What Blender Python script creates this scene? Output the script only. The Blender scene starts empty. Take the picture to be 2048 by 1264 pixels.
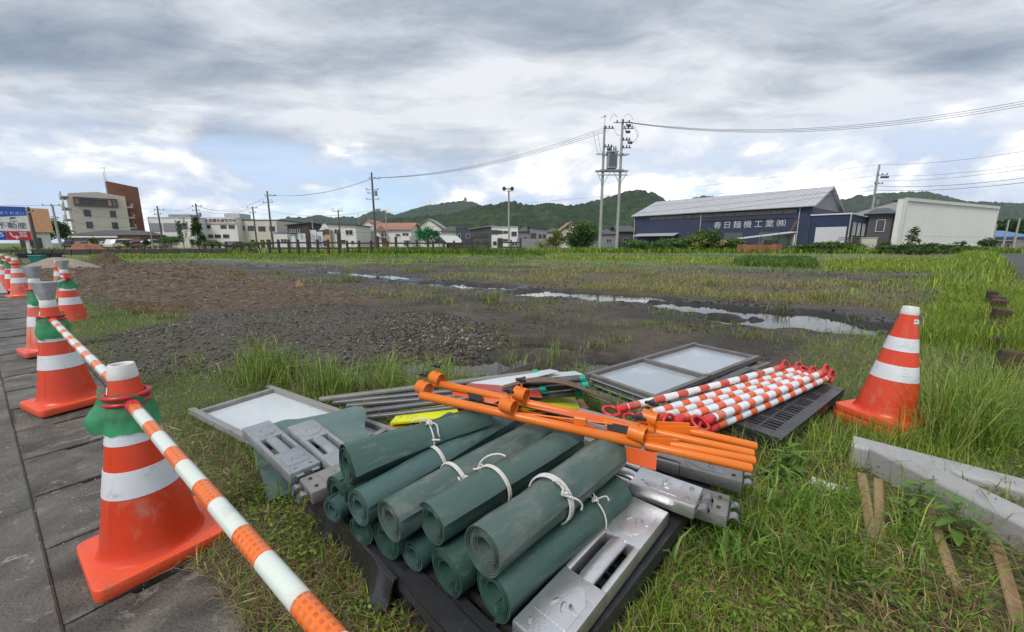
import bpy, bmesh, math, random
import numpy as np
from mathutils import Vector, Matrix, Euler

R = math.radians
SC = bpy.context.scene
COL = SC.collection
rnd = random.Random(11)
rng = np.random.default_rng(11)

# ------------------------------------------------------------------ camera
FPX, HC = 783.0, 1.10                      # focal length in photo pixels (2048 wide), eye height in metres
PITCH = math.atan(146 / 783)
SP, CP = math.sin(PITCH), math.cos(PITCH)
cam_data = bpy.data.cameras.new('camera')
cam_data.sensor_width = 36.0
cam_data.lens = 36.0 * FPX / 2048.0
cam_data.clip_start = 0.02
cam_data.clip_end = 12000
cam = bpy.data.objects.new('camera', cam_data)
cam.location = (0, 0, HC)
cam.rotation_euler = (math.pi / 2 - PITCH, 0, 0)
COL.objects.link(cam)
SC.camera = cam

# ------------------------------------------------------------------ light
SUN_EL, SUN_AZ = R(52), R(215)             # azimuth measured clockwise from +Y: the light comes from behind on the left
sun_data = bpy.data.lights.new('sun', 'SUN')
sun_data.energy = 1.5
sun_data.angle = R(25)
sun_data.color = (1.0, 0.96, 0.90)
sun = bpy.data.objects.new('sun', sun_data)
sd = Vector((math.sin(SUN_AZ) * math.cos(SUN_EL), math.cos(SUN_AZ) * math.cos(SUN_EL), math.sin(SUN_EL)))
sun.rotation_euler = (-sd).to_track_quat('-Z', 'Y').to_euler()
sun.location = (0, 0, 30)
COL.objects.link(sun)

SC.view_settings.view_transform = 'Standard'
SC.view_settings.look = 'None'
SC.view_settings.gamma = 1.0
SC.view_settings.use_curve_mapping = False
SC.view_settings.exposure = 0.74
SC.render.engine = 'CYCLES'
SC.cycles.max_bounces = 6
SC.cycles.diffuse_bounces = 3
SC.cycles.glossy_bounces = 3
SC.cycles.transmission_bounces = 4
SC.cycles.transparent_max_bounces = 6
SC.cycles.volume_bounces = 0
SC.cycles.use_denoising = True
SC.cycles.caustics_reflective = False
SC.cycles.caustics_refractive = False

world = bpy.data.worlds.new('World')
SC.world = world
world.use_nodes = True


class NT:
    """tiny helper round a node tree"""
    def __init__(s, tree):
        s.t = tree
        tree.nodes.clear()

    def n(s, typ, **kw):
        nd = s.t.nodes.new(typ)
        for k, v in kw.items():
            if k.startswith('i_'):
                nd.inputs[k[2:].replace('_', ' ')].default_value = v
            else:
                setattr(nd, k, v)
        return nd

    def l(s, a, b):
        s.t.links.new(a, b)

    def math(s, op, a, b=None, c=None, clamp=False):
        nd = s.t.nodes.new('ShaderNodeMath')
        nd.operation = op
        nd.use_clamp = clamp
        for i, v in enumerate((a, b, c)):
            if v is None:
                continue
            if isinstance(v, (int, float)):
                nd.inputs[i].default_value = v
            else:
                s.l(v, nd.inputs[i])
        return nd.outputs[0]

    def noise(s, vec, scale, detail=5, rough=.55, dist=0.0):
        nd = s.n('ShaderNodeTexNoise')
        nd.inputs['Scale'].default_value = scale
        nd.inputs['Detail'].default_value = detail
        nd.inputs['Roughness'].default_value = rough
        nd.inputs['Distortion'].default_value = dist
        if vec is not None:
            s.l(vec, nd.inputs['Vector'])
        return nd.outputs['Fac']

    def ramp(s, fac, stops, interp='LINEAR'):
        nd = s.n('ShaderNodeValToRGB')
        cr = nd.color_ramp
        cr.interpolation = interp
        while len(cr.elements) < len(stops):
            cr.elements.new(0.5)
        for e, (p, c) in zip(cr.elements, stops):
            e.position = p
            e.color = (c, c, c, 1) if isinstance(c, (int, float)) else (*c[:3], 1)
        s.l(fac, nd.inputs[0])
        return nd.outputs[0]

    def mix(s, fac, a, b, blend='MIX'):
        nd = s.n('ShaderNodeMix', data_type='RGBA', blend_type=blend)
        for sock, v in ((nd.inputs[0], fac), (nd.inputs[6], a), (nd.inputs[7], b)):
            if isinstance(v, (int, float)):
                sock.default_value = v
            elif isinstance(v, (tuple, list)):
                sock.default_value = (*v[:3], 1)
            else:
                s.l(v, sock)
        return nd.outputs[2]


def sky_world():
    w = NT(world.node_tree)
    out = w.n('ShaderNodeOutputWorld')
    bg = w.n('ShaderNodeBackground')
    sky = w.n('ShaderNodeTexSky', sky_type='NISHITA', sun_disc=False)
    sky.sun_elevation = SUN_EL
    sky.sun_rotation = SUN_AZ
    sky.altitude = 20
    skyc = w.mix(1.0, sky.outputs[0], (0.10, 0.10, 0.10), 'MULTIPLY')
    tc = w.n('ShaderNodeTexCoord')
    sep = w.n('ShaderNodeSeparateXYZ')
    w.l(tc.outputs['Generated'], sep.inputs[0])
    z = w.math('MAXIMUM', sep.outputs[2], 0.0)
    # flat cloud deck seen from below: direction projected on a plane overhead
    zz = w.math('ADD', z, 0.10)
    px = w.math('DIVIDE', sep.outputs[0], zz)
    py = w.math('DIVIDE', sep.outputs[1], zz)
    comb = w.n('ShaderNodeCombineXYZ')
    w.l(px, comb.inputs[0]); w.l(py, comb.inputs[1])
    mp = w.n('ShaderNodeMapping')
    mp.inputs['Rotation'].default_value = (0, 0, R(28))
    mp.inputs['Scale'].default_value = (0.55, 1.0, 1.0)
    mp.inputs['Location'].default_value = (3.3, 1.7, 0.4)
    w.l(comb.outputs[0], mp.inputs[0])
    v = mp.outputs[0]
    big = w.noise(v, 0.62, 3, .5, .5)
    mid = w.noise(v, 1.35, 6, .55, .3)
    fin = w.noise(v, 3.1, 9, .66, .45)
    t = w.math('ADD', w.math('MULTIPLY', big, 0.72), w.math('ADD', w.math('MULTIPLY', mid, 0.32), w.math('MULTIPLY', fin, 0.30)))
    deck = w.ramp(t, [(0.485, (0.098, 0.136, 0.192)), (0.565, (0.165, 0.206, 0.266)), (0.640, (0.290, 0.322, 0.370)), (0.745, (0.54, 0.555, 0.585))])
    # low down the deck is thin and far away: brighter heaps of cloud with blue between
    cmb2 = w.n('ShaderNodeCombineXYZ')
    w.l(sep.outputs[0], cmb2.inputs[0]); w.l(sep.outputs[1], cmb2.inputs[1])
    w.l(w.math('MULTIPLY', sep.outputs[2], 2.2), cmb2.inputs[2])
    hz = w.noise(cmb2.outputs[0], 4.2, 8, .58, .25)
    heap = w.ramp(hz, [(0.36, (0.40, 0.52, 0.70)), (0.45, (0.42, 0.49, 0.61)), (0.52, (0.62, 0.65, 0.70)), (0.59, (1.05, 1.04, 1.02))])
    gap = w.ramp(w.noise(cmb2.outputs[0], 2.6, 5, .55, .2), [(0.53, 0.0), (0.62, 1.0)])
    blue = w.mix(0.35, skyc, (0.36, 0.62, 0.92))
    heap = w.mix(w.math('MULTIPLY', gap, 0.75), heap, blue)
    wob = w.math('ADD', z, w.math('MULTIPLY', w.math('SUBTRACT', mid, 0.5), 0.22))
    low = w.ramp(wob, [(0.11, 1.0), (0.29, 0.0)], 'EASE')
    col = w.mix(low, deck, heap)
    w.l(col, bg.inputs[0])
    bg.inputs[1].default_value = 1.0
    w.l(bg.outputs[0], out.inputs[0])


sky_world()


# ------------------------------------------------------------------ pixels <-> places (used to read positions off the photograph)
def G(x, y, z=0.0):
    u, v = x - 1024, y - 632
    t = (HC - z) / (FPX * SP + v * CP)
    return Vector((u * t, (FPX * CP - v * SP) * t, z))


def DP(x, y, Y):
    u, v = x - 1024, y - 632
    t = Y / (FPX * CP - v * SP)
    return Vector((u * t, Y, HC - (FPX * SP + v * CP) * t))


# ------------------------------------------------------------------ mesh helpers
class MB:
    def __init__(s):
        s.v, s.f = [], []

    def add(s, verts, faces, M=None):
        b = len(s.v)
        if M is not None:
            verts = [M @ Vector(p) for p in verts]
        s.v.extend(tuple(p) for p in verts)
        s.f.extend(tuple(b + i for i in f) for f in faces)
        return s

    def box(s, c, d, rz=0.0, M=None):
        x, y, z = d[0] / 2, d[1] / 2, d[2] / 2
        vs = [(-x, -y, -z), (x, -y, -z), (x, y, -z), (-x, y, -z), (-x, -y, z), (x, -y, z), (x, y, z), (-x, y, z)]
        m = Matrix.Translation(c) @ Matrix.Rotation(rz, 4, 'Z')
        if M is not None:
            m = M @ m
        return s.add(vs, [(3, 2, 1, 0), (4, 5, 6, 7), (0, 1, 5, 4), (1, 2, 6, 5), (2, 3, 7, 6), (3, 0, 4, 7)], m)

    def rod(s, p0, p1, r0, r1=None, n=12, caps=True):
        r1 = r0 if r1 is None else r1
        p0, p1 = Vector(p0), Vector(p1)
        q = (p1 - p0).to_track_quat('Z', 'Y')
        vs, fs = [], []
        for p, r in ((p0, r0), (p1, r1)):
            for i in range(n):
                a = 2 * math.pi * i / n
                vs.append(p + q @ Vector((r * math.cos(a), r * math.sin(a), 0)))
        for i in range(n):
            j = (i + 1) % n
            fs.append((i, j, n + j, n + i))
        if caps:
            fs.append(tuple(range(n - 1, -1, -1)))
            fs.append(tuple(range(n, 2 * n)))
        return s.add(vs, fs)

    def beam(s, p0, p1, w, h, up=(0, 0, 1)):
        """rectangular bar between two points, w across and h along 'up'"""
        p0, p1 = Vector(p0), Vector(p1)
        d = (p1 - p0).normalized()
        a = d.cross(Vector(up)).normalized()
        b = a.cross(d).normalized()
        vs = []
        for p in (p0, p1):
            for i, j in ((-1, -1), (1, -1), (1, 1), (-1, 1)):
                vs.append(p + a * (i * w / 2) + b * (j * h / 2))
        return s.add(vs, [(0, 1, 2, 3), (7, 6, 5, 4), (0, 4, 5, 1), (1, 5, 6, 2), (2, 6, 7, 3), (3, 7, 4, 0)])

    def tube(s, pts, r, n=8, caps=True, closed=False):
        pts = [Vector(p) for p in pts]
        m = len(pts)
        vs, fs = [], []
        prev = None
        for k, p in enumerate(pts):
            if closed:
                d = (pts[(k + 1) % m] - pts[k - 1]).normalized()
            else:
                d = (pts[min(k + 1, m - 1)] - pts[max(k - 1, 0)]).normalized()
            if prev is None:
                ref = Vector((0, 0, 1)) if abs(d.z) < .9 else Vector((1, 0, 0))
                a = d.cross(ref).normalized()
            else:
                a = (prev - d * prev.dot(d)).normalized()
            prev = a
            b = d.cross(a)
            rr = r[k] if isinstance(r, (list, tuple)) else r
            for i in range(n):
                t = 2 * math.pi * i / n
                vs.append(p + (a * math.cos(t) + b * math.sin(t)) * rr)
        for k in range(m if closed else m - 1):
            k2 = (k + 1) % m
            for i in range(n):
                j = (i + 1) % n
                fs.append((k * n + i, k * n + j, k2 * n + j, k2 * n + i))
        if caps and not closed:
            fs.append(tuple(range(n - 1, -1, -1)))
            fs.append(tuple((m - 1) * n + i for i in range(n)))
        return s.add(vs, fs)

    def lathe(s, prof, n=32, M=None, wob=None):
        vs, fs = [], []
        for k, (r, z) in enumerate(prof):
            for i in range(n):
                a = 2 * math.pi * i / n
                rr, zz = (r, z) if wob is None else wob(r, z, a)
                vs.append((rr * math.cos(a), rr * math.sin(a), zz))
        for k in range(len(prof) - 1):
            for i in range(n):
                j = (i + 1) % n
                fs.append((k * n + i, k * n + j, (k + 1) * n + j, (k + 1) * n + i))
        return s.add(vs, fs, M)

    def prism(s, poly, z0, z1, M=None):
        n = len(poly)
        vs = [(x, y, z0) for x, y in poly] + [(x, y, z1) for x, y in poly]
        fs = [tuple(range(n - 1, -1, -1)), tuple(range(n, 2 * n))]
        fs += [(i, (i + 1) % n, n + (i + 1) % n, n + i) for i in range(n)]
        return s.add(vs, fs, M)

    def mesh(s, name, bevel=0.0, seg=1, smooth=None):
        me = bpy.data.meshes.new(name)
        me.from_pydata(s.v, [], s.f)
        if bevel:
            bm = bmesh.new()
            bm.from_mesh(me)
            bmesh.ops.remove_doubles(bm, verts=bm.verts, dist=1e-6)
            bmesh.ops.recalc_face_normals(bm, faces=bm.faces)
            es = [e for e in bm.edges if len(e.link_faces) == 2 and e.calc_face_angle(0) > R(28)]
            bmesh.ops.bevel(bm, geom=es, offset=bevel, segments=seg, profile=.5, affect='EDGES', clamp_overlap=True)
            bm.to_mesh(me)
            bm.free()
        if smooth:
            me.polygons.foreach_set('use_smooth', [True] * len(me.polygons))
            me.set_sharp_from_angle(angle=R(smooth))
        me.update()
        return me

    def build(s, name, mat, parent=None, bevel=0.0, seg=1, smooth=None, loc=None, rot=None):
        return ob(name, s.mesh(name, bevel, seg, smooth), mat, parent, loc, rot)


def ob(name, me, mat, parent=None, loc=None, rot=None):
    o = bpy.data.objects.new(name, me)
    if mat is not None and me is not None and not me.materials:
        me.materials.append(mat)
    COL.objects.link(o)
    if parent is not None:
        o.parent = parent
    if loc is not None:
        o.location = loc
    if rot is not None:
        o.rotation_euler = rot
    return o


def tag(o, label, cat, group=None):
    o['label'] = label
    o['category'] = cat
    if group:
        o['group'] = group
    return o


def kind(o, k):
    o['kind'] = k
    return o


def thing(name, label, cat, loc=(0, 0, 0), rz=0.0, group=None, rot=None):
    o = bpy.data.objects.new(name, None)
    o.empty_display_size = 0.1
    COL.objects.link(o)
    o.location = loc
    o.rotation_euler = rot if rot is not None else (0, 0, rz)
    return tag(o, label, cat, group)


KIDS = {}


def dup(root, label, loc=None, rz=None, group=None, rot=None):
    """copy of a thing with copies of its parts and sub-parts (mesh data shared)"""
    def kids(o):
        return [c for c in COL.objects if c.parent == o]
    r = root.copy()
    COL.objects.link(r)
    for ch in kids(root):
        c = ch.copy()
        COL.objects.link(c)
        c.parent = r
        for g in kids(ch):
            d = g.copy()
            COL.objects.link(d)
            d.parent = c
    if loc is not None:
        r.location = loc
    if rz is not None:
        r.rotation_euler = (0, 0, rz)
    if rot is not None:
        r.rotation_euler = rot
    r['label'] = label
    if group:
        r['group'] = group
    return r


# ------------------------------------------------------------------ materials
MATS = {}


def mat(name, c, c2=None, scale=6.0, rough=.55, rvar=.12, bump=0.0, bscale=60.0, metal=0.0, dirt=None, damount=(.55, .7), dscale=5.0,
        spec=.5, coat=0.0, stretch=None, detail=6, trans=0.0, drops=False, clear=0.0):
    if name in MATS:
        return MATS[name]
    m = bpy.data.materials.new(name)
    m.use_nodes = True
    t = NT(m.node_tree)
    out = t.n('ShaderNodeOutputMaterial')
    p = t.n('ShaderNodeBsdfPrincipled')
    tc = t.n('ShaderNodeTexCoord')
    oi = t.n('ShaderNodeObjectInfo')
    va = t.n('ShaderNodeVectorMath', operation='ADD')
    sc = t.n('ShaderNodeVectorMath', operation='SCALE')
    cx = t.n('ShaderNodeCombineXYZ')
    for i in range(3):
        t.l(oi.outputs['Random'], cx.inputs[i])
    t.l(cx.outputs[0], sc.inputs[0]); sc.inputs['Scale'].default_value = 37.0
    t.l(tc.outputs['Object'], va.inputs[0]); t.l(sc.outputs[0], va.inputs[1])
    vec = va.outputs[0]
    if stretch:
        mp = t.n('ShaderNodeMapping')
        mp.inputs['Scale'].default_value = stretch
        t.l(vec, mp.inputs[0])
        vec = mp.outputs[0]
    c2 = c2 or tuple(x * .78 for x in c)
    n1 = t.noise(vec, scale, detail, .6, .3)
    col = t.mix(t.ramp(n1, [(.35, 0.0), (.68, 1.0)]), c, c2)
    rf = t.math('ADD', rough - rvar * .5, t.math('MULTIPLY', t.noise(vec, scale * 2.3, 4), rvar))
    if dirt:
        dn = t.noise(vec, dscale, 9, .68, .4)
        df = t.ramp(dn, [(damount[0], 0.0), (damount[1], 1.0)])
        col = t.mix(df, col, dirt)
        rf = t.math('ADD', rf, t.math('MULTIPLY', df, .2), clamp=True)
    if drops:   # wet plastic: beads of rain water, smooth and clear
        vo = t.n('ShaderNodeTexVoronoi', feature='F1')
        vo.inputs['Scale'].default_value = 95.0
        t.l(vec, vo.inputs['Vector'])
        dm = t.ramp(vo.outputs['Distance'], [(.12, 1.0), (.30, 0.0)])
        keep = t.ramp(t.noise(vec, 16, 3), [(.50, 0.0), (.60, 1.0)])
        dr = t.math('MULTIPLY', dm, keep)
    t.l(col, p.inputs['Base Color'])
    t.l(rf, p.inputs['Roughness'])
    p.inputs['Metallic'].default_value = metal
    p.inputs['Specular IOR Level'].default_value = spec
    if coat:
        p.inputs['Coat Weight'].default_value = coat
        p.inputs['Coat Roughness'].default_value = .12
    if bump:
        b = t.n('ShaderNodeBump')
        b.inputs['Strength'].default_value = min(1.0, bump)
        b.inputs['Distance'].default_value = .01
        h = t.noise(vec, bscale, 6, .6)
        if drops:
            h = t.math('ADD', t.math('MULTIPLY', h, .4), dr)
        t.l(h, b.inputs['Height'])
        t.l(b.outputs[0], p.inputs['Normal'])
    if trans:
        tr = t.n('ShaderNodeBsdfTranslucent')
        t.l(col, tr.inputs[0])
        mx = t.n('ShaderNodeMixShader')
        mx.inputs[0].default_value = trans
        t.l(p.outputs[0], mx.inputs[1]); t.l(tr.outputs[0], mx.inputs[2])
        sh = mx.outputs[0]
        if clear:
            tp = t.n('ShaderNodeBsdfTransparent')
            t.l(t.mix(.5, col, (1, 1, 1)), tp.inputs[0])
            m2 = t.n('ShaderNodeMixShader'); m2.inputs[0].default_value = clear
            t.l(sh, m2.inputs[1]); t.l(tp.outputs[0], m2.inputs[2])
            sh = m2.outputs[0]
        t.l(sh, out.inputs[0])
    else:
        t.l(p.outputs[0], out.inputs[0])
    MATS[name] = m
    return m


# ------------------------------------------------------------------ numpy noise
def _hash(ix, iy, seed):
    h = (ix.astype(np.int64) * 374761393 + iy.astype(np.int64) * 668265263 + seed * 974711) & 0x7fffffff
    h = ((h ^ (h >> 13)) * 1274126177) & 0x7fffffff
    h = h ^ (h >> 16)
    return (h & 0xffff) / 65535.0


def vnoise(x, y, seed=0):
    ix, iy = np.floor(x), np.floor(y)
    fx, fy = x - ix, y - iy
    fx = fx * fx * (3 - 2 * fx); fy = fy * fy * (3 - 2 * fy)
    a = _hash(ix, iy, seed); b = _hash(ix + 1, iy, seed)
    c = _hash(ix, iy + 1, seed); d = _hash(ix + 1, iy + 1, seed)
    return (a * (1 - fx) + b * fx) * (1 - fy) + (c * (1 - fx) + d * fx) * fy


def fbm(x, y, seed=0, octv=4, gain=.5):
    s, a, tot = 0.0, 1.0, 0.0
    for i in range(octv):
        s = s + a * vnoise(x * 2 ** i + 17.3 * i, y * 2 ** i - 9.1 * i, seed + i)
        tot += a
        a *= gain
    return s / tot


def sst(a, b, x):
    t = np.clip((x - a) / (b - a), 0, 1)
    return t * t * (3 - 2 * t)


def inpoly(x, y, poly, soft=.3):
    """soft mask: 1 inside the polygon, falling to 0 over 'soft' metres outside"""
    x = np.asarray(x, float); y = np.asarray(y, float)
    ins = np.zeros(x.shape, bool)
    dmin = np.full(x.shape, 1e9)
    n = len(poly)
    for i in range(n):
        x0, y0 = poly[i]; x1, y1 = poly[(i + 1) % n]
        cond = ((y0 > y) != (y1 > y))
        xi = (x1 - x0) * (y - y0) / ((y1 - y0) if y1 != y0 else 1e-9) + x0
        ins ^= cond & (x < xi)
        dx, dy = x1 - x0, y1 - y0
        t = np.clip(((x - x0) * dx + (y - y0) * dy) / (dx * dx + dy * dy), 0, 1)
        dmin = np.minimum(dmin, np.hypot(x - x0 - t * dx, y - y0 - t * dy))
    return np.where(ins, 1.0, np.clip(1 - dmin / soft, 0, 1)), np.where(ins, dmin, -dmin)

# ================================================================== THE GROUND
UX, UY = -0.8069, 0.5907          # direction of the gutter, away from the camera
NX, NY = 0.5907, 0.8069           # across it, towards the field
AX, AY = -1.291, 1.235            # foot of the nearest cone
LID = 0.46                        # the gutter lids reach from s = 0 to here
P0X, P0Y = 3.845, 2.933           # nearest stump of the row on the verge
WX, WY = 0.760, 0.650             # direction of that row


def st(x, y):
    return NX * x + NY * y, UX * (x - AX) + UY * (y - AY)


def at_st(s, t, z=0.0):
    """point with gutter coordinates s (across), t (along)"""
    s0 = NX * AX + NY * AY
    return Vector((AX + UX * t + NX * (s - s0), AY + UY * t + NY * (s - s0), z))


def verge_d(x, y):
    return WY * (x - P0X) - WX * (y - P0Y)      # > 0 is the road side of the stumps


GRAVEL = [(-4.6, 4.1), (-2.9, 2.95), (-2.1, 3.15), (-.75, 3.75), (-.22, 4.35), (-.9, 5.5), (-3.0, 6.3), (-4.4, 5.0)]
STRAW = [(-9.2, 7.7), (-20, 17.4), (-17.0, 20.5), (-8.0, 12.2), (-4.4, 8.8), (-2.9, 7.4), (-3.3, 6.5), (-5.6, 5.9)]
TRACK = [(-22, 26), (-13.5, 20.3), (-5.9, 14.2), (-1.9, 10.3), (1.2, 8.3), (3.2, 6.9), (4.6, 5.6), (5.4, 4.7)]
TRACK2 = [(-10, 31), (-3, 24.5), (4, 20), (10, 16), (15, 13)]
POOLS = [(-14.4, 21.0, -11.4, 19.4, .40), (-7.6, 15.6, -3.2, 12.2, .40), (-2.4, 10.7, -.2, 9.65, .34), (.3, 8.75, 2.6, 7.85, .44),
         (1.6, 7.6, 3.3, 6.75, .24), (3.0, 6.5, 4.5, 5.7, .40), (3.0, 5.55, 4.3, 5.0, .32), (4.3, 5.5, 5.2, 4.7, .28), (3.9, 4.8, 4.6, 4.55, .16),
         (-.92, 3.22, -.15, 3.50, .46), (.08, 4.10, .62, 4.02, .17), (.35, 3.22, .95, 3.35, .26), (-9.9, 17.3, -8.9, 16.5, .12)]


def seg_d(x, y, x0, y0, x1, y1):
    dx, dy = x1 - x0, y1 - y0
    t = np.clip(((x - x0) * dx + (y - y0) * dy) / (dx * dx + dy * dy), 0, 1)
    return np.hypot(x - x0 - t * dx, y - y0 - t * dy)


def line_d(x, y, pts):
    d = np.full(np.shape(x), 1e9)
    for a, b in zip(pts, pts[1:]):
        d = np.minimum(d, seg_d(x, y, *a, *b))
    return d


def lift(x, y):
    s, t = st(x, y)
    return .018 * np.clip(t, 0, 14) * (1 - sst(1.2, 5.5, s))


def masks(x, y):
    x = np.asarray(x, float); y = np.asarray(y, float)
    s, t = st(x, y)
    n1 = fbm(x * .9, y * .9, 5, 4) - .5
    n2 = fbm(x * 2.7, y * 2.7, 9, 4) - .5
    xw, yw = x + n1 * .9 + n2 * .25, y + n2 * .5 - n1 * .5
    gr, gd = inpoly(xw, yw, GRAVEL, .25)
    sw, sdist = inpoly(xw, yw, STRAW, .6)
    tr = 1 - sst(.45, 1.25, line_d(xw, yw, TRACK) + n1 * .5)
    tr2 = .9 * (1 - sst(.5, 1.6, line_d(xw, yw, TRACK2) + n1 * .8))
    pool = np.full(x.shape, -9.0)
    for q in POOLS:
        pool = np.maximum(pool, 1 - seg_d(x, y, *q[:4]) / (q[4] * (1 + .0 * x)))
    pool = pool + n2 * 2.0 + n1 * 1.1 + .12
    vd = verge_d(x, y)
    edge = vd + n1 * 2.2 + n2 * .6
    verge = sst(-1.35, -.55, edge + .25 * (y < 4))
    d = np.hypot(x, y)
    near = 1 - sst(2.55, 3.0, y + n2 * .5 - .10 * np.abs(x + .9) + .28 * np.maximum(x, 0))
    left = (1 - sst(.9, 1.9, s + n1 * 1.0)) * sst(-30, 0, -t + 26)
    # fields farther out: strips of weeds, with bare wet soil between
    far = sst(15.5, 19, y + .22 * x + n1 * 4)
    strip = fbm(x * .05, (y + .25 * x) * .33, 31, 3)
    far = far * sst(.42, .54, strip + n2 * .30 + .16 * sst(27, 34, y))
    green = np.maximum.reduce([near, left, verge, far])
    green = green * (1 - tr * .9) * (1 - tr2 * .75) * (1 - gr * .95) * (1 - sw * .92)
    side = sst(.6, .9, vd + n2 * .4) * sst(12.3, 13.5, WX * (x - P0X) + WY * (y - P0Y)) * (1 - sst(5.0, 5.4, vd))
    green = green * (1 - side)
    olive = inpoly(xw, yw, [(-1.5, 13.5), (1.0, 10), (4.5, 7.8), (7.0, 6.3), (8.5, 8.5), (9, 13), (3, 17)], 1.0)[0] * .8
    wet = np.clip(tr + tr2 * .8 + sst(-.9, .2, pool) * .6, 0, 1)
    return dict(s=s, t=t, gravel=gr, gd=gd, straw=sw, track=tr, wet=wet, pool=pool, verge=verge, near=near, left=left, far=far,
                green=np.clip(green, 0, 1), olive=olive * (1 - tr) * (1 - tr2), n1=n1, n2=n2, vd=vd, dist=d)


def height(x, y, m=None):
    x = np.asarray(x, float); y = np.asarray(y, float)
    m = m or masks(x, y)
    calm = 1 - .75 * m['near'] - 0 * x
    h = (.045 * fbm(x * 1.4, y * 1.4, 2, 4) + .022 * fbm(x * 7, y * 7, 3, 3)) * calm + .004
    h += m['track'] * (.05 * fbm(x * 3.3 + y * 2, y * 3.3 - x, 21, 4) - .02)
    lump = fbm(x * 1.1 + 4, y * 1.1, 77, 3)
    h += np.clip(m['gd'], 0, .8) / .8 * .07 * (.35 + lump) * m['gravel']
    h += .05 * m['straw'] * fbm(x * .8, y * .8, 55, 3)
    h += .07 * m['verge'] * sst(-1.6, .4, m['vd'])
    pp = sst(-.35, .35, m['pool'])
    h = h * (1 - pp) - .055 * pp
    h = np.where(m['pool'] < -.5, np.maximum(h, .0), h)
    h += lift(x, y)
    # room for the gutter, its lids and the road
    h = h * sst(LID - .02, LID + .06, m['s']) - .14 * (1 - sst(LID - .02, LID + .03, m['s']))
    # far away the land is flat and a little lower
    h = h * (1 - sst(30, 60, y)) - .0 * x
    return h


def graded(fine0, fine1, step, lo, hi, g):
    a = list(np.arange(fine0, fine1 + 1e-6, step))
    s, x = step, a[-1]
    while x < hi:
        s *= g; x += s; a.append(x)
    s, x = step, a[0]
    pre = []
    while x > lo:
        s *= g; x -= s; pre.append(x)
    return np.array(pre[::-1] + a)


def ground_mat():
    m = bpy.data.materials.new('field_soil')
    m.use_nodes = True
    t = NT(m.node_tree)
    out = t.n('ShaderNodeOutputMaterial')
    p = t.n('ShaderNodeBsdfPrincipled')
    geo = t.n('ShaderNodeNewGeometry')
    pos = geo.outputs['Position']

    def att(n):
        return t.n('ShaderNodeAttribute', attribute_name=n).outputs['Fac']
    n_big = t.noise(pos, 1.7, 6, .6, .4)
    n_mid = t.noise(pos, 9, 7, .62, .3)
    n_fin = t.noise(pos, 48, 6, .65)
    soil = t.ramp(n_mid, [(.30, (.025, .0170, .012)), (.5, (.055, .039, .028)), (.70, (.100, .073, .052))])
    soil = t.mix(t.ramp(n_big, [(.38, 0.0), (.60, .75)]), soil, (.092, .070, .050))
    soil = t.mix(t.ramp(t.noise(pos, .55, 5, .6, .6), [(.47, 0.0), (.58, .8)]), soil, (.024, .019, .016))
    gravel = t.ramp(n_fin, [(.30, (.030, .024, .019)), (.5, (.070, .058, .047)), (.72, (.14, .120, .10))])
    straw = t.ramp(n_fin, [(.32, (.062, .041, .027)), (.5, (.115, .078, .052)), (.70, (.20, .145, .10))])
    mud = t.ramp(n_mid, [(.35, (.007, .006, .0055)), (.65, (.022, .018, .016))])
    grn = t.ramp(n_fin, [(.30, (.030, .036, .012)), (.5, (.075, .095, .026)), (.70, (.15, .16, .05))])
    far = t.ramp(t.noise(pos, 1.1, 8, .7), [(.30, (.05, .075, .018)), (.5, (.11, .15, .035)), (.70, (.19, .20, .065))])
    sepp = t.n('ShaderNodeSeparateXYZ'); t.l(pos, sepp.inputs[0])
    farf = t.ramp(t.math('DIVIDE', sepp.outputs[1], 60.0), [(.15, 0.0), (.40, 1.0)])
    grn = t.mix(farf, grn, far)
    oliv = t.ramp(n_fin, [(.30, (.045, .035, .020)), (.55, (.105, .085, .042)), (.72, (.19, .155, .085))])
    col = t.mix(att('m_wet'), soil, mud)
    col = t.mix(att('m_olive'), col, oliv)
    col = t.mix(att('m_straw'), col, straw)
    col = t.mix(att('m_gravel'), col, gravel)
    col = t.mix(att('m_green'), col, grn)
    t.l(col, p.inputs['Base Color'])
    wetn = t.math('MULTIPLY', att('m_wet'), t.ramp(n_big, [(.4, .55), (.6, 1.0)]))
    ro = t.math('SUBTRACT', .82, t.math('MULTIPLY', wetn, .42))
    t.l(t.math('SUBTRACT', ro, t.math('MULTIPLY', n_mid, .12)), p.inputs['Roughness'])
    b = t.n('ShaderNodeBump')
    b.inputs['Strength'].default_value = .9
    b.inputs['Distance'].default_value = .035
    t.l(t.math('ADD', t.math('MULTIPLY', n_mid, .6), t.math('MULTIPLY', n_fin, .5)), b.inputs['Height'])
    t.l(b.outputs[0], p.inputs['Normal'])
    t.l(p.outputs[0], out.inputs[0])
    return m


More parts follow.
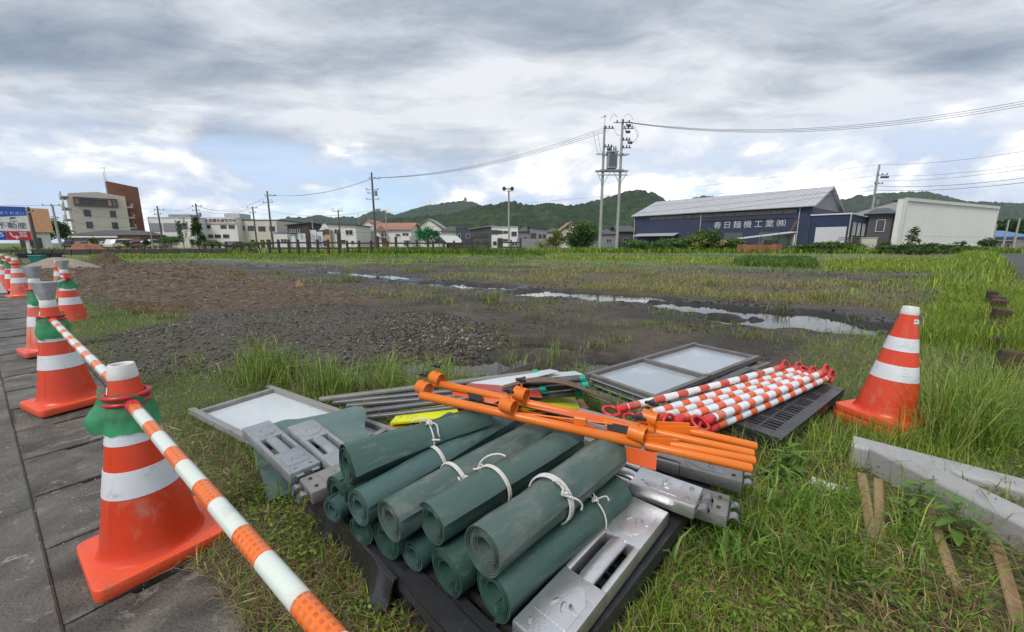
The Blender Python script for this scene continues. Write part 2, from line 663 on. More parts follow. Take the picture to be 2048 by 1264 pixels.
def build_ground():
    xs = graded(-3.2, 4.0, .035, -3900, 3900, 1.045)
    ys = graded(.25, 5.5, .035, -60, 3200, 1.042)
    X, Y = np.meshgrid(xs, ys)
    x, y = X.ravel(), Y.ravel()
    m = masks(x, y)
    z = height(x, y, m)
    nx, ny = len(xs), len(ys)
    i = np.arange(nx * ny).reshape(ny, nx)
    quads = np.stack([i[:-1, :-1], i[:-1, 1:], i[1:, 1:], i[1:, :-1]], -1).reshape(-1, 4)
    me = bpy.data.meshes.new('ground')
    me.vertices.add(len(x)); me.vertices.foreach_set('co', np.stack([x, y, z], 1).astype(np.float32).ravel())
    nq = len(quads)
    me.loops.add(nq * 4); me.loops.foreach_set('vertex_index', quads.astype(np.int32).ravel())
    me.polygons.add(nq); me.polygons.foreach_set('loop_start', np.arange(0, nq * 4, 4, dtype=np.int32))
    me.polygons.foreach_set('use_smooth', np.ones(nq, bool))
    me.update(calc_edges=True)
    for nm, arr in (('m_wet', m['wet']), ('m_gravel', m['gravel']), ('m_straw', m['straw']), ('m_green', m['green']), ('m_olive', m['olive'])):
        a = me.attributes.new(nm, 'FLOAT', 'POINT')
        a.data.foreach_set('value', np.clip(arr, 0, 1).astype(np.float32))
    kind(ob('ground', me, ground_mat()), 'structure')


build_ground()


def hz(x, y):
    return float(height(np.array([x]), np.array([y]))[0])


# rain water standing in the ruts: one level sheet, seen wherever the soil dips below it
def water():
    m = bpy.data.materials.new('standing_water')
    m.use_nodes = True
    t = NT(m.node_tree)
    out = t.n('ShaderNodeOutputMaterial')
    p = t.n('ShaderNodeBsdfPrincipled')
    p.inputs['Base Color'].default_value = (.035, .031, .027, 1)
    p.inputs['Roughness'].default_value = .035
    p.inputs['IOR'].default_value = 1.33
    geo = t.n('ShaderNodeNewGeometry')
    b = t.n('ShaderNodeBump')
    b.inputs['Strength'].default_value = .05
    b.inputs['Distance'].default_value = .01
    t.l(t.noise(geo.outputs['Position'], 14, 3), b.inputs['Height'])
    t.l(b.outputs[0], p.inputs['Normal'])
    t.l(p.outputs[0], out.inputs[0])
    mb = MB()
    for q in POOLS:
        cx, cy = (q[0] + q[2]) / 2, (q[1] + q[3]) / 2
        L = math.hypot(q[2] - q[0], q[3] - q[1]) + q[4] * 5 + .6
        W = q[4] * 5 + .6
        a = math.atan2(q[3] - q[1], q[2] - q[0])
        ca, sa = math.cos(a), math.sin(a)
        mbq = MB()
        n = 18
        mbq.add([(cx + ca * L / 2 * math.cos(k * 2 * math.pi / n) - sa * W / 2 * math.sin(k * 2 * math.pi / n),
                  cy + sa * L / 2 * math.cos(k * 2 * math.pi / n) + ca * W / 2 * math.sin(k * 2 * math.pi / n), -.020 - .00002 * len(mb.v)) for k in range(n)], [tuple(range(n))])
        mb.add(mbq.v, mbq.f)
    kind(mb.build('puddle_water', m), 'structure')


water()

# ------------------------------------------------------------------ road, gutter and its lids on the left
M_ASPH = mat('asphalt', (.030, .029, .029), (.055, .053, .051), scale=24, rough=.62, bump=1.0, bscale=120, dirt=(.15, .14, .13), damount=(.58, .68), dscale=60)
M_LID = mat('old_concrete_lid', (.052, .048, .041), (.175, .160, .136), scale=5.5, rough=.55, rvar=.4, bump=1.0, bscale=95, dirt=(.27, .25, .22), damount=(.56, .70), dscale=9)
M_GUT = mat('gutter_concrete', (.075, .070, .060), (.16, .15, .13), scale=7, rough=.65, bump=1.0, bscale=90, dirt=(.36, .34, .31), damount=(.58, .70), dscale=17)
M_PALE = mat('pale_concrete', (.30, .31, .31), (.38, .39, .39), scale=2, rough=.6, bump=.3, bscale=80, dirt=(.18, .18, .17), damount=(.55, .75), dscale=4)


def lz(t):
    return .018 * min(max(t, 0), 14)


def strip_mesh(s0, s1, t0, t1, dz, n=40):
    mb = MB()
    vs, fs = [], []
    for k in range(n + 1):
        t = t0 + (t1 - t0) * k / n
        for s in (s0, s1):
            p = at_st(s, t)
            vs.append((p.x, p.y, lz(t) + dz))
    for k in range(n):
        fs.append((2 * k, 2 * k + 1, 2 * k + 3, 2 * k + 2))
    return mb.add(vs, fs)


kind(strip_mesh(-9.0, -.12, -4, 60, -.012, 90).build('road', M_ASPH), 'structure')
M_LINE = bpy.data.materials.new('worn_white_paint'); M_LINE.use_nodes = True
t_ = NT(M_LINE.node_tree)
o_ = t_.n('ShaderNodeOutputMaterial'); p_ = t_.n('ShaderNodeBsdfPrincipled'); g_ = t_.n('ShaderNodeNewGeometry')
f_ = t_.ramp(t_.noise(g_.outputs['Position'], 26, 8, .7), [(.46, 0.0), (.54, 1.0)])
t_.l(t_.mix(f_, (.035, .034, .033), (.50, .48, .44)), p_.inputs['Base Color'])
p_.inputs['Roughness'].default_value = .75
t_.l(p_.outputs[0], o_.inputs[0])
kind(strip_mesh(-.20, -.135, -4, 40, -.007, 60).build('road_marking', M_LINE), 'structure')

# strip of side road beyond the verge at the far right
mb_ = MB()
for k in range(30):
    q = []
    for d_, a_ in ((.75, k), (4.9, k), (4.9, k + 1), (.75, k + 1)):
        al = 13.0 + a_ * 2.0
        q.append((P0X + WX * al + WY * d_, P0Y + WY * al - WX * d_, .115))
    mb_.add(q, [(0, 1, 2, 3)])
kind(mb_.build('side_road', M_ASPH), 'structure')

sidewalk = kind(bpy.data.objects.new('sidewalk', None), 'structure')
COL.objects.link(sidewalk)
gm = MB()
for s0, s1, z0, z1 in ((-.115, -.0015, -.10, .006), (LID - .004, LID + .05, -.10, -.012)):
    for k in range(34):
        t0, t1 = -2 + k * .9, -2 + (k + 1) * .9 - .006
        q = [at_st(s0, t0), at_st(s1, t0), at_st(s1, t1), at_st(s0, t1)]
        za, zb = lz(t0), lz(t1)
        zs = [za, za, zb, zb]
        gm.add([(p.x, p.y, z + z0) for p, z in zip(q, zs)] + [(p.x, p.y, z + z1) for p, z in zip(q, zs)],
               [(0, 1, 2, 3), (7, 6, 5, 4), (0, 4, 5, 1), (1, 5, 6, 2), (2, 6, 7, 3), (3, 7, 4, 0)])
gm.build('gutter_edge', M_GUT, sidewalk, bevel=.006)
strip_mesh(-.010, .012, -2, 10, -.004, 40).build('joint_soil', mat('joint_moss', (.05, .048, .03), (.09, .085, .06), scale=20, rough=.9, bump=.8), sidewalk)
# one lid, a concrete slab with a finger notch in its far end
LL, LW = .472, LID - .012
lid = MB().prism([(0, 0), (LW, 0), (LW, LL), (LW * .62, LL), (LW * .60, LL - .024), (LW * .34, LL - .024), (LW * .32, LL), (0, LL)], -.09, 0.0)
lid_me = lid.mesh('lid', bevel=.003, seg=1)
for k in range(-2, 26):
    t0 = -.143 + .48 * k
    if t0 > 9.9:
        break
    p = at_st(.0005, t0)
    # local +x across (s), local +y along (t): the frame is mirrored, so lay the slab with its y axis along t and x along s
    o = ob('lid', lid_me, M_LID, sidewalk)
    jz = rnd.uniform(-.004, .004)
    o.matrix_world = Matrix(((NX, UX, 0, p.x), (NY, UY, 0, p.y), (0, .018 * (t0 >= 0), 1, lz(t0) + jz), (0, 0, 0, 1)))
# pale concrete entrance slabs farther along
for k in range(9):
    t0 = 10.0 + k * 1.15
    q = [at_st(-.10, t0), at_st(.30, t0), at_st(.30, t0 + 1.13), at_st(-.10, t0 + 1.13)]
    za, zb = lz(t0) + .02, lz(t0 + 1.13) + .02
    zs = [za, za, zb, zb]
    MB().add([(p.x, p.y, z - .1) for p, z in zip(q, zs)] + [(p.x, p.y, z) for p, z in zip(q, zs)],
             [(0, 1, 2, 3), (7, 6, 5, 4), (0, 4, 5, 1), (1, 5, 6, 2), (2, 6, 7, 3), (3, 7, 4, 0)]).build('entrance_slab', M_PALE, sidewalk)


# ------------------------------------------------------------------ hills
def forest_mat(name, a, b, c):
    m = bpy.data.materials.new(name)
    m.use_nodes = True
    t = NT(m.node_tree)
    out = t.n('ShaderNodeOutputMaterial')
    p = t.n('ShaderNodeBsdfPrincipled')
    geo = t.n('ShaderNodeNewGeometry')
    n1 = t.noise(geo.outputs['Position'], .05, 6, .7)
    n2 = t.noise(geo.outputs['Position'], .009, 4, .55)
    col = t.ramp(n1, [(.34, a), (.5, b), (.68, c)])
    col = t.mix(t.ramp(n2, [(.4, 0.0), (.65, .55)]), col, a)
    t.l(col, p.inputs['Base Color'])
    p.inputs['Roughness'].default_value = .9
    p.inputs['Specular IOR Level'].default_value = .1
    t.l(p.outputs[0], out.inputs[0])
    return m


def hill(pts, Y, depth, mt, seed, step=6.0, tree=9.0):
    """ridge whose crest stands at distance Y; pts = (photo x, photo y) along the crest"""
    crest = [DP(x, y, Y) for x, y in pts]
    xs = np.arange(crest[0].x, crest[-1].x, step)
    ch = np.interp(xs, [c.x for c in crest], [max(0.0, c.z) for c in crest])
    k = max(1, int(18 / step))
    ch = np.convolve(np.pad(ch, k, mode='edge'), np.ones(2 * k + 1) / (2 * k + 1), 'valid')
    vs = np.linspace(-1, 1, max(30, int(2 * depth / step)))
    Xg, Vg = np.meshgrid(xs, vs)
    Hc = np.tile(ch, (len(vs), 1))
    # spurs and gullies run down from the crest
    spur = fbm(Xg / 130 + Vg * .5, Vg * 1.3 + seed, seed, 4) - .5
    prof = np.clip(1 - np.abs(Vg), 0, 1) ** .85
    Z = Hc * (prof + spur * 1.1 * np.abs(Vg) * (1 - np.abs(Vg)) * 1.6)
    Yg = Y + Vg * depth + (fbm(Xg / 200, Vg * 2, seed + 8, 3) - .5) * 40
    tr = fbm(Xg / tree, Yg / tree * 1.0, seed + 3, 3)
    Z = Z + (tr - .5) * tree * 1.9 * sst(2, 30, Z)
    Z = np.where(np.abs(Vg) > .999, -4, Z)
    ny, nx = Z.shape
    i = np.arange(nx * ny).reshape(ny, nx)
    q = np.stack([i[:-1, :-1], i[:-1, 1:], i[1:, 1:], i[1:, :-1]], -1).reshape(-1, 4)
    me = bpy.data.meshes.new('hill')
    me.from_pydata(np.stack([Xg.ravel(), Yg.ravel(), Z.ravel()], 1).tolist(), [], q.tolist())
    me.update()
    return kind(ob('hill', me, mt), 'structure')


M_FOR1 = forest_mat('hill_forest', (.012, .026, .010), (.028, .054, .018), (.062, .096, .032))
hill([(640, 470), (700, 452), (780, 440), (850, 434), (905, 428), (966, 413), (992, 410), (1019, 399), (1041, 408), (1058, 415), (1089, 405), (1110, 406),
      (1131, 411), (1155, 410), (1180, 404), (1223, 394), (1256, 383), (1274, 380), (1300, 385), (1330, 402), (1400, 428), (1480, 448), (1560, 470)], 1150, 330, M_FOR1, 3, 5.0, 10)
hill([(430, 470), (500, 456), (553, 443), (581, 434), (607, 436), (634, 431), (648, 432), (667, 437), (695, 434), (716, 436), (740, 425), (758, 417), (775, 424), (789, 430),
      (825, 420), (855, 411), (883, 405), (911, 402), (931, 401), (944, 404), (964, 412), (1010, 424), (1070, 440), (1130, 462)], 2600, 600, M_FOR1, 14, 11.0, 18)
hill([(1280, 470), (1330, 428), (1372, 402), (1396, 393), (1415, 391), (1440, 393), (1470, 404), (1540, 424), (1600, 445), (1650, 470)], 2300, 420, M_FOR1, 23, 11.0, 16)
hill([(1560, 450), (1620, 424), (1669, 402), (1702, 394), (1747, 389), (1784, 386), (1825, 383), (1858, 383), (1873, 385), (1899, 394), (1936, 404), (1977, 403),
      (2018, 406), (2070, 405), (2130, 399), (2200, 405), (2300, 430)], 1900, 480, M_FOR1, 31, 8.0, 14)
# the little castle on the far crest
cz = DP(931, 401, 2600)
ck = thing('castle', 'tiny pale castle keep on top of the farthest wooded peak', 'castle', (cz.x, cz.y - 5, cz.z - 6))
MB().box((0, 0, 6), (20, 16, 12)).box((0, 0, 16), (15, 12, 9)).build('keep', mat('castle_wall', (.35, .35, .34)), ck)
mbx = MB()
for z, w, d in ((12, 25, 20), (20.5, 19, 15)):
    mbx.add([(-w / 2, -d / 2, z), (w / 2, -d / 2, z), (w / 2, d / 2, z), (-w / 2, d / 2, z), (-w / 4, 0, z + 5), (w / 4, 0, z + 5)],
            [(3, 2, 1, 0), (0, 1, 5, 4), (2, 3, 4, 5), (1, 2, 5), (3, 0, 4)])
mbx.build('roof', mat('castle_tile', (.07, .075, .08)), ck)

# ================================================================== BUILDINGS AND FAR THINGS
def wall(name, c, c2=None, bump=.15, **k):
    return mat('wall_' + name, c, c2 or tuple(x * .9 for x in c), scale=.6, rough=.75, bump=bump, bscale=20, dirt=tuple(x * .72 for x in c), damount=(.56, .85), dscale=.9, **k)


M_GLASS = mat('window_glass', (.030, .034, .040), (.06, .065, .07), scale=.5, rough=.12, rvar=.05)
M_FRW = mat('window_frame_white', (.60, .60, .58), rough=.5)
M_FRD = mat('window_frame_dark', (.06, .055, .05), rough=.5)
M_WHITE = wall('white', (.70, .69, .66))
M_CREAM = wall('cream', (.62, .58, .50))
M_BEIGE = wall('beige', (.58, .53, .45))
M_PEACH = wall('peach', (.46, .32, .25))
M_BROWN = wall('brown', (.060, .045, .040))
M_DGREY = wall('dark_grey', (.085, .085, .09))
M_MGREY = wall('mid_grey', (.24, .25, .27))
M_NAVY = wall('navy', (.030, .040, .085), (.034, .046, .092))
M_YEL = wall('ochre', (.45, .40, .22))
M_RUST = wall('rusty', (.20, .075, .035), (.30, .14, .07))
M_ROOFD = mat('roof_dark', (.060, .062, .068), (.085, .087, .092), scale=2, rough=.6, bump=.5, bscale=9)
M_ROOFG = mat('roof_grey', (.20, .20, .205), (.26, .26, .265), scale=2, rough=.6, bump=.4, bscale=9)
M_ROOFR = mat('roof_red', (.30, .13, .095), (.38, .19, .14), scale=2, rough=.65, bump=.4, bscale=9)
M_ROOFO = mat('roof_orange', (.36, .19, .085), (.28, .14, .06), scale=3, rough=.65, bump=.6, bscale=12)
M_ROOFB = mat('roof_blue', (.06, .15, .32), (.08, .20, .40), scale=2, rough=.5)
M_METAL = mat('roof_sheet', (.40, .41, .43), (.46, .47, .49), scale=.8, rough=.45, rvar=.1, dirt=(.30, .30, .31), damount=(.5, .8), dscale=1.2)
M_SHUT = mat('shutter', (.62, .63, .65), (.66, .67, .69), scale=.4, rough=.5)
M_POLE = mat('concrete_pole', (.36, .355, .34), (.30, .295, .28), scale=3, rough=.8, bump=.3)
M_POLED = mat('dark_pole', (.085, .075, .065), (.12, .105, .09), scale=3, rough=.8)
M_STEEL = mat('galvanised', (.30, .31, .32), (.38, .39, .40), scale=4, rough=.45, metal=.6)
M_WIRE = mat('black_cable', (.03, .03, .032), rough=.6)
M_PORC = mat('insulator', (.035, .028, .026), rough=.25)
M_CHROME = mat('lamp_glass', (.5, .5, .5), rough=.3)


def windows(root, specs, face='front', W=0, D=0, frame=None, pane=None, y0=0.0):
    """specs: (u, v, w, h) in metres from the facade's lower left corner; each window is a part with a pane"""
    for u, v, w, h in specs:
        fr = MB()
        t = .07
        fr.box((0, 0, h / 2), (w, .10, t)).box((0, 0, -h / 2), (w + .12, .16, t)).box((-w / 2, 0, 0), (t, .10, h)).box((w / 2, 0, 0), (t, .10, h))
        if w > 1.1:
            fr.box((0, 0, 0), (t * .8, .09, h))
        pn = MB().box((0, .03, 0), (w - .02, .04, h - .02))
        if face == 'front':
            loc, rz = (-W / 2 + u, y0 - .03, v), 0
        elif face == 'right':
            loc, rz = (W / 2 + .03, y0 + u, v), math.pi / 2
        else:
            loc, rz = (-W / 2 - .03, y0 + D - u, v), -math.pi / 2
        f = fr.build('window', frame or M_FRW, root, loc=loc, rot=(0, 0, rz))
        pn.build('pane', pane or M_GLASS, f)


def roof_mesh(W, D, H, typ, rise=1.4, over=.4):
    m = MB()
    w, th = W / 2 + over, .16
    y0, y1 = -over, D + over
    if typ == 'flat':
        m.box((0, D / 2, H + .10), (W + .16, D + .16, .22))
    elif typ in ('shed', 'shedl', 'shedr'):
        if typ == 'shed':      # falls towards the back
            zs = [H + rise, H + rise, H, H]
        elif typ == 'shedl':   # high on the right
            zs = [H, H + rise, H + rise, H]
        else:
            zs = [H + rise, H, H, H + rise]
        q = [(-w, y0), (w, y0), (w, y1), (-w, y1)]
        m.add([(a, b, z) for (a, b), z in zip(q, zs)] + [(a, b, z + th) for (a, b), z in zip(q, zs)],
              [(3, 2, 1, 0), (4, 5, 6, 7), (0, 1, 5, 4), (1, 2, 6, 5), (2, 3, 7, 6), (3, 0, 4, 7)])
    elif typ == 'gable':       # ridge along the facade
        ym = D / 2
        m.add([(-w, y0, H), (w, y0, H), (w, ym, H + rise), (-w, ym, H + rise), (-w, y0, H + th), (w, y0, H + th), (w, ym, H + rise + th), (-w, ym, H + rise + th)],
              [(3, 2, 1, 0), (4, 5, 6, 7), (0, 1, 5, 4), (1, 2, 6, 5), (3, 0, 4, 7)])
        m.add([(-w, y1, H), (w, y1, H), (w, ym, H + rise), (-w, ym, H + rise), (-w, y1, H + th), (w, y1, H + th), (w, ym, H + rise + th), (-w, ym, H + rise + th)],
              [(0, 1, 2, 3), (7, 6, 5, 4), (4, 5, 1, 0), (5, 6, 2, 1), (7, 4, 0, 3)])
    elif typ == 'gablef':      # gable end to the front
        for s in (-1, 1):
            m.add([(s * w, y0, H), (0, y0, H + rise), (0, y1, H + rise), (s * w, y1, H), (s * w, y0, H + th), (0, y0, H + rise + th), (0, y1, H + rise + th), (s * w, y1, H + th)],
                  [(0, 1, 2, 3), (7, 6, 5, 4), (0, 4, 5, 1), (1, 5, 6, 2), (2, 6, 7, 3), (3, 7, 4, 0)])
    elif typ == 'hip':
        r = min(W, D) / 2
        m.add([(-w, y0, H), (w, y0, H), (w, y1, H), (-w, y1, H), (-w + r, D / 2, H + rise), (w - r, D / 2, H + rise)],
              [(3, 2, 1, 0), (0, 1, 5, 4), (1, 2, 5), (2, 3, 4, 5), (3, 0, 4)])
    return m


def wall_mesh(W, D, H, typ, rise):
    m = MB()
    x = W / 2
    if typ == 'gablef':
        m.add([(-x, 0, -.6), (x, 0, -.6), (x, 0, H), (0, 0, H + rise - .05), (-x, 0, H), (-x, D, -.6), (x, D, -.6), (x, D, H), (0, D, H + rise - .05), (-x, D, H)],
              [(0, 1, 2, 3, 4), (9, 8, 7, 6, 5), (1, 6, 7, 2), (5, 0, 4, 9), (4, 3, 8, 9), (3, 2, 7, 8)])
    elif typ == 'gable':
        m.add([(-x, 0, -.6), (x, 0, -.6), (x, 0, H), (-x, 0, H), (-x, D, -.6), (x, D, -.6), (x, D, H), (-x, D, H), (-x, D / 2, H + rise - .05), (x, D / 2, H + rise - .05)],
              [(0, 1, 2, 3), (5, 4, 7, 6), (1, 5, 6, 9, 2), (4, 0, 3, 8, 7), (3, 2, 9, 8), (8, 9, 6, 7)])
    elif typ in ('shed', 'shedl', 'shedr'):
        z = {'shed': (H + rise, H + rise, H, H), 'shedl': (H, H + rise, H + rise, H), 'shedr': (H + rise, H, H, H + rise)}[typ]
        q = [(-x, 0), (x, 0), (x, D), (-x, D)]
        m.add([(a, b, -.6) for a, b in q] + [(a, b, zz - .01) for (a, b), zz in zip(q, z)],
              [(3, 2, 1, 0), (4, 5, 6, 7), (0, 1, 5, 4), (1, 2, 6, 5), (2, 3, 7, 6), (3, 0, 4, 7)])
    else:
        m.box((0, D / 2, H / 2 - .3), (W, D, H + .6))
    return m


def house(name, label, pl, pr, ytop, Y, wm, rm, typ='flat', rise=1.4, D=8.0, rz=None, win=(), swin=(), frame=None, over=.4, cat='house', group=None, door=None):
    """pl..pr: photo columns of the facade, ytop: photo row of the eaves, Y: distance"""
    a, b = DP(pl, ytop, Y), DP(pr, ytop, Y)
    W, H = b.x - a.x, a.z
    if rz == 'face':
        rz = math.atan2(-(a.x + b.x) / 2, Y)
        W *= math.cos(rz)
    t = thing(name, label, cat, ((a.x + b.x) / 2, Y, 0), rz if rz is not None else 0.0, group)
    wall_mesh(W, D, H, typ, rise).build('wall', wm, t)
    roof_mesh(W, D, H, typ, rise, over).build('roof', rm, t)
    windows(t, [(u * W, v * H, w, h) for u, v, w, h in win], 'front', W, D, frame)
    windows(t, [(u * D, v * H, w, h) for u, v, w, h in swin], 'right', W, D, frame)
    if door:
        u, w, h = door
        MB().box((-W / 2 + u * W, -.05, h / 2), (w, .12, h)).build('door', M_FRD, t)
    return t, W, H


def part(root, name, m, fn, **k):
    b = MB(); fn(b)
    return b.build(name, m, root, **k)


def text_obj(name, body, size, m, parent, loc, rot=(math.pi / 2, 0, 0), off=.012, ext=.015, space=1.0, sx=1.0):
    c = bpy.data.curves.new('lettering', 'FONT')
    c.body = body; c.size = size; c.extrude = ext; c.offset = off * size; c.space_character = space
    c.align_x = 'CENTER'; c.align_y = 'CENTER'
    c.resolution_u = 3
    o = bpy.data.objects.new('tmp', c)
    COL.objects.link(o)
    dg = bpy.context.evaluated_depsgraph_get()
    me = bpy.data.meshes.new_from_object(o.evaluated_get(dg))
    bpy.data.objects.remove(o)
    me.materials.clear()
    r = ob(name, me, m, parent, loc, rot)
    r.scale = (sx, 1, 1)
    return r


HG = 'houses beyond the field'
# --- left: apartment block with brown stair tower
ap = thing('apartment_building', 'five-storey cream apartment block with tall brown stair tower', 'building', (-100.8, 99, 0), R(50))
W, D, H = 9.6, 12.0, 12.6
MB().add([(-W / 2, 0, -.6), (W / 2, 0, -.6), (W / 2, 0, H), (0, 0, H + .7), (-W / 2, 0, H), (-W / 2, D, -.6), (W / 2, D, -.6), (W / 2, D, H), (0, D, H + .7), (-W / 2, D, H)],
         [(0, 1, 2, 3, 4), (9, 8, 7, 6, 5), (1, 6, 7, 2), (5, 0, 4, 9), (4, 3, 8, 9), (3, 2, 7, 8)]).build('wall', wall('apartment', (.60, .54, .47)), ap)
windows(ap, [(2.5, 8.2, 1.1, 1.5), (6.9, 8.2, 1.0, 1.5), (2.5, 5.4, 1.0, 1.5), (6.9, 5.4, 1.0, 1.5), (2.5, 2.8, 1.0, 1.5), (6.9, 2.8, 1.0, 1.5)], 'front', W, D, M_FRD)
b = MB()
b.box((-.5, -.35, 10.0), (7.4, .7, .35)).box((-.5, -.35, 11.7), (7.4, .5, .25))
for xx in (-4.1, -3.2, 2.3, 3.1):
    b.box((xx, -.35, 10.9), (.2, .6, 1.7))
b.build('balcony', wall('balcony_brown', (.12, .085, .075)), ap)
windows(ap, [(4.0, 10.85, 1.5, 1.2), (5.6, 10.85, 1.4, 1.2), (2.5, 10.85, 1.4, 1.2)], 'front', W, D, M_FRD)
for k in range(5):
    z = 1.4 + k * 2.6
    MB().box((-W / 2 - .6, 5 , z), (1.2, 10, .25)).box((-W / 2 - 1.15, 5, z + .6), (.12, 10, 1.1)).build('balcony', wall('balcony_side', (.46, .42, .37)), ap)
    if k < 4:
      MB().box((-W / 2 - .25, .3 , z + .9), (.3, .3, 2.5)).box((-W / 2 - 1.05, .3, z + .9), (.25, .3, 2.5)).build('balcony_column', M_CREAM, ap)
    if k < 4:
        MB().box((W / 2 + .6, 2.5, z + .9), (1.3, 4, .3)).box((W / 2 + 1.2, 2.5, z + 1.4), (.12, 4, .9)).build('landing', M_CREAM, ap)
tw = MB()
tw.add([(W / 2 - 2.4, 5.0, -.6), (W / 2 + 3.4, 5.0, -.6), (W / 2 + 3.4, 5.0, 15.6), (W / 2 - 2.4, 5.0, 16.6), (W / 2 - 2.4, 8.5, -.6), (W / 2 + 3.4, 8.5, -.6), (W / 2 + 3.4, 8.5, 15.6), (W / 2 - 2.4, 8.5, 16.6)],
       [(0, 1, 2, 3), (5, 4, 7, 6), (1, 5, 6, 2), (4, 0, 3, 7), (3, 2, 6, 7)])
tw.build('stair_tower', wall('tower', (.20, .085, .050)), ap)
text_obj('lettering', 'ハイツ', .7, wall('tower_letters', (.13, .05, .03)), ap, (W / 2 + .2, 4.97, 14.6), off=.02)
MB().rod((W / 2 - 2.2, 6, 16), (W / 2 - 2.3, 6, 20), .05).rod((W / 2 - 3.2, 6, 19.7), (W / 2 - 1.8, 6, 19.9), .04).rod((W / 2 - 2.45, 6, 14), (W / 2 - 2.6, 6, 19), .05).rod((W / 2 - 2.7, 6, 15.4), (W / 2 - 2.3, 6, 15.4), .05).build('antenna', M_STEEL, ap)
# low shop in front of it
t, W, H = house('restaurant', 'low brick-red shop with grey hipped roof below the apartment block', 128, 279, 470, 82, wall('shop', (.20, .10, .07)), M_ROOFD, 'hip', 1.1, 9, win=[(.78, .45, 1.6, 1.4)], cat='shop')
part(t, 'fascia', M_WHITE, lambda b: b.box((-W * .12, -.55, H - .35), (W * .72, .2, .35)))
for u in (.05, .2, .35, .5, .63):
    part(t, 'window', M_GLASS, lambda b: b.box((-W / 2 + u * W, -.04, 1.2), (W * .11, .1, 1.5)))
# house with orange tiled roof, at the left edge
t, W, H = house('tiled_house', 'house with big orange-brown tiled roof behind the real estate signboard', 36, 100, 466, 60, M_WHITE, M_ROOFO, 'gable', 3.6, 5, win=[(.15, .4, .8, 1.6), (.35, .4, .8, 1.6), (.55, .4, .8, 1.6)], frame=M_FRD, group=HG, rz='face')
# factory group
fb = [(.12, .72, 2.4, 1.2), (.42, .72, 2.4, 1.2), (.75, .66, 2.0, 1.3), (.2, .26, 2.2, 2.4)]
t, W, H = house('office_block', 'white two-storey office block with louvred balconies left of the conifer', 296, 384, 436, 88, M_WHITE, M_METAL, 'flat', D=10, win=[(.78, .72, 1.9, 1.4)], cat='building')
for u, w in ((.14, 2.6), (.5, 3.4)):
    for v in (.70, .26):
        MB().box((-W / 2 + u * W, -.1, v * H), (w, .14, 1.7)).build('louvre_window', M_MGREY, t)
MB().add([(.1 * W, -.8, 0), (.44 * W, -.8, 0), (.44 * W, -.8, 2.4), (.32 * W, -.8, 2.6), (.1 * W, -.1, .2), (.44 * W, -.1, 0)], [(0, 1, 2, 3), (3, 2, 5, 4), (0, 3, 4), (1, 5, 2)]).build('stair', M_CREAM, t)
MB().box((0, 4, H + .5), (W * .5, 3, .9)).build('roof_plant', M_MGREY, t)
t, W, H = house('factory', 'white factory with red lettering along its roof edge', 401, 472, 437, 92, M_WHITE, M_METAL, 'flat', D=12, cat='factory',
                win=[(.17, .72, 1.3, .7), (.62, .72, 1.3, .7), (.85, .72, 1.3, .7), (.2, .40, 1.3, .7), (.42, .40, 1.3, .7), (.66, .40, 1.3, .7)], frame=M_FRD)
part(t, 'fascia', M_WHITE, lambda b: b.box((-.3, -.14, H - .55), (W + .9, .2, 1.15)))
RED_L = mat('red_lettering', (.22, .06, .06), rough=.6)
text_obj('lettering', '木設鋼金属製作所', .92, RED_L, t, (W * .08, -.27, H - .55), off=.012, sx=.98)
text_obj('lettering', '株式\n会社', .46, RED_L, t, (-W * .43, -.27, H - .38), off=.01)
part(t, 'roof_plant', wall('roof_room', (.40, .46, .43)), lambda b: b.box((W * .22, 4, H + .6), (W * .44, 4, 1.3)))
part(t, 'canopy', M_ROOFR, lambda b: b.box((-W * .3, -.5, H * .24), (W * .34, 1.2, .25)))
part(t, 'opening', M_FRD, lambda b: b.box((W * .3, -.03, .7), (W * .4, .1, 1.5)))
t, W, H = house('factory', 'long beige factory hall beside the white lettered factory', 473, 552, 441, 94, M_BEIGE, M_ROOFD, 'flat', D=14, cat='factory',
                win=[(.12, .72, 1.1, 1.0), (.36, .72, 1.6, 1.0), (.62, .70, 1.6, 1.0), (.88, .70, 1.2, 1.0)], frame=M_FRD)
for u in (.35, .6, .75):
    part(t, 'door', M_FRD, lambda b: b.box((-W / 2 + u * W, -.05, .9), (.9, .12, 1.9)))
house('warehouse', 'small ochre warehouse between the beige hall and brown house', 553, 577, 452, 100, M_YEL, M_ROOFG, 'flat', D=6, cat='warehouse')
house('garage', 'low white garage with pale blue edge beside the brown house', 548, 574, 467, 84, M_WHITE, M_ROOFB, 'flat', D=6, cat='garage', win=[(.7, .5, 1.2, .8)])
house('brown_house', 'dark brown two-storey house with slanting flat roof', 574, 617, 451, 88, M_BROWN, M_ROOFD, 'shedl', .55, 9, win=[(.14, .76, .5, .6), (.32, .76, .5, .6), (.52, .76, .5, .6)], swin=[(.5, .7, 1.2, 1.0)], group=HG)
house('tiled_house', 'dark-roofed old house squeezed behind the brown house', 618, 650, 459, 102, M_MGREY, M_ROOFD, 'hip', 1.7, 9, win=[(.3, .6, 1.4, 1.0)], group=HG)
t, W, H = house('white_house', 'white house with peach balcony bay and dark flat roof', 643, 711, 451, 86, M_WHITE, M_ROOFD, 'shedr', .35, 9,
                win=[(.45, .74, 1.3, .9), (.80, .70, 1.5, 1.0), (.60, .28, 1.1, .9), (.88, .25, .6, .8)], group=HG)
part(t, 'balcony_bay', M_PEACH, lambda b: b.box((-W * .36, -.45, H * .40), (W * .30, .9, H * .80)))
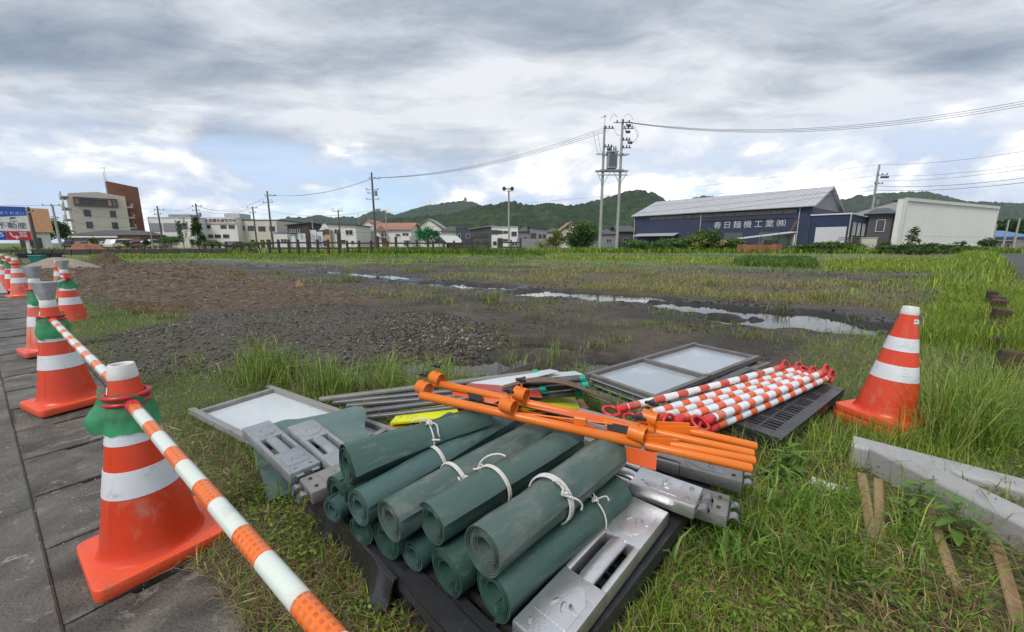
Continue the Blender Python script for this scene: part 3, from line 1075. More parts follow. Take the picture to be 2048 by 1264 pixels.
part(t, 'bay_gable', M_WHITE, lambda b: b.prism([(-W * .53, H * .80), (-W * .19, H * .80), (-W * .36, H * 1.08)], .0, .85, Matrix(((1, 0, 0, 0), (0, 0, -1, 0), (0, 1, 0, 0), (0, 0, 0, 1)))))
for u, v in ((.06, .68), (.2, .72), (.13, .22)):
    part(t, 'window', M_GLASS, lambda b: b.box((-W / 2 + u * W, -.92, v * H), (1.0, .08, 1.1)))
house('white_house', 'tall white gabled house with pale red roof left of the tall pole', 718, 752, 454, 96, M_WHITE, M_ROOFR, 'gablef', 1.7, 9, win=[(.4, .75, .7, 1.4), (.4, .3, .7, 1.2)], group=HG)
t, W, H = house('white_house', 'white house with long red tiled roof right of the tall pole', 752, 822, 460, 84, M_WHITE, M_ROOFR, 'gable', 1.5, 8, win=[(.18, .72, .5, .9), (.28, .72, .5, .9), (.62, .72, .9, .5), (.84, .72, 1.3, .9), (.84, .25, .9, .7)], group=HG)
part(t, 'porch_roof', M_ROOFR, lambda b: b.prism([(-.46 * W, H * .95), (-.2 * W, H * .95), (-.33 * W, H * 1.25)], 0, 1.2, Matrix(((1, 0, 0, 0), (0, 0, -1, 0), (0, 1, 0, 0), (0, 0, 0, 1)))))
part(t, 'balcony', M_WHITE, lambda b: b.box((W * .37, -.35, H * .55), (W * .22, .7, .9)))
part(t, 'door', M_RUST, lambda b: b.box((-W * .28, -.05, 1.0), (1.0, .12, 2.0)))
part(t, 'porch', M_PEACH, lambda b: b.box((-W * .3, -.5, 2.3), (W * .26, 1.0, .2)))
house('apartment_building', 'long white apartment block with grey gable behind the red roof', 765, 835, 447, 112, M_WHITE, M_ROOFG, 'flat', D=8, cat='building', win=[(.4, .9, 2, .5), (.7, .9, 2, .5)])
house('white_house', 'white gabled house with grey roof behind the netted tree', 832, 884, 458, 98, M_WHITE, M_ROOFG, 'gablef', 2.4, 9, win=[(.2, .7, 1.2, 1.0)], group=HG)
house('tiled_house', 'grey-roofed house behind the white tarpaulin shelter', 882, 916, 463, 92, M_CREAM, M_ROOFD, 'hip', 1.4, 8, win=[(.5, .6, 1.2, .9)], group=HG)
house('navy_house', 'navy house with two pale windows left of the charcoal house', 912, 944, 457, 90, wall('slate_blue', (.06, .075, .11)), M_ROOFD, 'flat', D=8, win=[(.2, .62, .6, 1.0), (.72, .62, .7, 1.0)], group=HG)
t, W, H = house('charcoal_house', 'charcoal house with grey shed roof rising to the right', 940, 986, 459, 84, M_DGREY, M_ROOFG, 'shedl', .75, 9, win=[(.2, .66, .8, .5), (.42, .66, .8, .5), (.66, .66, 1.2, .5), (.7, .3, 1.0, .8)], frame=M_FRD, group=HG)
house('white_box_house', 'white box-shaped house behind the loudspeaker pole', 983, 1036, 455, 82, wall('bright_white', (.76, .76, .76)), M_METAL, 'flat', D=8, rise=.3,
      win=[(.12, .78, 1.2, .8), (.32, .78, .9, .6), (.55, .78, 1.2, .4), (.85, .70, 1.0, .8), (.12, .25, .7, .7), (.55, .4, 1.2, .35), (.82, .22, .4, .6), (.93, .22, .4, .6)], frame=M_FRD, door=(.32, 1.1, 2.1), group=HG)
house('tiled_house', 'low grey house with hipped roof right of white box house', 1038, 1062, 463, 96, M_MGREY, M_ROOFD, 'hip', 1.2, 8, win=[(.5, .6, 1.2, .8)], group=HG)
house('grey_house', 'slate grey house with small windows behind the grey panel fence', 1060, 1094, 458, 94, M_MGREY, M_ROOFD, 'shedr', .5, 8, win=[(.2, .62, 1.2, 1.4), (.6, .62, .6, .8), (.85, .62, .6, .8)], frame=M_FRD, group=HG)
house('tiled_house', 'low dark-roofed house between grey house and brown gabled house', 1092, 1126, 464, 104, M_CREAM, M_ROOFD, 'hip', 1.1, 8, group=HG)
house('gabled_house', 'brown gabled house with cream front beside the dark tree', 1124, 1160, 462, 92, M_CREAM, M_ROOFR, 'gablef', 2.0, 9, win=[(.35, .75, .8, 1.0), (.7, .75, .8, 1.0)], frame=M_RUST, group=HG)
house('tiled_house', 'low grey house seen between the two transformer poles', 1203, 1234, 468, 100, M_MGREY, M_ROOFD, 'hip', 1.3, 8, win=[(.5, .5, 1.4, .9)], group=HG)
house('tiled_house', 'dark-roofed house just left of the navy workshop', 1236, 1268, 464, 104, M_DGREY, M_ROOFD, 'gable', 1.6, 8, win=[(.5, .5, 1.4, .9)], group=HG)
# grey panel fence in front of them
pf = thing('panel_fence', 'grey corrugated panel fence below the grey houses', 'fence', DP(1063, 485, 76) - Vector((0, 0, DP(1063, 485, 76).z)))
for k in range(8):
    MB().box((-2.45 + k * .7, 0, .95), (.69, .05 + .02 * (k % 2), 1.9)).build('panel', M_MGREY, pf)
# white tarpaulin shelter
sh = thing('shelter', 'dark field shelter with white tarpaulin roof', 'shelter', DP(902, 490, 66) - Vector((0, 0, DP(902, 490, 66).z)))
sh_w = 4.2
for x in (-1.9, 1.9):
    for y in (0, 2.6):
        MB().rod((x, y, 0), (x, y, 1.5), .05, n=8).build('post', M_POLED, sh)
MB().add([(-1.9, -.3, 2.3), (1.1, -.3, 2.2), (2.3, -.5, 1.1), (-.6, -.5, 1.15), (-1.9, -.3, 2.34), (1.1, -.3, 2.24), (2.3, -.5, 1.14), (-.6, -.5, 1.19)],
         [(0, 1, 2, 3), (7, 6, 5, 4), (0, 4, 5, 1), (1, 5, 6, 2), (2, 6, 7, 3), (3, 7, 4, 0)]).build('tarpaulin', mat('white_tarp', (.72, .74, .76), rough=.4), sh)
MB().add([(-1.9, -.3, 2.25), (-3.0, -.2, 1.0), (-.7, -.4, 1.1), (-1.9, 2.6, 2.25), (-3.0, 2.6, 1.0), (-.7, 2.6, 1.1)], [(0, 1, 2), (5, 4, 3), (0, 3, 4, 1), (0, 2, 5, 3)]).build('gable', M_DGREY, sh)
MB().box((.2, 2.0, .55), (2.4, 1.2, 1.1)).build('stacked_goods', M_FRD, sh)

# --- the navy workshop: long side facing us, gable end on the right
dx, dy = .64, -.768                      # along the front wall, towards its right corner
RC = Vector((49.0, 66.0, 0))
LEN, WID, EAV, RDG = 33.0, 18.5, 7.0, 10.7
ws = thing('workshop', 'navy corrugated workshop with grey roof and white company lettering', 'workshop', RC - Vector((dx, dy, 0)) * (LEN / 2), math.atan2(dy, dx))
x = LEN / 2
MB().add([(-x, 0, -.6), (x, 0, -.6), (x, 0, EAV), (-x, 0, EAV), (-x, WID, -.6), (x, WID, -.6), (x, WID, EAV), (-x, WID, EAV), (-x, WID / 2, RDG - .05), (x, WID / 2, RDG - .05)],
         [(0, 1, 2, 3), (5, 4, 7, 6), (1, 5, 6, 9, 2), (4, 0, 3, 8, 7), (3, 2, 9, 8), (8, 9, 6, 7)]).build('wall', M_NAVY, ws)
MB().add([(x + .02, 0, EAV - .15), (x + .02, WID, EAV - .15), (x + .02, WID / 2, RDG - .2), (x + .06, .1, EAV - .15), (x + .06, WID - .1, EAV - .15), (x + .06, WID / 2, RDG - .25)], [(0, 1, 2), (3, 4, 5)]).build('gable_cladding', wall('gable_grey', (.19, .19, .21)), ws)
roof_mesh(LEN, WID, EAV, 'gable', RDG - EAV, .55).build('roof', M_METAL, ws)
b = MB()
for k in range(46):
    xx = -x - .4 + k * (LEN + .8) / 45
    b.beam((xx, -.5, EAV + .20), (xx, WID / 2, RDG + .19), .05, .06)
b.build('roof_seams', M_METAL, ws)
MB().rod((-x - .5, -.62, EAV + .02), (x + .5, -.62, EAV + .02), .13, n=8).build('gutter', M_METAL, ws)
for u in (-.995, -.09, .90):
    MB().rod((u * x, -.14, 0), (u * x, -.14, EAV - .25), .06, n=8).rod((u * x, -.14, EAV - .25), (u * x, -.6, EAV), .06, n=8).build('downpipe', M_FRW, ws)
M_CLER = mat('clerestory', (.10, .085, .085), (.14, .12, .12), scale=1, rough=.4)
for k in range(14):
    xx = -x * .72 + k * 1.95
    MB().box((xx, -.05, EAV - .62), (1.86, .12, .62)).build('clerestory_pane', M_CLER, ws)
text_obj('lettering', '春日麺機工業㈱', 1.42, mat('white_lettering', (.58, .60, .64), rough=.5), ws, (x * .43, -.10, 4.35), off=.0, space=1.48)
MB().box((x * .40, -.06, 5.35), (15.2, .16, .10)).build('sign_rail', M_FRD, ws)
MB().add([(-x * .93, -2.2, 2.55), (-x * .35, -2.2, 2.55), (-x * .35, -.02, 3.1), (-x * .93, -.02, 3.1), (-x * .93, -2.2, 2.63), (-x * .35, -2.2, 2.63), (-x * .35, -.02, 3.18), (-x * .93, -.02, 3.18)],
         [(3, 2, 1, 0), (4, 5, 6, 7), (0, 1, 5, 4), (1, 2, 6, 5), (2, 3, 7, 6), (3, 0, 4, 7)]).build('awning', M_METAL, ws)
for u in (.02, .30, .66):
    MB().box((u * x, -.05, 1.5), (3.0, .14, 3.0)).build('door', mat('workshop_door', (.10, .105, .11), rough=.5), ws)
    MB().box((u * x - 1.6, -.06, 1.5), (.18, .18, 3.0)).build('door_post', M_RUST, ws)
MB().rod((x * .80, -1.4, 0), (x * .90, -1.4, 4.6), .10, n=6).rod((x * .82, -1.4, 1), (x * .92, -1.4, 4.9), .05, n=6).build('rusty_derrick', M_RUST, ws)
# annex with the white roller shutter
an = thing('annex', 'lower navy annex with wide white roller shutter', 'building', RC + Vector((dx, dy, 0)) * 2.55 + Vector((.03, .02, 0)), math.atan2(dy, dx))
MB().box((0, 8, 2.45), (5.0, 16, 6.1)).build('wall', wall('annex_navy', (.018, .032, .085), (.02, .036, .09)), an)
MB().box((0, 8, 5.58), (5.3, 16.3, .2)).build('roof_edge', M_WHITE, an)
sh_ = MB().box((.25, -.05, 1.75), (3.9, .12, 3.7)).build('roller_shutter', M_SHUT, an)
b = MB()
for k in range(18):
    b.box((.25, -.115, .1 + k * .2), (3.86, .02, .03))
b.build('shutter_slat', M_SHUT, sh_)
MB().rod((2.53, -.1, 0), (2.53, -.1, 5.5), .07, n=8).build('downpipe', M_FRW, an)
windows(an, [(3.2, 3.3, 1.8, 2.0), (6.8, 3.3, 1.8, 2.0), (10.6, 3.3, 1.8, 2.0)], 'right', 5.0, 16, M_FRW, mat('milky_pane', (.45, .47, .46), rough=.25))
# steel mast between workshop and hill
mz = DP(1662, 425, 80)
ms = thing('mast', 'slim steel lattice mast standing behind the workshop gable', 'mast', (mz.x, 80, 0))
b = MB()
for s in (-.35, .35):
    b.rod((s, 0, 0), (s, 0, 9.2), .05, n=6)
for k in range(9):
    b.rod((-.35, 0, k), (.35, 0, k + 1), .03, n=5)
b.build('lattice', M_STEEL, ms)
MB().add([(.4, -.6, 7.4), (2.2, -.6, 7.0), (2.2, .6, 7.0), (.4, .6, 7.4), (.4, 0, 8.0), (2.2, 0, 7.5)], [(0, 1, 2, 3), (0, 4, 5, 1), (2, 5, 4, 3), (0, 3, 4), (1, 5, 2)]).build('hood', M_FRD, ms)

# --- open shed with junk in front of the workshop
sd_ = DP(1530, 490, 45); sd_.z = 0
sd = thing('open_shed', 'lean-to shed with pale sheet roof and white side wall', 'shed', sd_ + Vector((1.0, 0, 0)), R(-20))
MB().add([(-3.4, -.5, 1.55), (1.9, -.9, 2.25), (1.9, 2.2, 2.35), (-3.4, 2.4, 1.65), (-3.4, -.5, 1.6), (1.9, -.9, 2.3), (1.9, 2.2, 2.4), (-3.4, 2.4, 1.7)],
         [(3, 2, 1, 0), (4, 5, 6, 7), (0, 1, 5, 4), (1, 2, 6, 5), (2, 3, 7, 6), (3, 0, 4, 7)]).build('roof', mat('pale_green_sheet', (.38, .46, .43), (.50, .52, .50), scale=3, rough=.5), sd)
MB().box((1.7, .5, 1.0), (.1, 2.4, 2.2)).box((.9, 1.6, 1.0), (1.6, .1, 2.0)).build('side_wall', M_WHITE, sd)
for xx in (-3.2, -1.4, .3):
    MB().rod((xx, -.3, 0), (xx, -.3, 1.75 + .13 * (xx + 3)), .045, n=6).build('post', M_POLED, sd)
MB().box((-1.3, .8, .5), (3.2, 1.3, 1.0)).box((-.2, .3, 1.2), (1.2, .9, .4)).build('stored_goods', M_FRD, sd)
rb = DP(1500, 495, 42); rb.z = 0
rt = thing('rusty_sheet', 'rusty corrugated sheet barrier in front of the lean-to shed', 'sheet', rb + Vector((1.2, 0, 0)), R(-6))
for k in range(9):
    MB().box((-2.2 + k * .5, .04 * (k % 2), .48 + .04 * math.sin(k * 2)), (.49, .05, .95)).build('panel', M_RUST, rt)

# --- white-walled building on the right, with the houses behind it
pl_, pr_ = DP(1797, 486, 45), DP(1980, 486, 55.5)
dv = pr_ - pl_; dv.z = 0
wb = thing('white_hall', 'long blank white-walled building at the right', 'building', ((pl_.x + pr_.x) / 2, (pl_.y + pr_.y) / 2, 0), math.atan2(dv.y, dv.x))
WL = dv.length
MB().box((0, .35, 2.75), (WL, .7, 6.5)).build('wall', wall('hall_white', (.74, .735, .71), (.76, .755, .73), bump=.02), wb)
MB().box((0, -.06, 5.85), (WL + .3, .24, .34)).box((-WL / 2, -.05, 2.9), (.35, .2, 5.9)).box((WL / 2, -.05, 2.9), (.3, .2, 5.9)).build('trim', wall('hall_trim', (.64, .63, .59), bump=.05), wb)
MB().box((0, .35, 6.02), (WL + .1, .8, .10)).build('roof', M_ROOFG, wb)
MB().box((WL / 2 + .12, .5, 2.7), (.2, 1.0, 6.2)).build('end_wall', M_RUST, wb)
b = MB()
for k in range(1, 5):
    b.box((-WL / 2 + k * WL / 5, -.003, 2.8), (.02, .02, 5.6))
b.box((0, -.004, 1.9), (WL - .4, .02, .04))
b.build('wall_seam', wall('hall_seam', (.60, .595, .56), bump=.02), wb)
q = DP(1898, 407, 66)
hb = thing('tiled_house', 'big grey roof with dark ridge cap behind the blank white wall', 'house', (q.x, 67, 0), R(20), group=HG)
MB().box((0, 5, 2.6), (15, 9, 6.4)).build('wall', M_BROWN, hb)
roof_mesh(15, 9, 5.8, 'hip', 2.2, .8).build('roof', M_ROOFG, hb)
MB().box((-.6, 5, 8.1), (2.8, 1.5, .9)).build('ridge_cap', M_FRD, hb)
q = DP(1783, 425, 50)
t2 = thing('dark_house', 'dark two-storey house with green-grey eaves left of the white wall', 'house', (q.x + .6, 52, 0), R(-42), group=HG)
MB().box((0, 1.6, 2.1), (2.2, 3.2, 5.4)).build('wall', M_DGREY, t2)
roof_mesh(2.2, 3.2, 4.8, 'hip', .8, .6).build('roof', mat('roof_greenish', (.07, .09, .095), rough=.5), t2)
windows(t2, [(1.2, 3.3, .8, 1.5)], 'front', 2.2, 3.2)
# small buildings right of the white wall
house('blue_roof_shed', 'long low shed with blue roof at the far right', 1975, 2062, 475, 62, M_MGREY, M_ROOFB, 'gable', 1.0, 8, cat='shed')
house('rusty_shed', 'little red-brown shed with white doors at the far right', 1985, 2030, 487, 56, M_RUST, M_ROOFG, 'shed', .3, 5, cat='shed', win=[(.2, .5, 1.2, 1.0), (.6, .5, 1.2, 1.0)])
house('flat_house', 'pale low house behind the leaning pole right of the annex', 1716, 1752, 463, 76, M_CREAM, M_ROOFG, 'gable', 1.0, 7, group=HG)
house('tiled_house', 'small dark house in the gap right of the annex', 1748, 1782, 473, 70, M_RUST, M_ROOFD, 'gable', .9, 6, win=[(.4, .5, 1.2, .8)], group=HG)

# --- clutter in front of the annex
def gz(px, py, Y):
    p = DP(px, py, Y); p.z = 0
    return p


for k, (px, w, d, h, mm, lab, nm) in enumerate([
        (1697, 2.0, 1.2, 1.9, M_FRD, 'dark rack of stacked trays beside the annex', 'tray_rack'),
        (1722, 2.6, 1.4, 1.7, M_CREAM, 'cream storage box right of the tray rack', 'storage_box'),
        (1680, .9, .9, 1.2, M_WHITE, 'white barrel left of the tray rack', 'barrel'),
        (1754, 1.8, 1.2, .7, M_WHITE, 'low white tank on the ground near the white wall', 'tank')]):
    p = gz(px, 490, 50)
    o = thing(nm, lab, nm.replace('_', ' '), p, R(-20))
    if nm == 'tray_rack':
        for j in range(7):
            MB().box((0, 0, .18 + j * .26), (w, d, .08)).build('tray', mm, o)
        for xx in (-w / 2, 0, w / 2):
            MB().box((xx, -d / 2, .95), (.08, .08, 1.9)).build('upright', M_PEACH, o)
    elif nm == 'barrel':
        MB().lathe([(0, 0), (.42, 0), (.46, .3), (.47, .6), (.46, .9), (.42, 1.2), (.36, 1.24), (0, 1.24)], 16).build('body', mm, o, smooth=40)
        MB().lathe([(.475, .3), (.49, .32), (.475, .34)], 16).lathe([(.475, .88), (.49, .9), (.475, .92)], 16).build('hoop', M_MGREY, o)
    else:
        MB().box((0, 0, h / 2), (w, d, h)).build('body', mm, o, bevel=.06)
        MB().box((0, 0, h + .05), (w + .1, d + .1, .1)).build('lid', M_METAL, o)

# --- white flags and rubbish behind the brown fence
for k, (px, w, h, lab) in enumerate([(588, .5, 1.9, 'first'), (601, .45, 2.2, 'second'), (609, .5, 2.2, 'third'), (629, .75, 2.6, 'fourth, widest'), (641, .7, 2.4, 'blue-lettered')]):
    p = gz(px, 490, 47)
    f = thing('banner', ('%s white banner from the left behind the brown fence' % lab) if k < 4 else 'white banner with blue lettering behind the brown fence', 'banner', p, R(rnd.uniform(-12, 12)), group='white banners behind the fence')
    MB().rod((-w / 2, 0, 0), (-w / 2 - .06, 0, h + .1), .02, n=6).build('pole', M_FRW, f)
    bm_ = MB()
    n = 8
    vs, fs = [], []
    for i in range(n + 1):
        for j in range(4):
            vs.append((-w / 2 + w * j / 3, .06 * math.sin(i * .9 + j + k), .15 + (h - .15) * i / n))
    for i in range(n):
        for j in range(3):
            fs.append((i * 4 + j, i * 4 + j + 1, i * 4 + j + 5, i * 4 + j + 4))
    bm_.add(vs, fs).build('cloth', mat('banner_cloth', (.72, .73, .76), rough=.7, trans=.25), f)
    if k >= 3:
        text_obj('lettering', '分\n譲\n地', .42, mat('banner_ink', (.05, .07, .25) if k == 4 else (.2, .2, .22), rough=.6) if k == 4 else M_MGREY, f, (0, -.09, h * .55), off=.01, ext=.004)


# ------------------------------------------------------------------ fences of dark brown posts
M_FPOST = mat('fence_brown', (.038, .026, .020), (.055, .038, .028), scale=5, rough=.7, bump=.5)


def fence(label, pts, h, rails, hs=None):
    f = thing('post_fence', label, 'fence', pts[0])
    o = Vector(pts[0])
    for k, p in enumerate(pts):
        hh = (hs or {}).get(k, h)
        w = .22 if hh > h else .18
        MB().box((0, 0, hh / 2 - .1), (w, w, hh + .2)).box((0, 0, hh + .015), (w * .8, w * .8, .05)).build('post', M_FPOST, f, loc=Vector(p) - o)
    for a, c in zip(pts, pts[1:]):
        for z in rails:
            MB().beam(Vector(a) - o + Vector((0, .02, z)), Vector(c) - o + Vector((0, .02, z)), .08, .15).build('rail', M_FPOST, f)
    return f


def fx(px, Y):
    p = DP(px, 486, Y)
    return Vector((p.x, Y, 0))


fence('dark brown post and rail fence in front of the white banners', [fx(px, 38) for px in (538, 557, 577, 596, 615, 635, 656, 678)], 1.4, (.62, 1.12), {7: 2.0})
fence('long brown post and rail fence ending near the loudspeaker pole', [fx(px, 41) for px in (694, 718, 742, 756, 775, 792, 815, 834, 856, 866, 888, 908, 925, 944, 955, 977)], 1.3, (.6, 1.08), {3: 1.75, 5: 1.7, 8: 1.65, 13: 1.65})
fence('short brown fence returning beside the loudspeaker pole', [fx(px, 43) for px in (1000, 1022, 1041)], 1.4, (.65, 1.15), {2: 1.6})
fence('dark fence in front of the factories', [fx(px, 44) for px in (408, 424, 438, 452, 466, 481, 498, 516)], 1.0, (.4, .85))

# low dark retaining wall on the left
rw = thing('retaining_wall', 'low dark concrete retaining wall along the grassy bank', 'wall', (0, 0, 0))
a, c = DP(-60, 493, 34), DP(455, 496, 40)
for k in range(14):
    p = a.lerp(c, k / 14); q = a.lerp(c, (k + 1) / 14 - .004)
    p.z = q.z = .22
    MB().beam(p, q, .25, .62).build('block', mat('dark_wall', (.045, .040, .036), (.075, .068, .06), scale=2, rough=.8, bump=.5, bscale=12), rw)


# ------------------------------------------------------------------ poles and wires
def pole_body(root, h, r0, r1, m, lean=(0, 0)):
    MB().rod((0, 0, -.3), (lean[0], lean[1], h), r0, r1, n=12).build('shaft', m, root, smooth=50)


def crossarm(root, z, w, off=0.0, n=3, m=None, y=-.14):
    MB().box((off, y, z), (w, .09, .09)).build('crossarm', m or M_STEEL, root)
    for k in range(n):
        x = off - w / 2 + .08 + k * (w - .16) / max(1, n - 1)
        MB().lathe([(0, 0), (.05, 0), (.075, .05), (.045, .09), (.07, .13), (.04, .18), (0, .2)], 8, Matrix.Translation((x, y, z + .04))).build('insulator', M_PORC, root)


POLES = {}


def pole(key, label, px, ytop, Y, m=None, arms=(), lean=(0, 0), r=.17, cat='utility pole', extra=None, group='utility poles'):
    top = DP(px, ytop, Y)
    t = thing('utility_pole', label, cat, (top.x, Y, 0), group=group)
    pole_body(t, top.z, r, r * .62, m or M_POLED, lean)
    for a in arms:
        crossarm(t, top.z - a[0], a[1], *(a[2:]))
    POLES[key] = (Vector((top.x, Y, top.z)), t)
    return t, top.z


def bucket(t, z, x=.45, r=.24, h=.75):
    MB().lathe([(0, 0), (r, 0), (r, h * .85), (r * .9, h), (0, h * 1.02)], 14, Matrix.Translation((x, -.1, z))).build('transformer', M_MGREY, t, smooth=40)


t, h = pole('left_far', 'dark utility pole between orange-roofed house and signboard', 56, 414, 40, arms=[(.5, 1.2)])
t, h = pole('left_t', 'utility pole with single crossarm left of the apartment block', 104, 409, 55, M_POLE, arms=[(.15, 2.4)])
t, h = pole('ap_r', 'slim pole just right of the brown stair tower', 264, 424, 92, arms=[(1.2, 1.2)], r=.14)
t, h = pole('off_l', 'utility pole in front of the white office block', 314, 412, 74, arms=[(.7, 1.8, .4), (1.5, 1.2)])
t, h = pole('off_s', 'thin grey pole beside the office block corner', 296, 434, 74, M_POLE, r=.10)
t, h = pole('con', 'utility pole with round transformer right of the office block', 391, 407, 76, arms=[(.5, 1.8, .3), (1.3, 1.4)])
bucket(t, h - 2.4, .6)
t, h = pole('fac', 'utility pole in front of the white lettered factory', 505, 413, 80, arms=[(.3, 2.0), (1.2, 1.2)])
t, h = pole('mid1', 'tall leaning-looking utility pole in front of the beige hall', 534, 382, 66, arms=[(.75, 1.7, .5), (1.8, 1.6, 0, 2)])
t, h = pole('tall', 'tallest dark utility pole with many crossarms beside red roof', 743, 345, 62, arms=[(.9, 1.7, .5), (2.5, 1.9), (3.0, 1.5), (3.9, 2.0), (5.6, 1.2, .5, 2)], r=.2)
bucket(t, h - 3.4, .5)
t, h = pole('thin1', 'thin pale pole behind the white banners', 624, 440, 58, M_POLE, r=.09)
t, h = pole('thin2', 'thin pale pole left of the tall white house', 716, 428, 90, M_POLE, r=.10)
t, h = pole('right', 'concrete utility pole behind the annex near the white wall', 1759, 329, 58, M_POLE, arms=[(1.4, 1.5, .5), (2.6, 1.2, .2), (4.2, 1.0, .4, 2)], r=.19)
MB().box((.75, -.3, h - 1.75), (1.0, .25, .25)).build('switchgear', M_PORC, t)
bucket(t, h - 5.4, .5, .2, .6)
t, h = pole('rr1', 'pale pole at the far right behind the blue roof', 2018, 440, 52, M_POLE, r=.12)
t, h = pole('rr2', 'pale pole at the right edge of view', 2040, 436, 44, M_POLE, r=.12)
t, h = pole('rr3', 'thin pole beside the far right trees', 1994, 448, 60, M_POLE, r=.10)

# twin-lamp floodlight poles
for lab, px, yt, Y in (('dark twin floodlight pole by the peach balcony house', 676, 419, 60), ('pale twin floodlight pole by the red roof house', 771, 419, 70)):
    top = DP(px, yt, Y)
    t = thing('floodlight_pole', lab, 'light pole', (top.x, Y, 0), group='floodlight poles')
    pole_body(t, top.z, .12, .08, M_POLED if px < 700 else M_POLE)
    MB().box((0, 0, top.z - .3), (1.3, .07, .07)).build('crossarm', M_STEEL, t)
    for s in (-.6, .6):
        MB().lathe([(.05, 0), (.30, .32), (.31, .36), (0, .36)], 12, Matrix.Translation((s, -.1, top.z - .2)) @ Matrix.Rotation(R(70), 4, 'X')).build('lamp_head', M_CHROME, t)
# loudspeaker pole
top = DP(1015, 378, 47)
t = thing('loudspeaker_pole', 'slim pale pole with twin loudspeaker horns on top', 'speaker pole', (top.x + .15, 47, 0))
pole_body(t, top.z - .1, .12, .09, M_POLE)
for s, a in ((-.28, R(-38)), (.12, R(40))):
    MB().lathe([(.05, -.25), (.06, 0), (.13, .22), (.26, .42), (.25, .42), (.12, .2), (0, .02)], 14, Matrix.Translation((s, -.12, top.z)) @ Matrix.Rotation(a, 4, 'Z') @ Matrix.Rotation(R(96), 4, 'X')).build('horn', mat('horn_paint', (.22, .16, .12), rough=.5), t, smooth=40)
MB().box((0, -.05, top.z - .3), (.5, .08, .08)).build('bracket', M_STEEL, t)

# the transformer on its two-pole platform
tp1, tp2 = DP(1212, 232, 46), DP(1247, 238, 46)
bx = DP(1199, 486, 46).x
tx = thing('transformer_station', 'pole-mounted transformer on a platform between two concrete poles', 'transformer', (bx + .05, 46, 0))
H1, H2 = tp1.z - 1.0, tp2.z
px1, px2 = 0.0, 1.95
MB().rod((px1, 0, -.3), (px1, 0, H1), .19, .12, n=14).build('pole', M_POLE, tx, smooth=50)
MB().rod((px2, 0, -.3), (px2, 0, H2), .19, .12, n=14).build('pole', M_POLE, tx, smooth=50)
MB().rod((px1, 0, H1), (px1, 0, H1 + 1.0), .03, n=6).rod((px1 - .45, 0, H1 + .82), (px1 + .12, 0, H1 + 1.0), .03, n=6).box((px1, 0, H1 + 1.02), (.25, .1, .08)).build('lightning_rod', M_STEEL, tx)
ZP = 9.0
MB().box((.97, -.25, ZP), (3.6, .12, .14)).box((.97, .25, ZP), (3.6, .12, .14)).box((.97, 0, ZP + .1), (2.6, .8, .06)).build('platform', M_STEEL, tx)
MB().box((1.15, -.22, ZP - .45), (3.2, .09, .1)).build('platform_beam', M_STEEL, tx)
for x0, s in ((px1, -.7), (px1, .8), (px2, -.8), (px2, .7)):
    MB().beam((x0, -.2, ZP - 1.5), (x0 + s, -.2, ZP - .1), .06, .06).build('strut', M_STEEL, tx)
tb = MB().box((.97, 0, ZP + 1.1), (1.05, .75, 1.7)).build('transformer_tank', mat('transformer_grey', (.30, .33, .36), (.34, .37, .40), scale=2, rough=.45), tx, bevel=.03)
for k in range(9):
    MB().box((.55 + k * .10, -.44, ZP + 1.15), (.03, .14, 1.3)).build('cooling_fin', mat('fin_grey', (.22, .25, .29), rough=.5), tb)
MB().box((.97, 0, ZP + 2.02), (1.2, .85, .14)).build('tank_lid', M_STEEL, tb)
for x0 in (.62, .82, 1.12, 1.34):
    MB().lathe([(0, 0), (.06, 0), (.09, .08), (.06, .12), (.09, .2), (.06, .25), (.085, .34), (.05, .4), (.02, .55), (0, .56)], 10, Matrix.Translation((x0, 0, ZP + 2.08))).build('bushing', M_PORC, tb)
MB().box((.97, -.2, ZP + 1.75), (3.7, .09, .1)).build('crossarm', M_STEEL, tx)
for z, x0, x1 in ((H1 - .3, -.1, 1.0), (H1 - 2.2, -.1, 1.0), (H1 - 3.1, -.2, 2.6), (H2 - .4, .9, 3.0), (H2 - 1.0, 1.9, 3.2), (H2 - 2.2, 1.9, 2.9), (H2 - 3.0, 1.9, 3.0)):
    MB().box(((x0 + x1) / 2, -.16, z), (x1 - x0, .09, .09)).build('crossarm', M_STEEL, tx)
    for k in range(3):
        xx = x0 + (x1 - x0) * (k + .6) / 3.2
        MB().lathe([(0, -.1), (.05, -.1), (.09, 0), (.05, .06), (.085, .13), (.045, .2), (0, .22)], 8, Matrix.Translation((xx, -.2 - .1 * (k % 2), z + .05))).build('insulator', M_PORC, tx)
for x0, z in ((.55, H1 - 2.5), (.9, H1 - 2.9), (2.55, H2 - .75), (2.8, H2 - 2.5), (2.5, H2 - 1.4)):
    MB().box((x0, -.3, z), (.45, .28, .22)).rod((x0 - .25, -.3, z + .05), (x0 - .25, -.3, z + .35), .04, n=6).build('cutout_switch', M_PORC, tx)
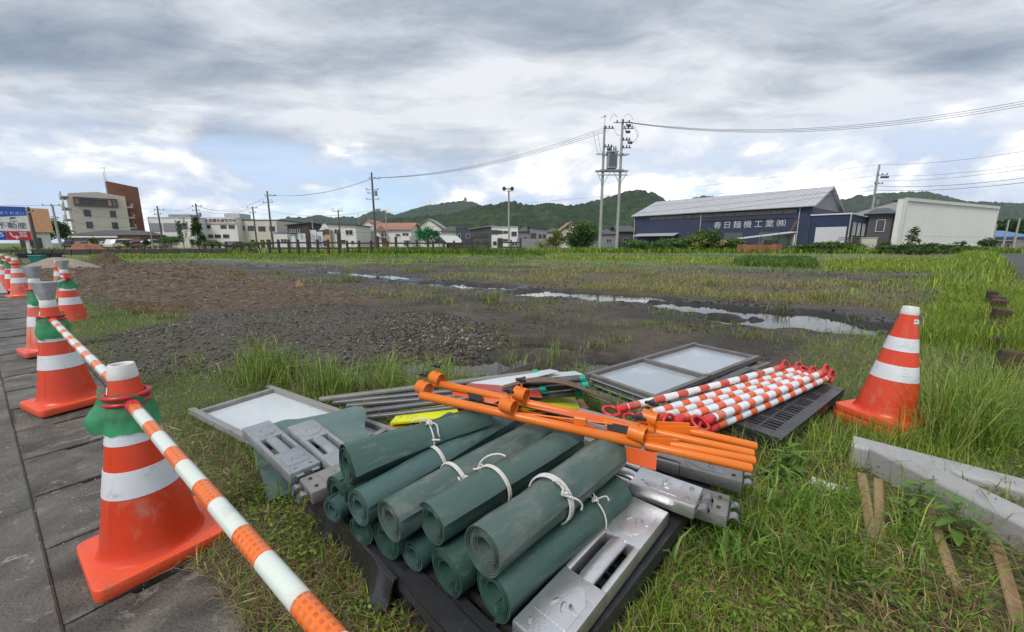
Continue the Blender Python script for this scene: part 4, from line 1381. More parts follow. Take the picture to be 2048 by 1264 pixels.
for k, (x0, z0, x1, z1, sag) in enumerate([(-1.3, H1 - .6, -.15, H1 - 3.0, .9), (-.8, H1 - .75, -.1, H1 - 3.0, .5), (.9, H2 - .9, 1.9, H2 - 1.6, .5), (2.9, H2 - .6, 3.0, H2 - 2.6, -.7), (3.2, H2 - 1.1, 2.9, H2 - 2.7, -.5),
                                           (.7, ZP + 2.6, .6, H1 - 2.9, .2), (1.2, ZP + 2.6, 1.5, H1 - 3.0, .2), (.5, H2 - .3, 1.2, H2 + .1, -.5), (2.0, H2 + .1, 3.0, H2 - .2, -.45)]):
    MB().tube([(x0 + (x1 - x0) * i / 10 - (sag * math.sin(math.pi * i / 10) if k in (3, 4) else 0) * 1.0, -.3, z0 + (z1 - z0) * i / 10 - (sag * math.sin(math.pi * i / 10) if k not in (3, 4) else 0)) for i in range(11)], .016, 5).build('jumper_wire', M_WIRE, tx)


def cable(a, b, sag, label, r=.014, n=26):
    a, b = Vector(a), Vector(b)
    pts = []
    for i in range(n + 1):
        u = i / n
        p = a.lerp(b, u)
        p.z -= sag * 4 * u * (1 - u)
        pts.append(p)
    return tag(MB().tube(pts, r, 5).build('power_cable', M_WIRE), label, 'cable', 'overhead cables')


T0 = Vector((bx, 46, 0))
tall, mid1, fac, con, offl, rgt, lft, ltt = (POLES[k][0] for k in ('tall', 'mid1', 'fac', 'con', 'off_l', 'right', 'left_t', 'left_far'))
for k, dz in enumerate((0.0, .22, .45)):
    cable(T0 + Vector((-.1 + .3 * k, -.1, H1 - .25 - dz * .6)), tall + Vector((.1 + .4 * k, 0, -.75)), 1.2, '%s black cable from transformer poles to the tallest dark pole' % ('highest', 'middle', 'lowest')[k], .018)
    cable(T0 + Vector((2.2 + .3 * k, -.1, H2 - .3 - dz * .3)), DP(2110, 190 + 5 * k, 34), 1.6, '%s black cable from transformer poles to the right edge of sky' % ('lowest', 'middle', 'highest')[k], .018)
for k in range(2):
    cable(tall + Vector((-.2 + .4 * k, 0, -.85)), mid1 + Vector((.3 + .4 * k, 0, -.65)), .9, '%s black cable from tallest dark pole to pole by beige hall' % ('left', 'right')[k], .018)
    cable(mid1 + Vector((.2 + .4 * k, 0, -.7 - .6 * k)), con + Vector((.2, 0, -.5 - .6 * k)), 1.4, '%s black cable from beige hall pole to transformer-bucket pole' % ('upper', 'lower')[k], .018)
cable(fac + Vector((-.5, 0, -.2)), con + Vector((.5, 0, -.6)), .8, 'black cable between lettered factory pole and bucket pole', .018)
cable(fac + Vector((.5, 0, -.2)), tall + Vector((0, 0, -5.5)), 1.2, 'low black cable from lettered factory pole to tallest pole', .016)
cable(con + Vector((-.4, 0, -.5)), offl + Vector((.4, 0, -.6)), .5, 'black cable between bucket pole and office block pole', .018)
cable(offl + Vector((-.4, 0, -.7)), lft + Vector((.9, 0, -.1)), 1.6, 'black cable from office block pole past the apartment block', .018)
cable(lft + Vector((-.9, 0, -.1)), (-95, 52, 8.4), .8, 'black cable leaving the single-crossarm pole to the left edge', .018)
cable(lft + Vector((0, 0, -1.5)), offl + Vector((0, 0, -2.2)), 1.6, 'lower black cable passing in front of apartment block', .016)
for k, (y0, y1, s) in enumerate(((296, 331, .9), (325, 352, 1.0), (333, 362, .9), (352, 372, 1.0), (362, 380, .9))):
    far_ = rgt + Vector((0, 0, (rgt.z - 1.1) * -((y1 - 331) / 155.0)))
    names = ('topmost', 'second', 'third', 'fourth', 'lowest')
    cable(DP(2120, y0 - 6, 36), far_, s * .5, '%s black cable right of the pole near the white wall' % names[k], .016 if k < 3 else .022)
    cable(far_, DP(640, 432 + 8 * k, 78) + Vector((0, 0, .0)), 1.0 + .2 * k, '%s long black cable crossing above the workshop roof' % names[k], .014 if k < 3 else .02, 40)


# ------------------------------------------------------------------ parked cars in front of the shop
def car(px, Y, rz, paint, label, van=False):
    p = gz(px, 490, Y)
    c = thing('parked_car', label, 'car', p, rz, group='cars parked by the shop')
    L, Wd = (4.2, 1.7)
    if van:
        prof = [(-2.1, .35), (-2.1, .95), (-1.75, 1.1), (-1.35, 1.75), (1.95, 1.8), (2.1, 1.1), (2.1, .35)]
    else:
        prof = [(-2.1, .35), (-2.12, .75), (-1.2, .92), (-.55, 1.42), (.85, 1.46), (1.55, 1.0), (2.08, .92), (2.1, .35)]
    MB().prism(prof, -Wd / 2, Wd / 2, Matrix(((1, 0, 0, 0), (0, 0, 1, 0), (0, 1, 0, 0), (0, 0, 0, 1)))).build('body', paint, c, bevel=.09, seg=2, smooth=50)
    gl = [(-1.15, .98), (-.52, 1.36), (.82, 1.40), (1.35, 1.0)] if not van else [(-1.6, 1.12), (-1.28, 1.65), (1.85, 1.68), (1.95, 1.12)]
    for s in (-1, 1):
        MB().prism(gl, -.01, .01, Matrix.Translation((0, s * (Wd / 2 + .008), 0)) @ Matrix(((1, 0, 0, 0), (0, 0, 1, 0), (0, 1, 0, 0), (0, 0, 0, 1)))).build('side_window', M_GLASS, c)
        for x in (-1.35, 1.3):
            wh = MB().rod((x, s * (Wd / 2 - .12), .32), (x, s * (Wd / 2 + .04), .32), .32, n=18).build('wheel', mat('tyre', (.025, .025, .025), rough=.8), c)
            MB().rod((x, s * (Wd / 2 + .03), .32), (x, s * (Wd / 2 + .05), .32), .19, n=12).build('rim', M_STEEL, wh)
        MB().box((-2.08, s * .55, .72), (.10, .36, .16)).build('headlight', M_FRW, c)
        MB().box((2.08, s * .62, .78), (.08, .26, .18)).build('tail_light', mat('tail_red', (.35, .02, .02), rough=.3), c)
    z0, z1 = ((.95, 1.38), (.95, 1.38))[0]
    return c


cw, cs_, cr, cbk = (mat('car_white', (.66, .67, .68), rough=.25, coat=.6), mat('car_silver', (.40, .43, .47), rough=.28, metal=.5, coat=.6), mat('car_red', (.24, .10, .09), rough=.3, coat=.6), mat('car_black', (.03, .03, .035), rough=.25, coat=.6))
car(150, 74, R(185), cbk, 'dark car at the left end of the shop car park')
car(181, 70, R(10), cs_, 'silver car partly behind the clipped bush by the shop')
car(212, 78, R(60), cw, 'small white car behind the clipped bush')
car(237, 72, R(95), cw, 'white van at the middle of the shop car park', True)
car(262, 70, R(92), cr, 'dull red car beside the white van')
car(287, 74, R(80), cw, 'white car right of the dull red car')
car(308, 76, R(85), cs_, 'silver car in front of the office block', True)
car(470, 78, R(90), cbk, 'dark car in front of the lettered factory')

# ================================================================== FOREGROUND THINGS
M_CONE = mat('cone_orange', (.70, .060, .016), (.60, .045, .012), scale=4, rough=.33, rvar=.15, bump=.12, bscale=30, dirt=(.46, .22, .15), damount=(.57, .80), dscale=13, drops=True, stretch=(1, 1, .45))
M_CONEF = mat('cone_faded', (.68, .095, .050), (.66, .15, .10), scale=5, rough=.42, bump=.12, bscale=30, dirt=(.66, .40, .34), damount=(.50, .74), dscale=12, drops=True, stretch=(1, 1, .45))
M_CBASE = mat('cone_base', (.80, .105, .035), (.72, .085, .03), scale=4, rough=.42, bump=.25, bscale=90, dirt=(.30, .13, .08), damount=(.58, .78), dscale=16)
M_CBASEF = mat('cone_base_faded', (.72, .10, .06), (.66, .13, .08), scale=4, rough=.45, bump=.25, bscale=90, dirt=(.40, .15, .10), damount=(.58, .85), dscale=9)
M_CAPW = mat('cap_white', (.72, .72, .69), (.66, .65, .61), scale=9, rough=.45, dirt=(.48, .44, .38), damount=(.58, .80), dscale=22)
M_BAND = mat('reflective_white', (.70, .72, .75), (.64, .66, .70), scale=10, rough=.38, bump=.22, bscale=240, dirt=(.40, .39, .37), damount=(.55, .76), dscale=19)
M_LAB = mat('sticker_white', (.74, .74, .72), rough=.5)
M_INK = mat('sticker_ink', (.10, .10, .11), rough=.6)
M_REDP = mat('red_plastic', (.52, .022, .026), (.44, .02, .022), scale=8, rough=.32, bump=.05)
M_REDP2 = mat('red_plastic_bright', (.62, .035, .035), (.55, .03, .03), scale=8, rough=.32)
M_WRAP = mat('green_vinyl', (.085, .50, .23), (.14, .60, .32), scale=12, rough=.13, rvar=.08, trans=.5, bump=.25, bscale=22, clear=.28)
M_CUP = mat('grey_cup', (.36, .38, .40), (.52, .54, .56), scale=22, rough=.3, bump=.5, bscale=40, trans=.22, drops=True)


def crad(z):
    return .141 - (.141 - .0375) * (z - .045) / .61


def cone_thing(label, loc, rz, paint, base, group='traffic cones along the gutter'):
    c = thing('traffic_cone', label, 'traffic cone', loc, rz, group)
    w = .177
    pr = []
    for sx, sy in ((1, -1), (1, 1), (-1, 1), (-1, -1)):
        for k in range(4):
            a0 = {(1, -1): -90, (1, 1): 0, (-1, 1): 90, (-1, -1): 180}[(sx, sy)]
            a = R(a0 + k * 30)
            pr.append((sx * (w - .032) + .032 * math.cos(a), sy * (w - .032) + .032 * math.sin(a)))
    MB().prism(pr, 0.0, .046).build('base', base, c, bevel=.007, seg=2, smooth=40)
    MB().lathe([(.152, .044), (.146, .050), (.141, .060)] + [(crad(z), z) for z in np.linspace(.075, .664, 20)], 40).build('body', paint, c, smooth=60)
    MB().lathe([(.0390, .653), (.0398, .659), (.0385, .672), (.0350, .694), (.0325, .700), (.0270, .700), (.0245, .694), (.0240, .653)], 36).build('cap', M_CAPW, c, smooth=45)
    for z0, z1 in ((.262, .352), (.438, .515)):
        MB().lathe([(crad(z0) + .0004, z0 - .0004), (crad(z0) + .0016, z0)] + [(crad(z) + .0016, z) for z in np.linspace(z0, z1, 4)] + [(crad(z1) + .0004, z1 + .0004)], 44).build('reflective_band', M_BAND, c, smooth=60)
    # moulding seam down the side
    for zs_ in ((.06, .2, .26), (.36, .43)):
        MB().tube([(crad(z) * math.cos(R(-62)), crad(z) * math.sin(R(-62)), z) for z in zs_], .0012, 5).build('seam', base, c)
    return c


def sticker(c, ang, z, w=.034, h=.026):
    def patch(a0, a1, z0, z1, dr, m, name, parent):
        n = 6
        vs, fs = [], []
        for i in range(n + 1):
            a = a0 + (a1 - a0) * i / n
            for zz in (z0, z1):
                r = crad(zz) + dr
                vs.append((r * math.cos(a), r * math.sin(a), zz))
        fs = [(2 * i, 2 * i + 2, 2 * i + 3, 2 * i + 1) for i in range(n)]
        return MB().add(vs, fs).build(name, m, parent)
    da = w / crad(z) / 2
    s = patch(ang - da, ang + da, z - h / 2, z + h / 2, .0016, M_LAB, 'sticker', c)
    patch(ang - da * .8, ang - da * .1, z - h * .05, z + h * .2, .0022, M_INK, 'print', s)


cA = cone_thing('nearest orange cone with green vinyl wrap and no cup on top', (AX - .02, AY + .025, 0.002), R(-36), M_CONE, M_CBASE)
sticker(cA, R(-100), .617)


def cone_at(t, off, label, src=cA, paint=None):
    p = at_st(NX * AX + NY * AY + off, t)
    return dup(src, label, (p.x, p.y, lz(t) + .004), R(-36) + rnd.uniform(-.3, .3))


cF = cone_thing('faded pinkish cone third along the gutter', (0, 0, 0), R(-30), M_CONEF, M_CBASEF)
CONES = [(AX - .02, AY + .025, 0.0)]


def put(c, x, y, z):
    c.location = (x, y, z)
    CONES.append((x, y, z))


put(dup(cA, 'second orange cone along the gutter with grey cup on top', rz=R(-25)), -2.96, 2.47, .045)
cF.location = (-4.42, 3.62, .080); CONES.append((-4.42, 3.62, .080))
put(dup(cF, 'fourth cone along the gutter, mostly hidden behind the third', rz=R(-28)), -8.75, 6.95, .145)
put(dup(cA, 'fifth cone along the gutter beside the pale slabs', rz=R(-40)), -9.87, 7.75, .15)
put(dup(cF, 'sixth cone along the gutter beside the pale slabs', rz=R(-33)), -11.1, 8.6, .17)
put(dup(cA, 'seventh cone along the gutter at the left edge of view', rz=R(-20)), -12.35, 9.45, .20)
put(dup(cA, 'cone standing inside the field beside the second cone', rz=R(20), group='cones standing inside the field'), -5.62, 4.93, .075)
put(dup(cF, 'cone half hidden behind the cup of the third cone', rz=R(12), group='cones standing inside the field'), -7.6, 6.6, .12)
dup(cA, 'cone beside the photographer holding the near end of the bar', (.30, .026, .01), R(-36))


# green vinyl wraps round the cone necks
def wrap(c, label, seed, z=0.0):
    rr = random.Random(seed)
    ph = [rr.uniform(0, 6.28) for _ in range(6)]

    def wob(r, zz, a):
        k = (zz - .47) / .14
        f = 1 + .10 * math.sin(2 * a + ph[0]) * (1 - .3 * k) + .045 * math.sin(5 * a + ph[1] + zz * 22) + .012 * math.sin(13 * a + ph[2] - zz * 60)
        up = .016 * math.sin(a + ph[3]) + .007 * math.sin(3 * a + ph[4]) + .003 * math.sin(9 * a + ph[5])
        f *= 1 + (.30 * max(0, math.cos(a - ph[3])) ** 6 + .18 * max(0, math.cos(a - ph[4])) ** 8) * (1 - abs(2 * k - .5) * .6)
        return max(r * f, crad(min(zz, .65)) + .004), zz + up * (1.0 if k > .8 else .9 if k < .2 else .5)
    g = thing('plastic_wrap', label, 'plastic wrap', (c[0], c[1], c[2]), group='green wraps on the cones')
    MB().lathe([(.0685, .468), (.071, .476), (.0725, .492), (.0730, .510), (.072, .528), (.069, .546), (.064, .562), (.060, .580), (.063, .602)], 64, wob=wob).build('sheet', M_WRAP, g, smooth=70)
    return g


wrap(CONES[0], 'crumpled green vinyl wrapped round the nearest cone', 3)
wrap(CONES[1], 'crumpled green vinyl wrapped round the second cone', 5)
wrap(CONES[2], 'green vinyl wrapped round the faded third cone', 9)
for i, nm in ((4, 'fifth'), (5, 'sixth'), (6, 'seventh')):
    wrap(CONES[i], 'green vinyl wrapped round the %s cone of the row' % nm, 20 + i)
wrap(CONES[7], 'dull green vinyl wrapped round the cone inside the field', 31)


# grey cups stuck on some cone tops
def cup(c, label, seed):
    g = thing('plastic_cup', label, 'cup', (c[0], c[1], c[2] + .694), rnd.uniform(-.2, .2), group='grey cups on the cone tops')
    b = MB()
    lo, hi = .030, .058
    prof = [(0, lo, lo * .8), (.05, .043, .034), (.105, hi, .044), (.118, hi + .003, .046)]
    vs, fs = [], []
    n = 20
    for z, a_, b_ in prof:
        for k in range(n):
            t_a = 2 * math.pi * k / n
            ca, sa = math.cos(t_a), math.sin(t_a)
            e = .55
            vs.append((a_ * math.copysign(abs(ca) ** e, ca), b_ * math.copysign(abs(sa) ** e, sa), z))
    for j in range(len(prof) - 1):
        for k in range(n):
            fs.append((j * n + k, j * n + (k + 1) % n, (j + 1) * n + (k + 1) % n, (j + 1) * n + k))
    fs.append(tuple(range(n - 1, -1, -1)))
    fs.append(tuple(range((len(prof) - 1) * n, len(prof) * n)))
    b.add(vs, fs).build('body', M_CUP, g, smooth=50)
    MB().lathe([(.018, -.012), (.031, -.012), (.033, .006), (.018, .006)], 18).build('collar', mat('cup_collar', (.07, .07, .075), rough=.4), g)


cup(CONES[1], 'grey plastic cup on top of the second cone', 1)
cup(CONES[2], 'grey plastic cup on top of the faded third cone', 2)
cup(CONES[7], 'pale grey cup on top of the cone inside the field', 3)
cup(CONES[6], 'grey cup on top of the farthest cone at left edge', 4)


# striped cone bars
def stripes(name, on, off_, period, duty, dash=True):
    m = bpy.data.materials.new(name)
    m.use_nodes = True
    t = NT(m.node_tree)
    out = t.n('ShaderNodeOutputMaterial'); p = t.n('ShaderNodeBsdfPrincipled')
    tc = t.n('ShaderNodeTexCoord'); sp = t.n('ShaderNodeSeparateXYZ')
    t.l(tc.outputs['Object'], sp.inputs[0])
    oi = t.n('ShaderNodeObjectInfo')
    fr = t.math('FRACT', t.math('ADD', t.math('DIVIDE', sp.outputs[0], period), oi.outputs['Random']))
    isor = t.math('LESS_THAN', fr, duty)
    base = on
    if dash:   # the orange sleeves carry a printed ladder of paler dashes
        d1 = t.math('LESS_THAN', t.math('FRACT', t.math('DIVIDE', sp.outputs[0], .0165)), .5)
        ang = t.math('ARCTAN2', sp.outputs[2], sp.outputs[1])
        d2 = t.math('LESS_THAN', t.math('FRACT', t.math('MULTIPLY', ang, 1.27)), .62)
        nz = t.ramp(t.noise(tc.outputs['Object'], 30, 5), [(.38, 0.0), (.6, 1.0)])
        base = t.mix(t.math('MULTIPLY', t.math('MULTIPLY', d1, d2), t.math('ADD', t.math('MULTIPLY', nz, .5), .35)), on, tuple(min(1, c * s) for c, s in zip(on, (.62, .42, .6))))
    col = t.mix(isor, off_, base)
    gr = t.ramp(t.noise(tc.outputs['Object'], 9, 8, .65), [(.54, 0.0), (.74, .5)])
    col = t.mix(gr, col, (.30, .25, .19))
    t.l(col, p.inputs['Base Color'])
    p.inputs['Roughness'].default_value = .30
    p.inputs['Coat Weight'].default_value = .3
    b = t.n('ShaderNodeBump'); b.inputs['Strength'].default_value = .12; b.inputs['Distance'].default_value = .002
    vo = t.n('ShaderNodeTexVoronoi'); vo.inputs['Scale'].default_value = 260
    t.l(tc.outputs['Object'], vo.inputs['Vector'])
    t.l(t.math('MULTIPLY', vo.outputs['Distance'], isor), b.inputs['Height'])
    t.l(b.outputs[0], p.inputs['Normal'])
    t.l(p.outputs[0], out.inputs[0])
    return m


M_BAR = stripes('bar_orange_white', (.80, .17, .018), (.66, .72, .66), .235, .44)
M_BARW = stripes('bar_orange_white_clean', (.78, .13, .025), (.70, .75, .80), .150, .44)
M_BARR = stripes('bar_red_white', (.55, .07, .035), (.74, .74, .72), .190, .44, False)


def bar(label, p0, p1, m, ringm, r=.0225, ring_tilt=(0, 0), group=None, ring_r=.058, name='cone_bar'):
    p0, p1 = Vector(p0), Vector(p1)
    d = p1 - p0
    L = d.length
    g = thing(name, label, 'cone bar', p0, group=group)
    g.rotation_mode = 'QUATERNION'
    x = d.normalized(); y = Vector((0, 0, 1)).cross(x).normalized(); z = x.cross(y)
    g.rotation_quaternion = Matrix((x, y, z)).transposed().to_quaternion()
    n = 28
    tb = MB()
    tb.tube([(ring_r + .045 + (L - 2 * ring_r - .09) * i / n, 0, -.006 * math.sin(math.pi * i / n)) for i in range(n + 1)], r, 20)
    tb.build('tube', m, g, smooth=60)
    for s, x0 in ((1, 0.0), (-1, L)):
        tilt = ring_tilt[0] if s == 1 else ring_tilt[1]
        rg = MB()
        k = 26
        pts = []
        for i in range(k):
            a = 2 * math.pi * i / k
            pts.append(Vector((ring_r * math.cos(a), ring_r * math.sin(a), 0)))
        rot = Matrix.Translation((x0, 0, 0)) @ Matrix.Translation((s * ring_r, 0, 0)) @ Matrix.Rotation(tilt, 4, 'X' if abs(tilt) < 9 else 'Y') @ Matrix.Translation((-s * ring_r, 0, 0))
        rg.tube([rot @ p for p in pts], .0085, 8, closed=True)
        o = rg.build('ring', ringm, g, smooth=60)
        MB().rod((x0 + s * (ring_r - .006), 0, 0), (x0 + s * (ring_r + .018), 0, 0), r * .85, r * 1.12, n=18).rod((x0 + s * (ring_r + .018), 0, 0), (x0 + s * (ring_r + .062), 0, 0), r * 1.12, r * 1.12, n=18).build('socket', ringm, o, smooth=50, bevel=.002)
    return g


def neck(i, dz=.575):
    c = CONES[i]
    return Vector((c[0], c[1], c[2] + dz))


BG = 'striped bars linking the cones'
bar('near orange and white striped bar running off the bottom edge', neck(0), (.30, .026, .578), M_BAR, M_REDP, group=BG, r=.0172)
bar('orange and white striped bar between the two nearest cones', neck(1), neck(0) + Vector((-.0, 0, .024)), M_BAR, M_REDP, group=BG, r=.0172)
bar('striped bar between the second and third cones', neck(2), neck(1) + Vector((0, 0, .022)), M_BAR, M_REDP, group=BG, r=.018)
bar('striped bar slanting from third cone to cone inside the field', neck(2) + Vector((0, 0, .024)), neck(7), stripes('bar_black_white', (.05, .05, .05), (.62, .62, .6), .16, .35, False), M_REDP, group=BG, r=.018)
bar('thin striped bar from field cone to the half hidden cone', neck(7) + Vector((0, 0, .02)), neck(8), M_BAR, M_REDP, group=BG, r=.016)
for i, j, a, b in ((3, 4, 'fourth', 'fifth'), (4, 5, 'fifth', 'sixth'), (5, 6, 'sixth', 'seventh')):
    bar('striped bar between the %s and %s cones of the row' % (a, b), neck(i) + Vector((0, 0, .02)), neck(j), M_BAR, M_REDP, group=BG, r=.018)


# ------------------------------------------------------------------ the stack of two cones on the right
sx_, sy_ = 2.19, 2.16
sz = .0
sc0 = dup(cA, 'lower cone of the nested pair standing right of the black pallet', (sx_, sy_, sz), R(20), 'nested cones on the right')
sc1 = dup(cA, 'upper cone of the nested pair right of the black pallet', (sx_, sy_, sz + .0438), R(22), 'nested cones on the right')
sc2 = dup(cA, 'top cone of the nested pile right of the black pallet', (sx_ + .003, sy_, sz + .0876), R(21), 'nested cones on the right')
for o in (sc0, sc1, sc2):
    o.scale = (1, 1, .95)
    o.rotation_euler = Euler((0, R(3.2), 0)).to_matrix().to_4x4().__matmul__(Matrix.Rotation(o.rotation_euler.z, 4, 'Z')).to_euler()
sc1['label'] = 'middle cone of the nested pile right of the black pallet'
sc0['label'] = 'lowest cone of the nested pile right of the black pallet'

# ------------------------------------------------------------------ plastic pallets
M_PAL = mat('black_pallet', (.026, .027, .031), (.045, .046, .052), scale=5, rough=.28, rvar=.2, bump=.25, bscale=60, dirt=(.12, .115, .11), damount=(.62, .82), dscale=7)


def pallet(label, corner, ang, z, S2=1.1):
    """corner = the pallet corner from which its sides run along +x and +y after turning by ang"""
    p = thing('plastic_pallet', label, 'pallet', (corner[0], corner[1], z), ang, 'black plastic pallets')
    S, H = 1.1, .145
    d = MB()
    for x0, w in ((0, .055), (S - .055, .055)):
        d.box((x0 + w / 2, S2 / 2, H - .011), (w, S2, .022))
    for x0, w in ((0, .055), (S2 - .055, .055)):
        d.box((S / 2, x0 + w / 2, H - .0115), (S - .11, w, .021))
    k = 0
    for i in range(25):
        x = .055 + .0396 * (i + .5)
        d.box((x, S2 / 2, H - .0135), (.012 if i % 4 else .030, S2 - .11, .019))
    for j in (.13, .20, .33, .37, .44, .52, .58, .66, .73, .77, .90, .97):
        if j < S2 - .08:
            d.box((S / 2, j, H - .0125), (S - .11, .012 if j not in (.37, .73) else .05, .018))
    d.build('deck', M_PAL, p)
    for i in (0.085, .55, 1.015):
        for j in (.085, S2 / 2, S2 - .085):
            lg = MB()
            w = .145
            lg.add([(i - w / 2, j - w / 2, .022), (i + w / 2, j - w / 2, .022), (i + w / 2, j + w / 2, .022), (i - w / 2, j + w / 2, .022),
                    (i - w / 2 - .008, j - w / 2 - .008, H - .023), (i + w / 2 + .008, j - w / 2 - .008, H - .023), (i + w / 2 + .008, j + w / 2 + .008, H - .023), (i - w / 2 - .008, j + w / 2 + .008, H - .023)],
                   [(3, 2, 1, 0), (4, 5, 6, 7), (0, 1, 5, 4), (1, 2, 6, 5), (2, 3, 7, 6), (3, 0, 4, 7)])
            lg.build('leg', M_PAL, p, bevel=.008)
    for i in (.085, .55, 1.015):
        MB().box((i, S2 / 2, .0105), (.13, S2, .021)).build('runner', M_PAL, p, bevel=.004)
    for i in (.085, S2 / 2, S2 - .085):
        MB().box((S / 2, i, .0115), (S - .3, .10, .017)).build('runner', M_PAL, p, bevel=.004)
    # turned-down rim
    MB().box((S / 2, .006, H - .034), (S, .012, .045)).box((S / 2, S2 - .006, H - .034), (S, .012, .045)).box((.006, S2 / 2, H - .0345), (.012, S2 - .024, .044)).box((S - .006, S2 / 2, H - .0345), (.012, S2 - .024, .044)).build('rim', M_PAL, p, bevel=.002)
    return p


TH = R(46)
ax_, ay_ = math.cos(TH), math.sin(TH)
PA = (.478 * ax_ - .414 * ay_, .478 * ay_ + .414 * ax_)
pallet('black plastic pallet under the green rubber rolls', PA, TH, .006)
ZD = .152
pb_a = R(37.7)
PB = G(1562, 882, .15)
pallet('black lattice pallet under the striped bars', (PB.x + .0, PB.y + .0), pb_a, hz(PB.x + .3, PB.y + .6) * .4 + .004, .60)

# ------------------------------------------------------------------ green rubber rolls
def rubber(name, a, b, dirt, am, ds=14):
    return mat(name, a, b, scale=5, rough=.33, rvar=.22, bump=.3, bscale=40, dirt=dirt, damount=am, dscale=ds, spec=.5, stretch=(.40, 1, 1))


M_RUB = [rubber('green_rubber', (.032, .080, .062), (.048, .104, .086), (.16, .185, .165), (.57, .76), 30),
         rubber('bluegreen_rubber', (.046, .102, .096), (.066, .128, .122), (.18, .20, .185), (.56, .80), 22),
         rubber('grimy_rubber', (.054, .098, .084), (.090, .134, .120), (.20, .205, .18), (.48, .78), 20),
         rubber('rusty_rubber', (.046, .096, .082), (.070, .122, .108), (.19, .17, .13), (.54, .78), 17)]


def roll(label, p0, p1, r, r_in, turns, mt, seed, flap=0.0, squash=1.0, tele=.004, start=0.0, flare=0.0, tag_ring=False):
    p0, p1 = Vector(p0), Vector(p1)
    d = p1 - p0
    L = d.length
    g = thing('rubber_roll', label, 'rubber roll', p0, group='green rubber rolls on the pallet')
    g.rotation_mode = 'QUATERNION'
    x = d.normalized(); y = Vector((0, 0, 1)).cross(x).normalized(); z = x.cross(y)
    g.rotation_quaternion = Matrix((x, y, z)).transposed().to_quaternion()
    rr = random.Random(seed)
    na = int(26 * turns)
    nl = 10
    th = (r - r_in) / turns * .56
    vs, fs = [], []
    ph = [rr.uniform(0, 6.28) for _ in range(5)]
    for i in range(na + 1):
        u = i / na
        a = start + 2 * math.pi * turns * u
        rad = r_in + (r - r_in) * u
        tailf = max(0.0, (u - (1 - .16 / turns * 1.0)) / (.16 / turns))          # last sixth of a turn lifts off
        for j in range(nl + 1):
            v = j / nl
            xx = v * L + (tele * (1 - u) * (1 if j == 0 else 0) + tele * .7 * math.sin(u * 9 + ph[0]) * (1 if j == 0 else 0)) - (tele * (1 - u) * .6 if j == nl else 0)
            w = 1 + .022 * math.sin(3 * a + ph[1] + 4 * v) * u + .030 * math.sin(2 * a + ph[2] - 5 * v) * u + .018 * math.sin(5 * v * 3 + ph[3]) + .012 * math.sin(a * 5 + v * 17 + ph[0]) * u
            w *= 1 + flare * (1 - v) ** 3 * max(0.0, (u - .86) / .14) * (.6 + .4 * math.cos(a - 3.4))
            for o_ in (-th / 2, th / 2):
                q = (rad + o_ + flap * tailf ** 2 * (.55 + .45 * math.sin(v * 3.0 + ph[4]))) * w
                vs.append((xx, q * math.cos(a), q * math.sin(a) * squash))
    s = (nl + 1) * 2
    for i in range(na):
        for j in range(nl):
            b0, b1 = i * s + j * 2, (i + 1) * s + j * 2
            fs.append((b0 + 1, b1 + 1, b1 + 3, b0 + 3))
            fs.append((b0, b0 + 2, b1 + 2, b1))
        fs.append((i * s, (i + 1) * s, (i + 1) * s + 1, i * s + 1))
        e = nl * 2
        fs.append((i * s + e, i * s + e + 1, (i + 1) * s + e + 1, (i + 1) * s + e))
    for i in (0, na):
        for j in range(nl):
            b0 = i * s + j * 2
            fs.append((b0, b0 + 1, b0 + 3, b0 + 2))
    MB().add(vs, fs).build('sheet', mt, g, smooth=40)
    if tag_ring:
        MB().lathe([(.008, 0), (.008, .003), (.0045, .003), (.0045, 0)], 14, Matrix.Translation((L * .22, -r * .35, r * .94 * squash)) @ Matrix.Rotation(R(20), 4, 'X')).build('eyelet', M_LAB, g)
    return g, L


def tie(label, g, x, r, squash, seed, coils=2, ang=70, tails=(.07, .06), thin=.0036, up=0.0):
    rr = random.Random(seed)
    o = thing('rope_tie', label, 'rope', g.location, group='white cords tied round the rolls')
    o.rotation_mode = 'QUATERNION'
    o.rotation_quaternion = g.rotation_quaternion
    b = MB()
    for c in range(coils):
        pts = []
        for i in range(36):
            a = 2 * math.pi * i / 36
            pts.append((x + c * thin * 2.05 + .006 * math.sin(a + seed), (r + thin * 1.1) * math.cos(a), (r + thin * 1.1) * math.sin(a) * squash))
        b.tube(pts, thin, 7, closed=True)
    b.build('loop', M_ROPE, o, smooth=60)
    a = R(ang)
    c0 = Vector((x, (r + .006) * math.cos(a), (r + .006) * math.sin(a) * squash))
    k = MB()
    k.tube([c0 + Vector((.010 * math.cos(t), .009 * math.sin(t), .006 * math.sin(2 * t) + .004)) for t in np.linspace(0, 6.0, 14)], thin * 1.15, 7)
    k.build('knot', M_ROPE, o, smooth=60)
    for n_, L in enumerate(tails):
        s = 1 if n_ == 0 else -1
        tl = MB()
        pts = []
        for i in range(9):
            u = i / 8
            aa = a + s * u * L / r * .55
            rad = r + .006 + .010 * math.sin(u * 3.0) + up * u
            pts.append((x + s * .03 * u + .012 * math.sin(u * 4 + seed), rad * math.cos(aa), rad * math.sin(aa) * squash + .003))
        tl.tube(pts, thin * .9, 6)
        tl.build('loose_end', M_ROPE, o, smooth=60)


M_ROPE = mat('white_cord', (.74, .73, .70), (.66, .64, .60), scale=60, rough=.7, bump=.6, bscale=300)
rolls = {}


def R_(key, label, a, b, za, zb, *args, **kw):
    p0 = G(a[0], a[1], za); p1 = G(b[0], b[1], zb)
    g, L = roll(label, p0, p1, *args, **kw)
    rolls[key] = (g, L)


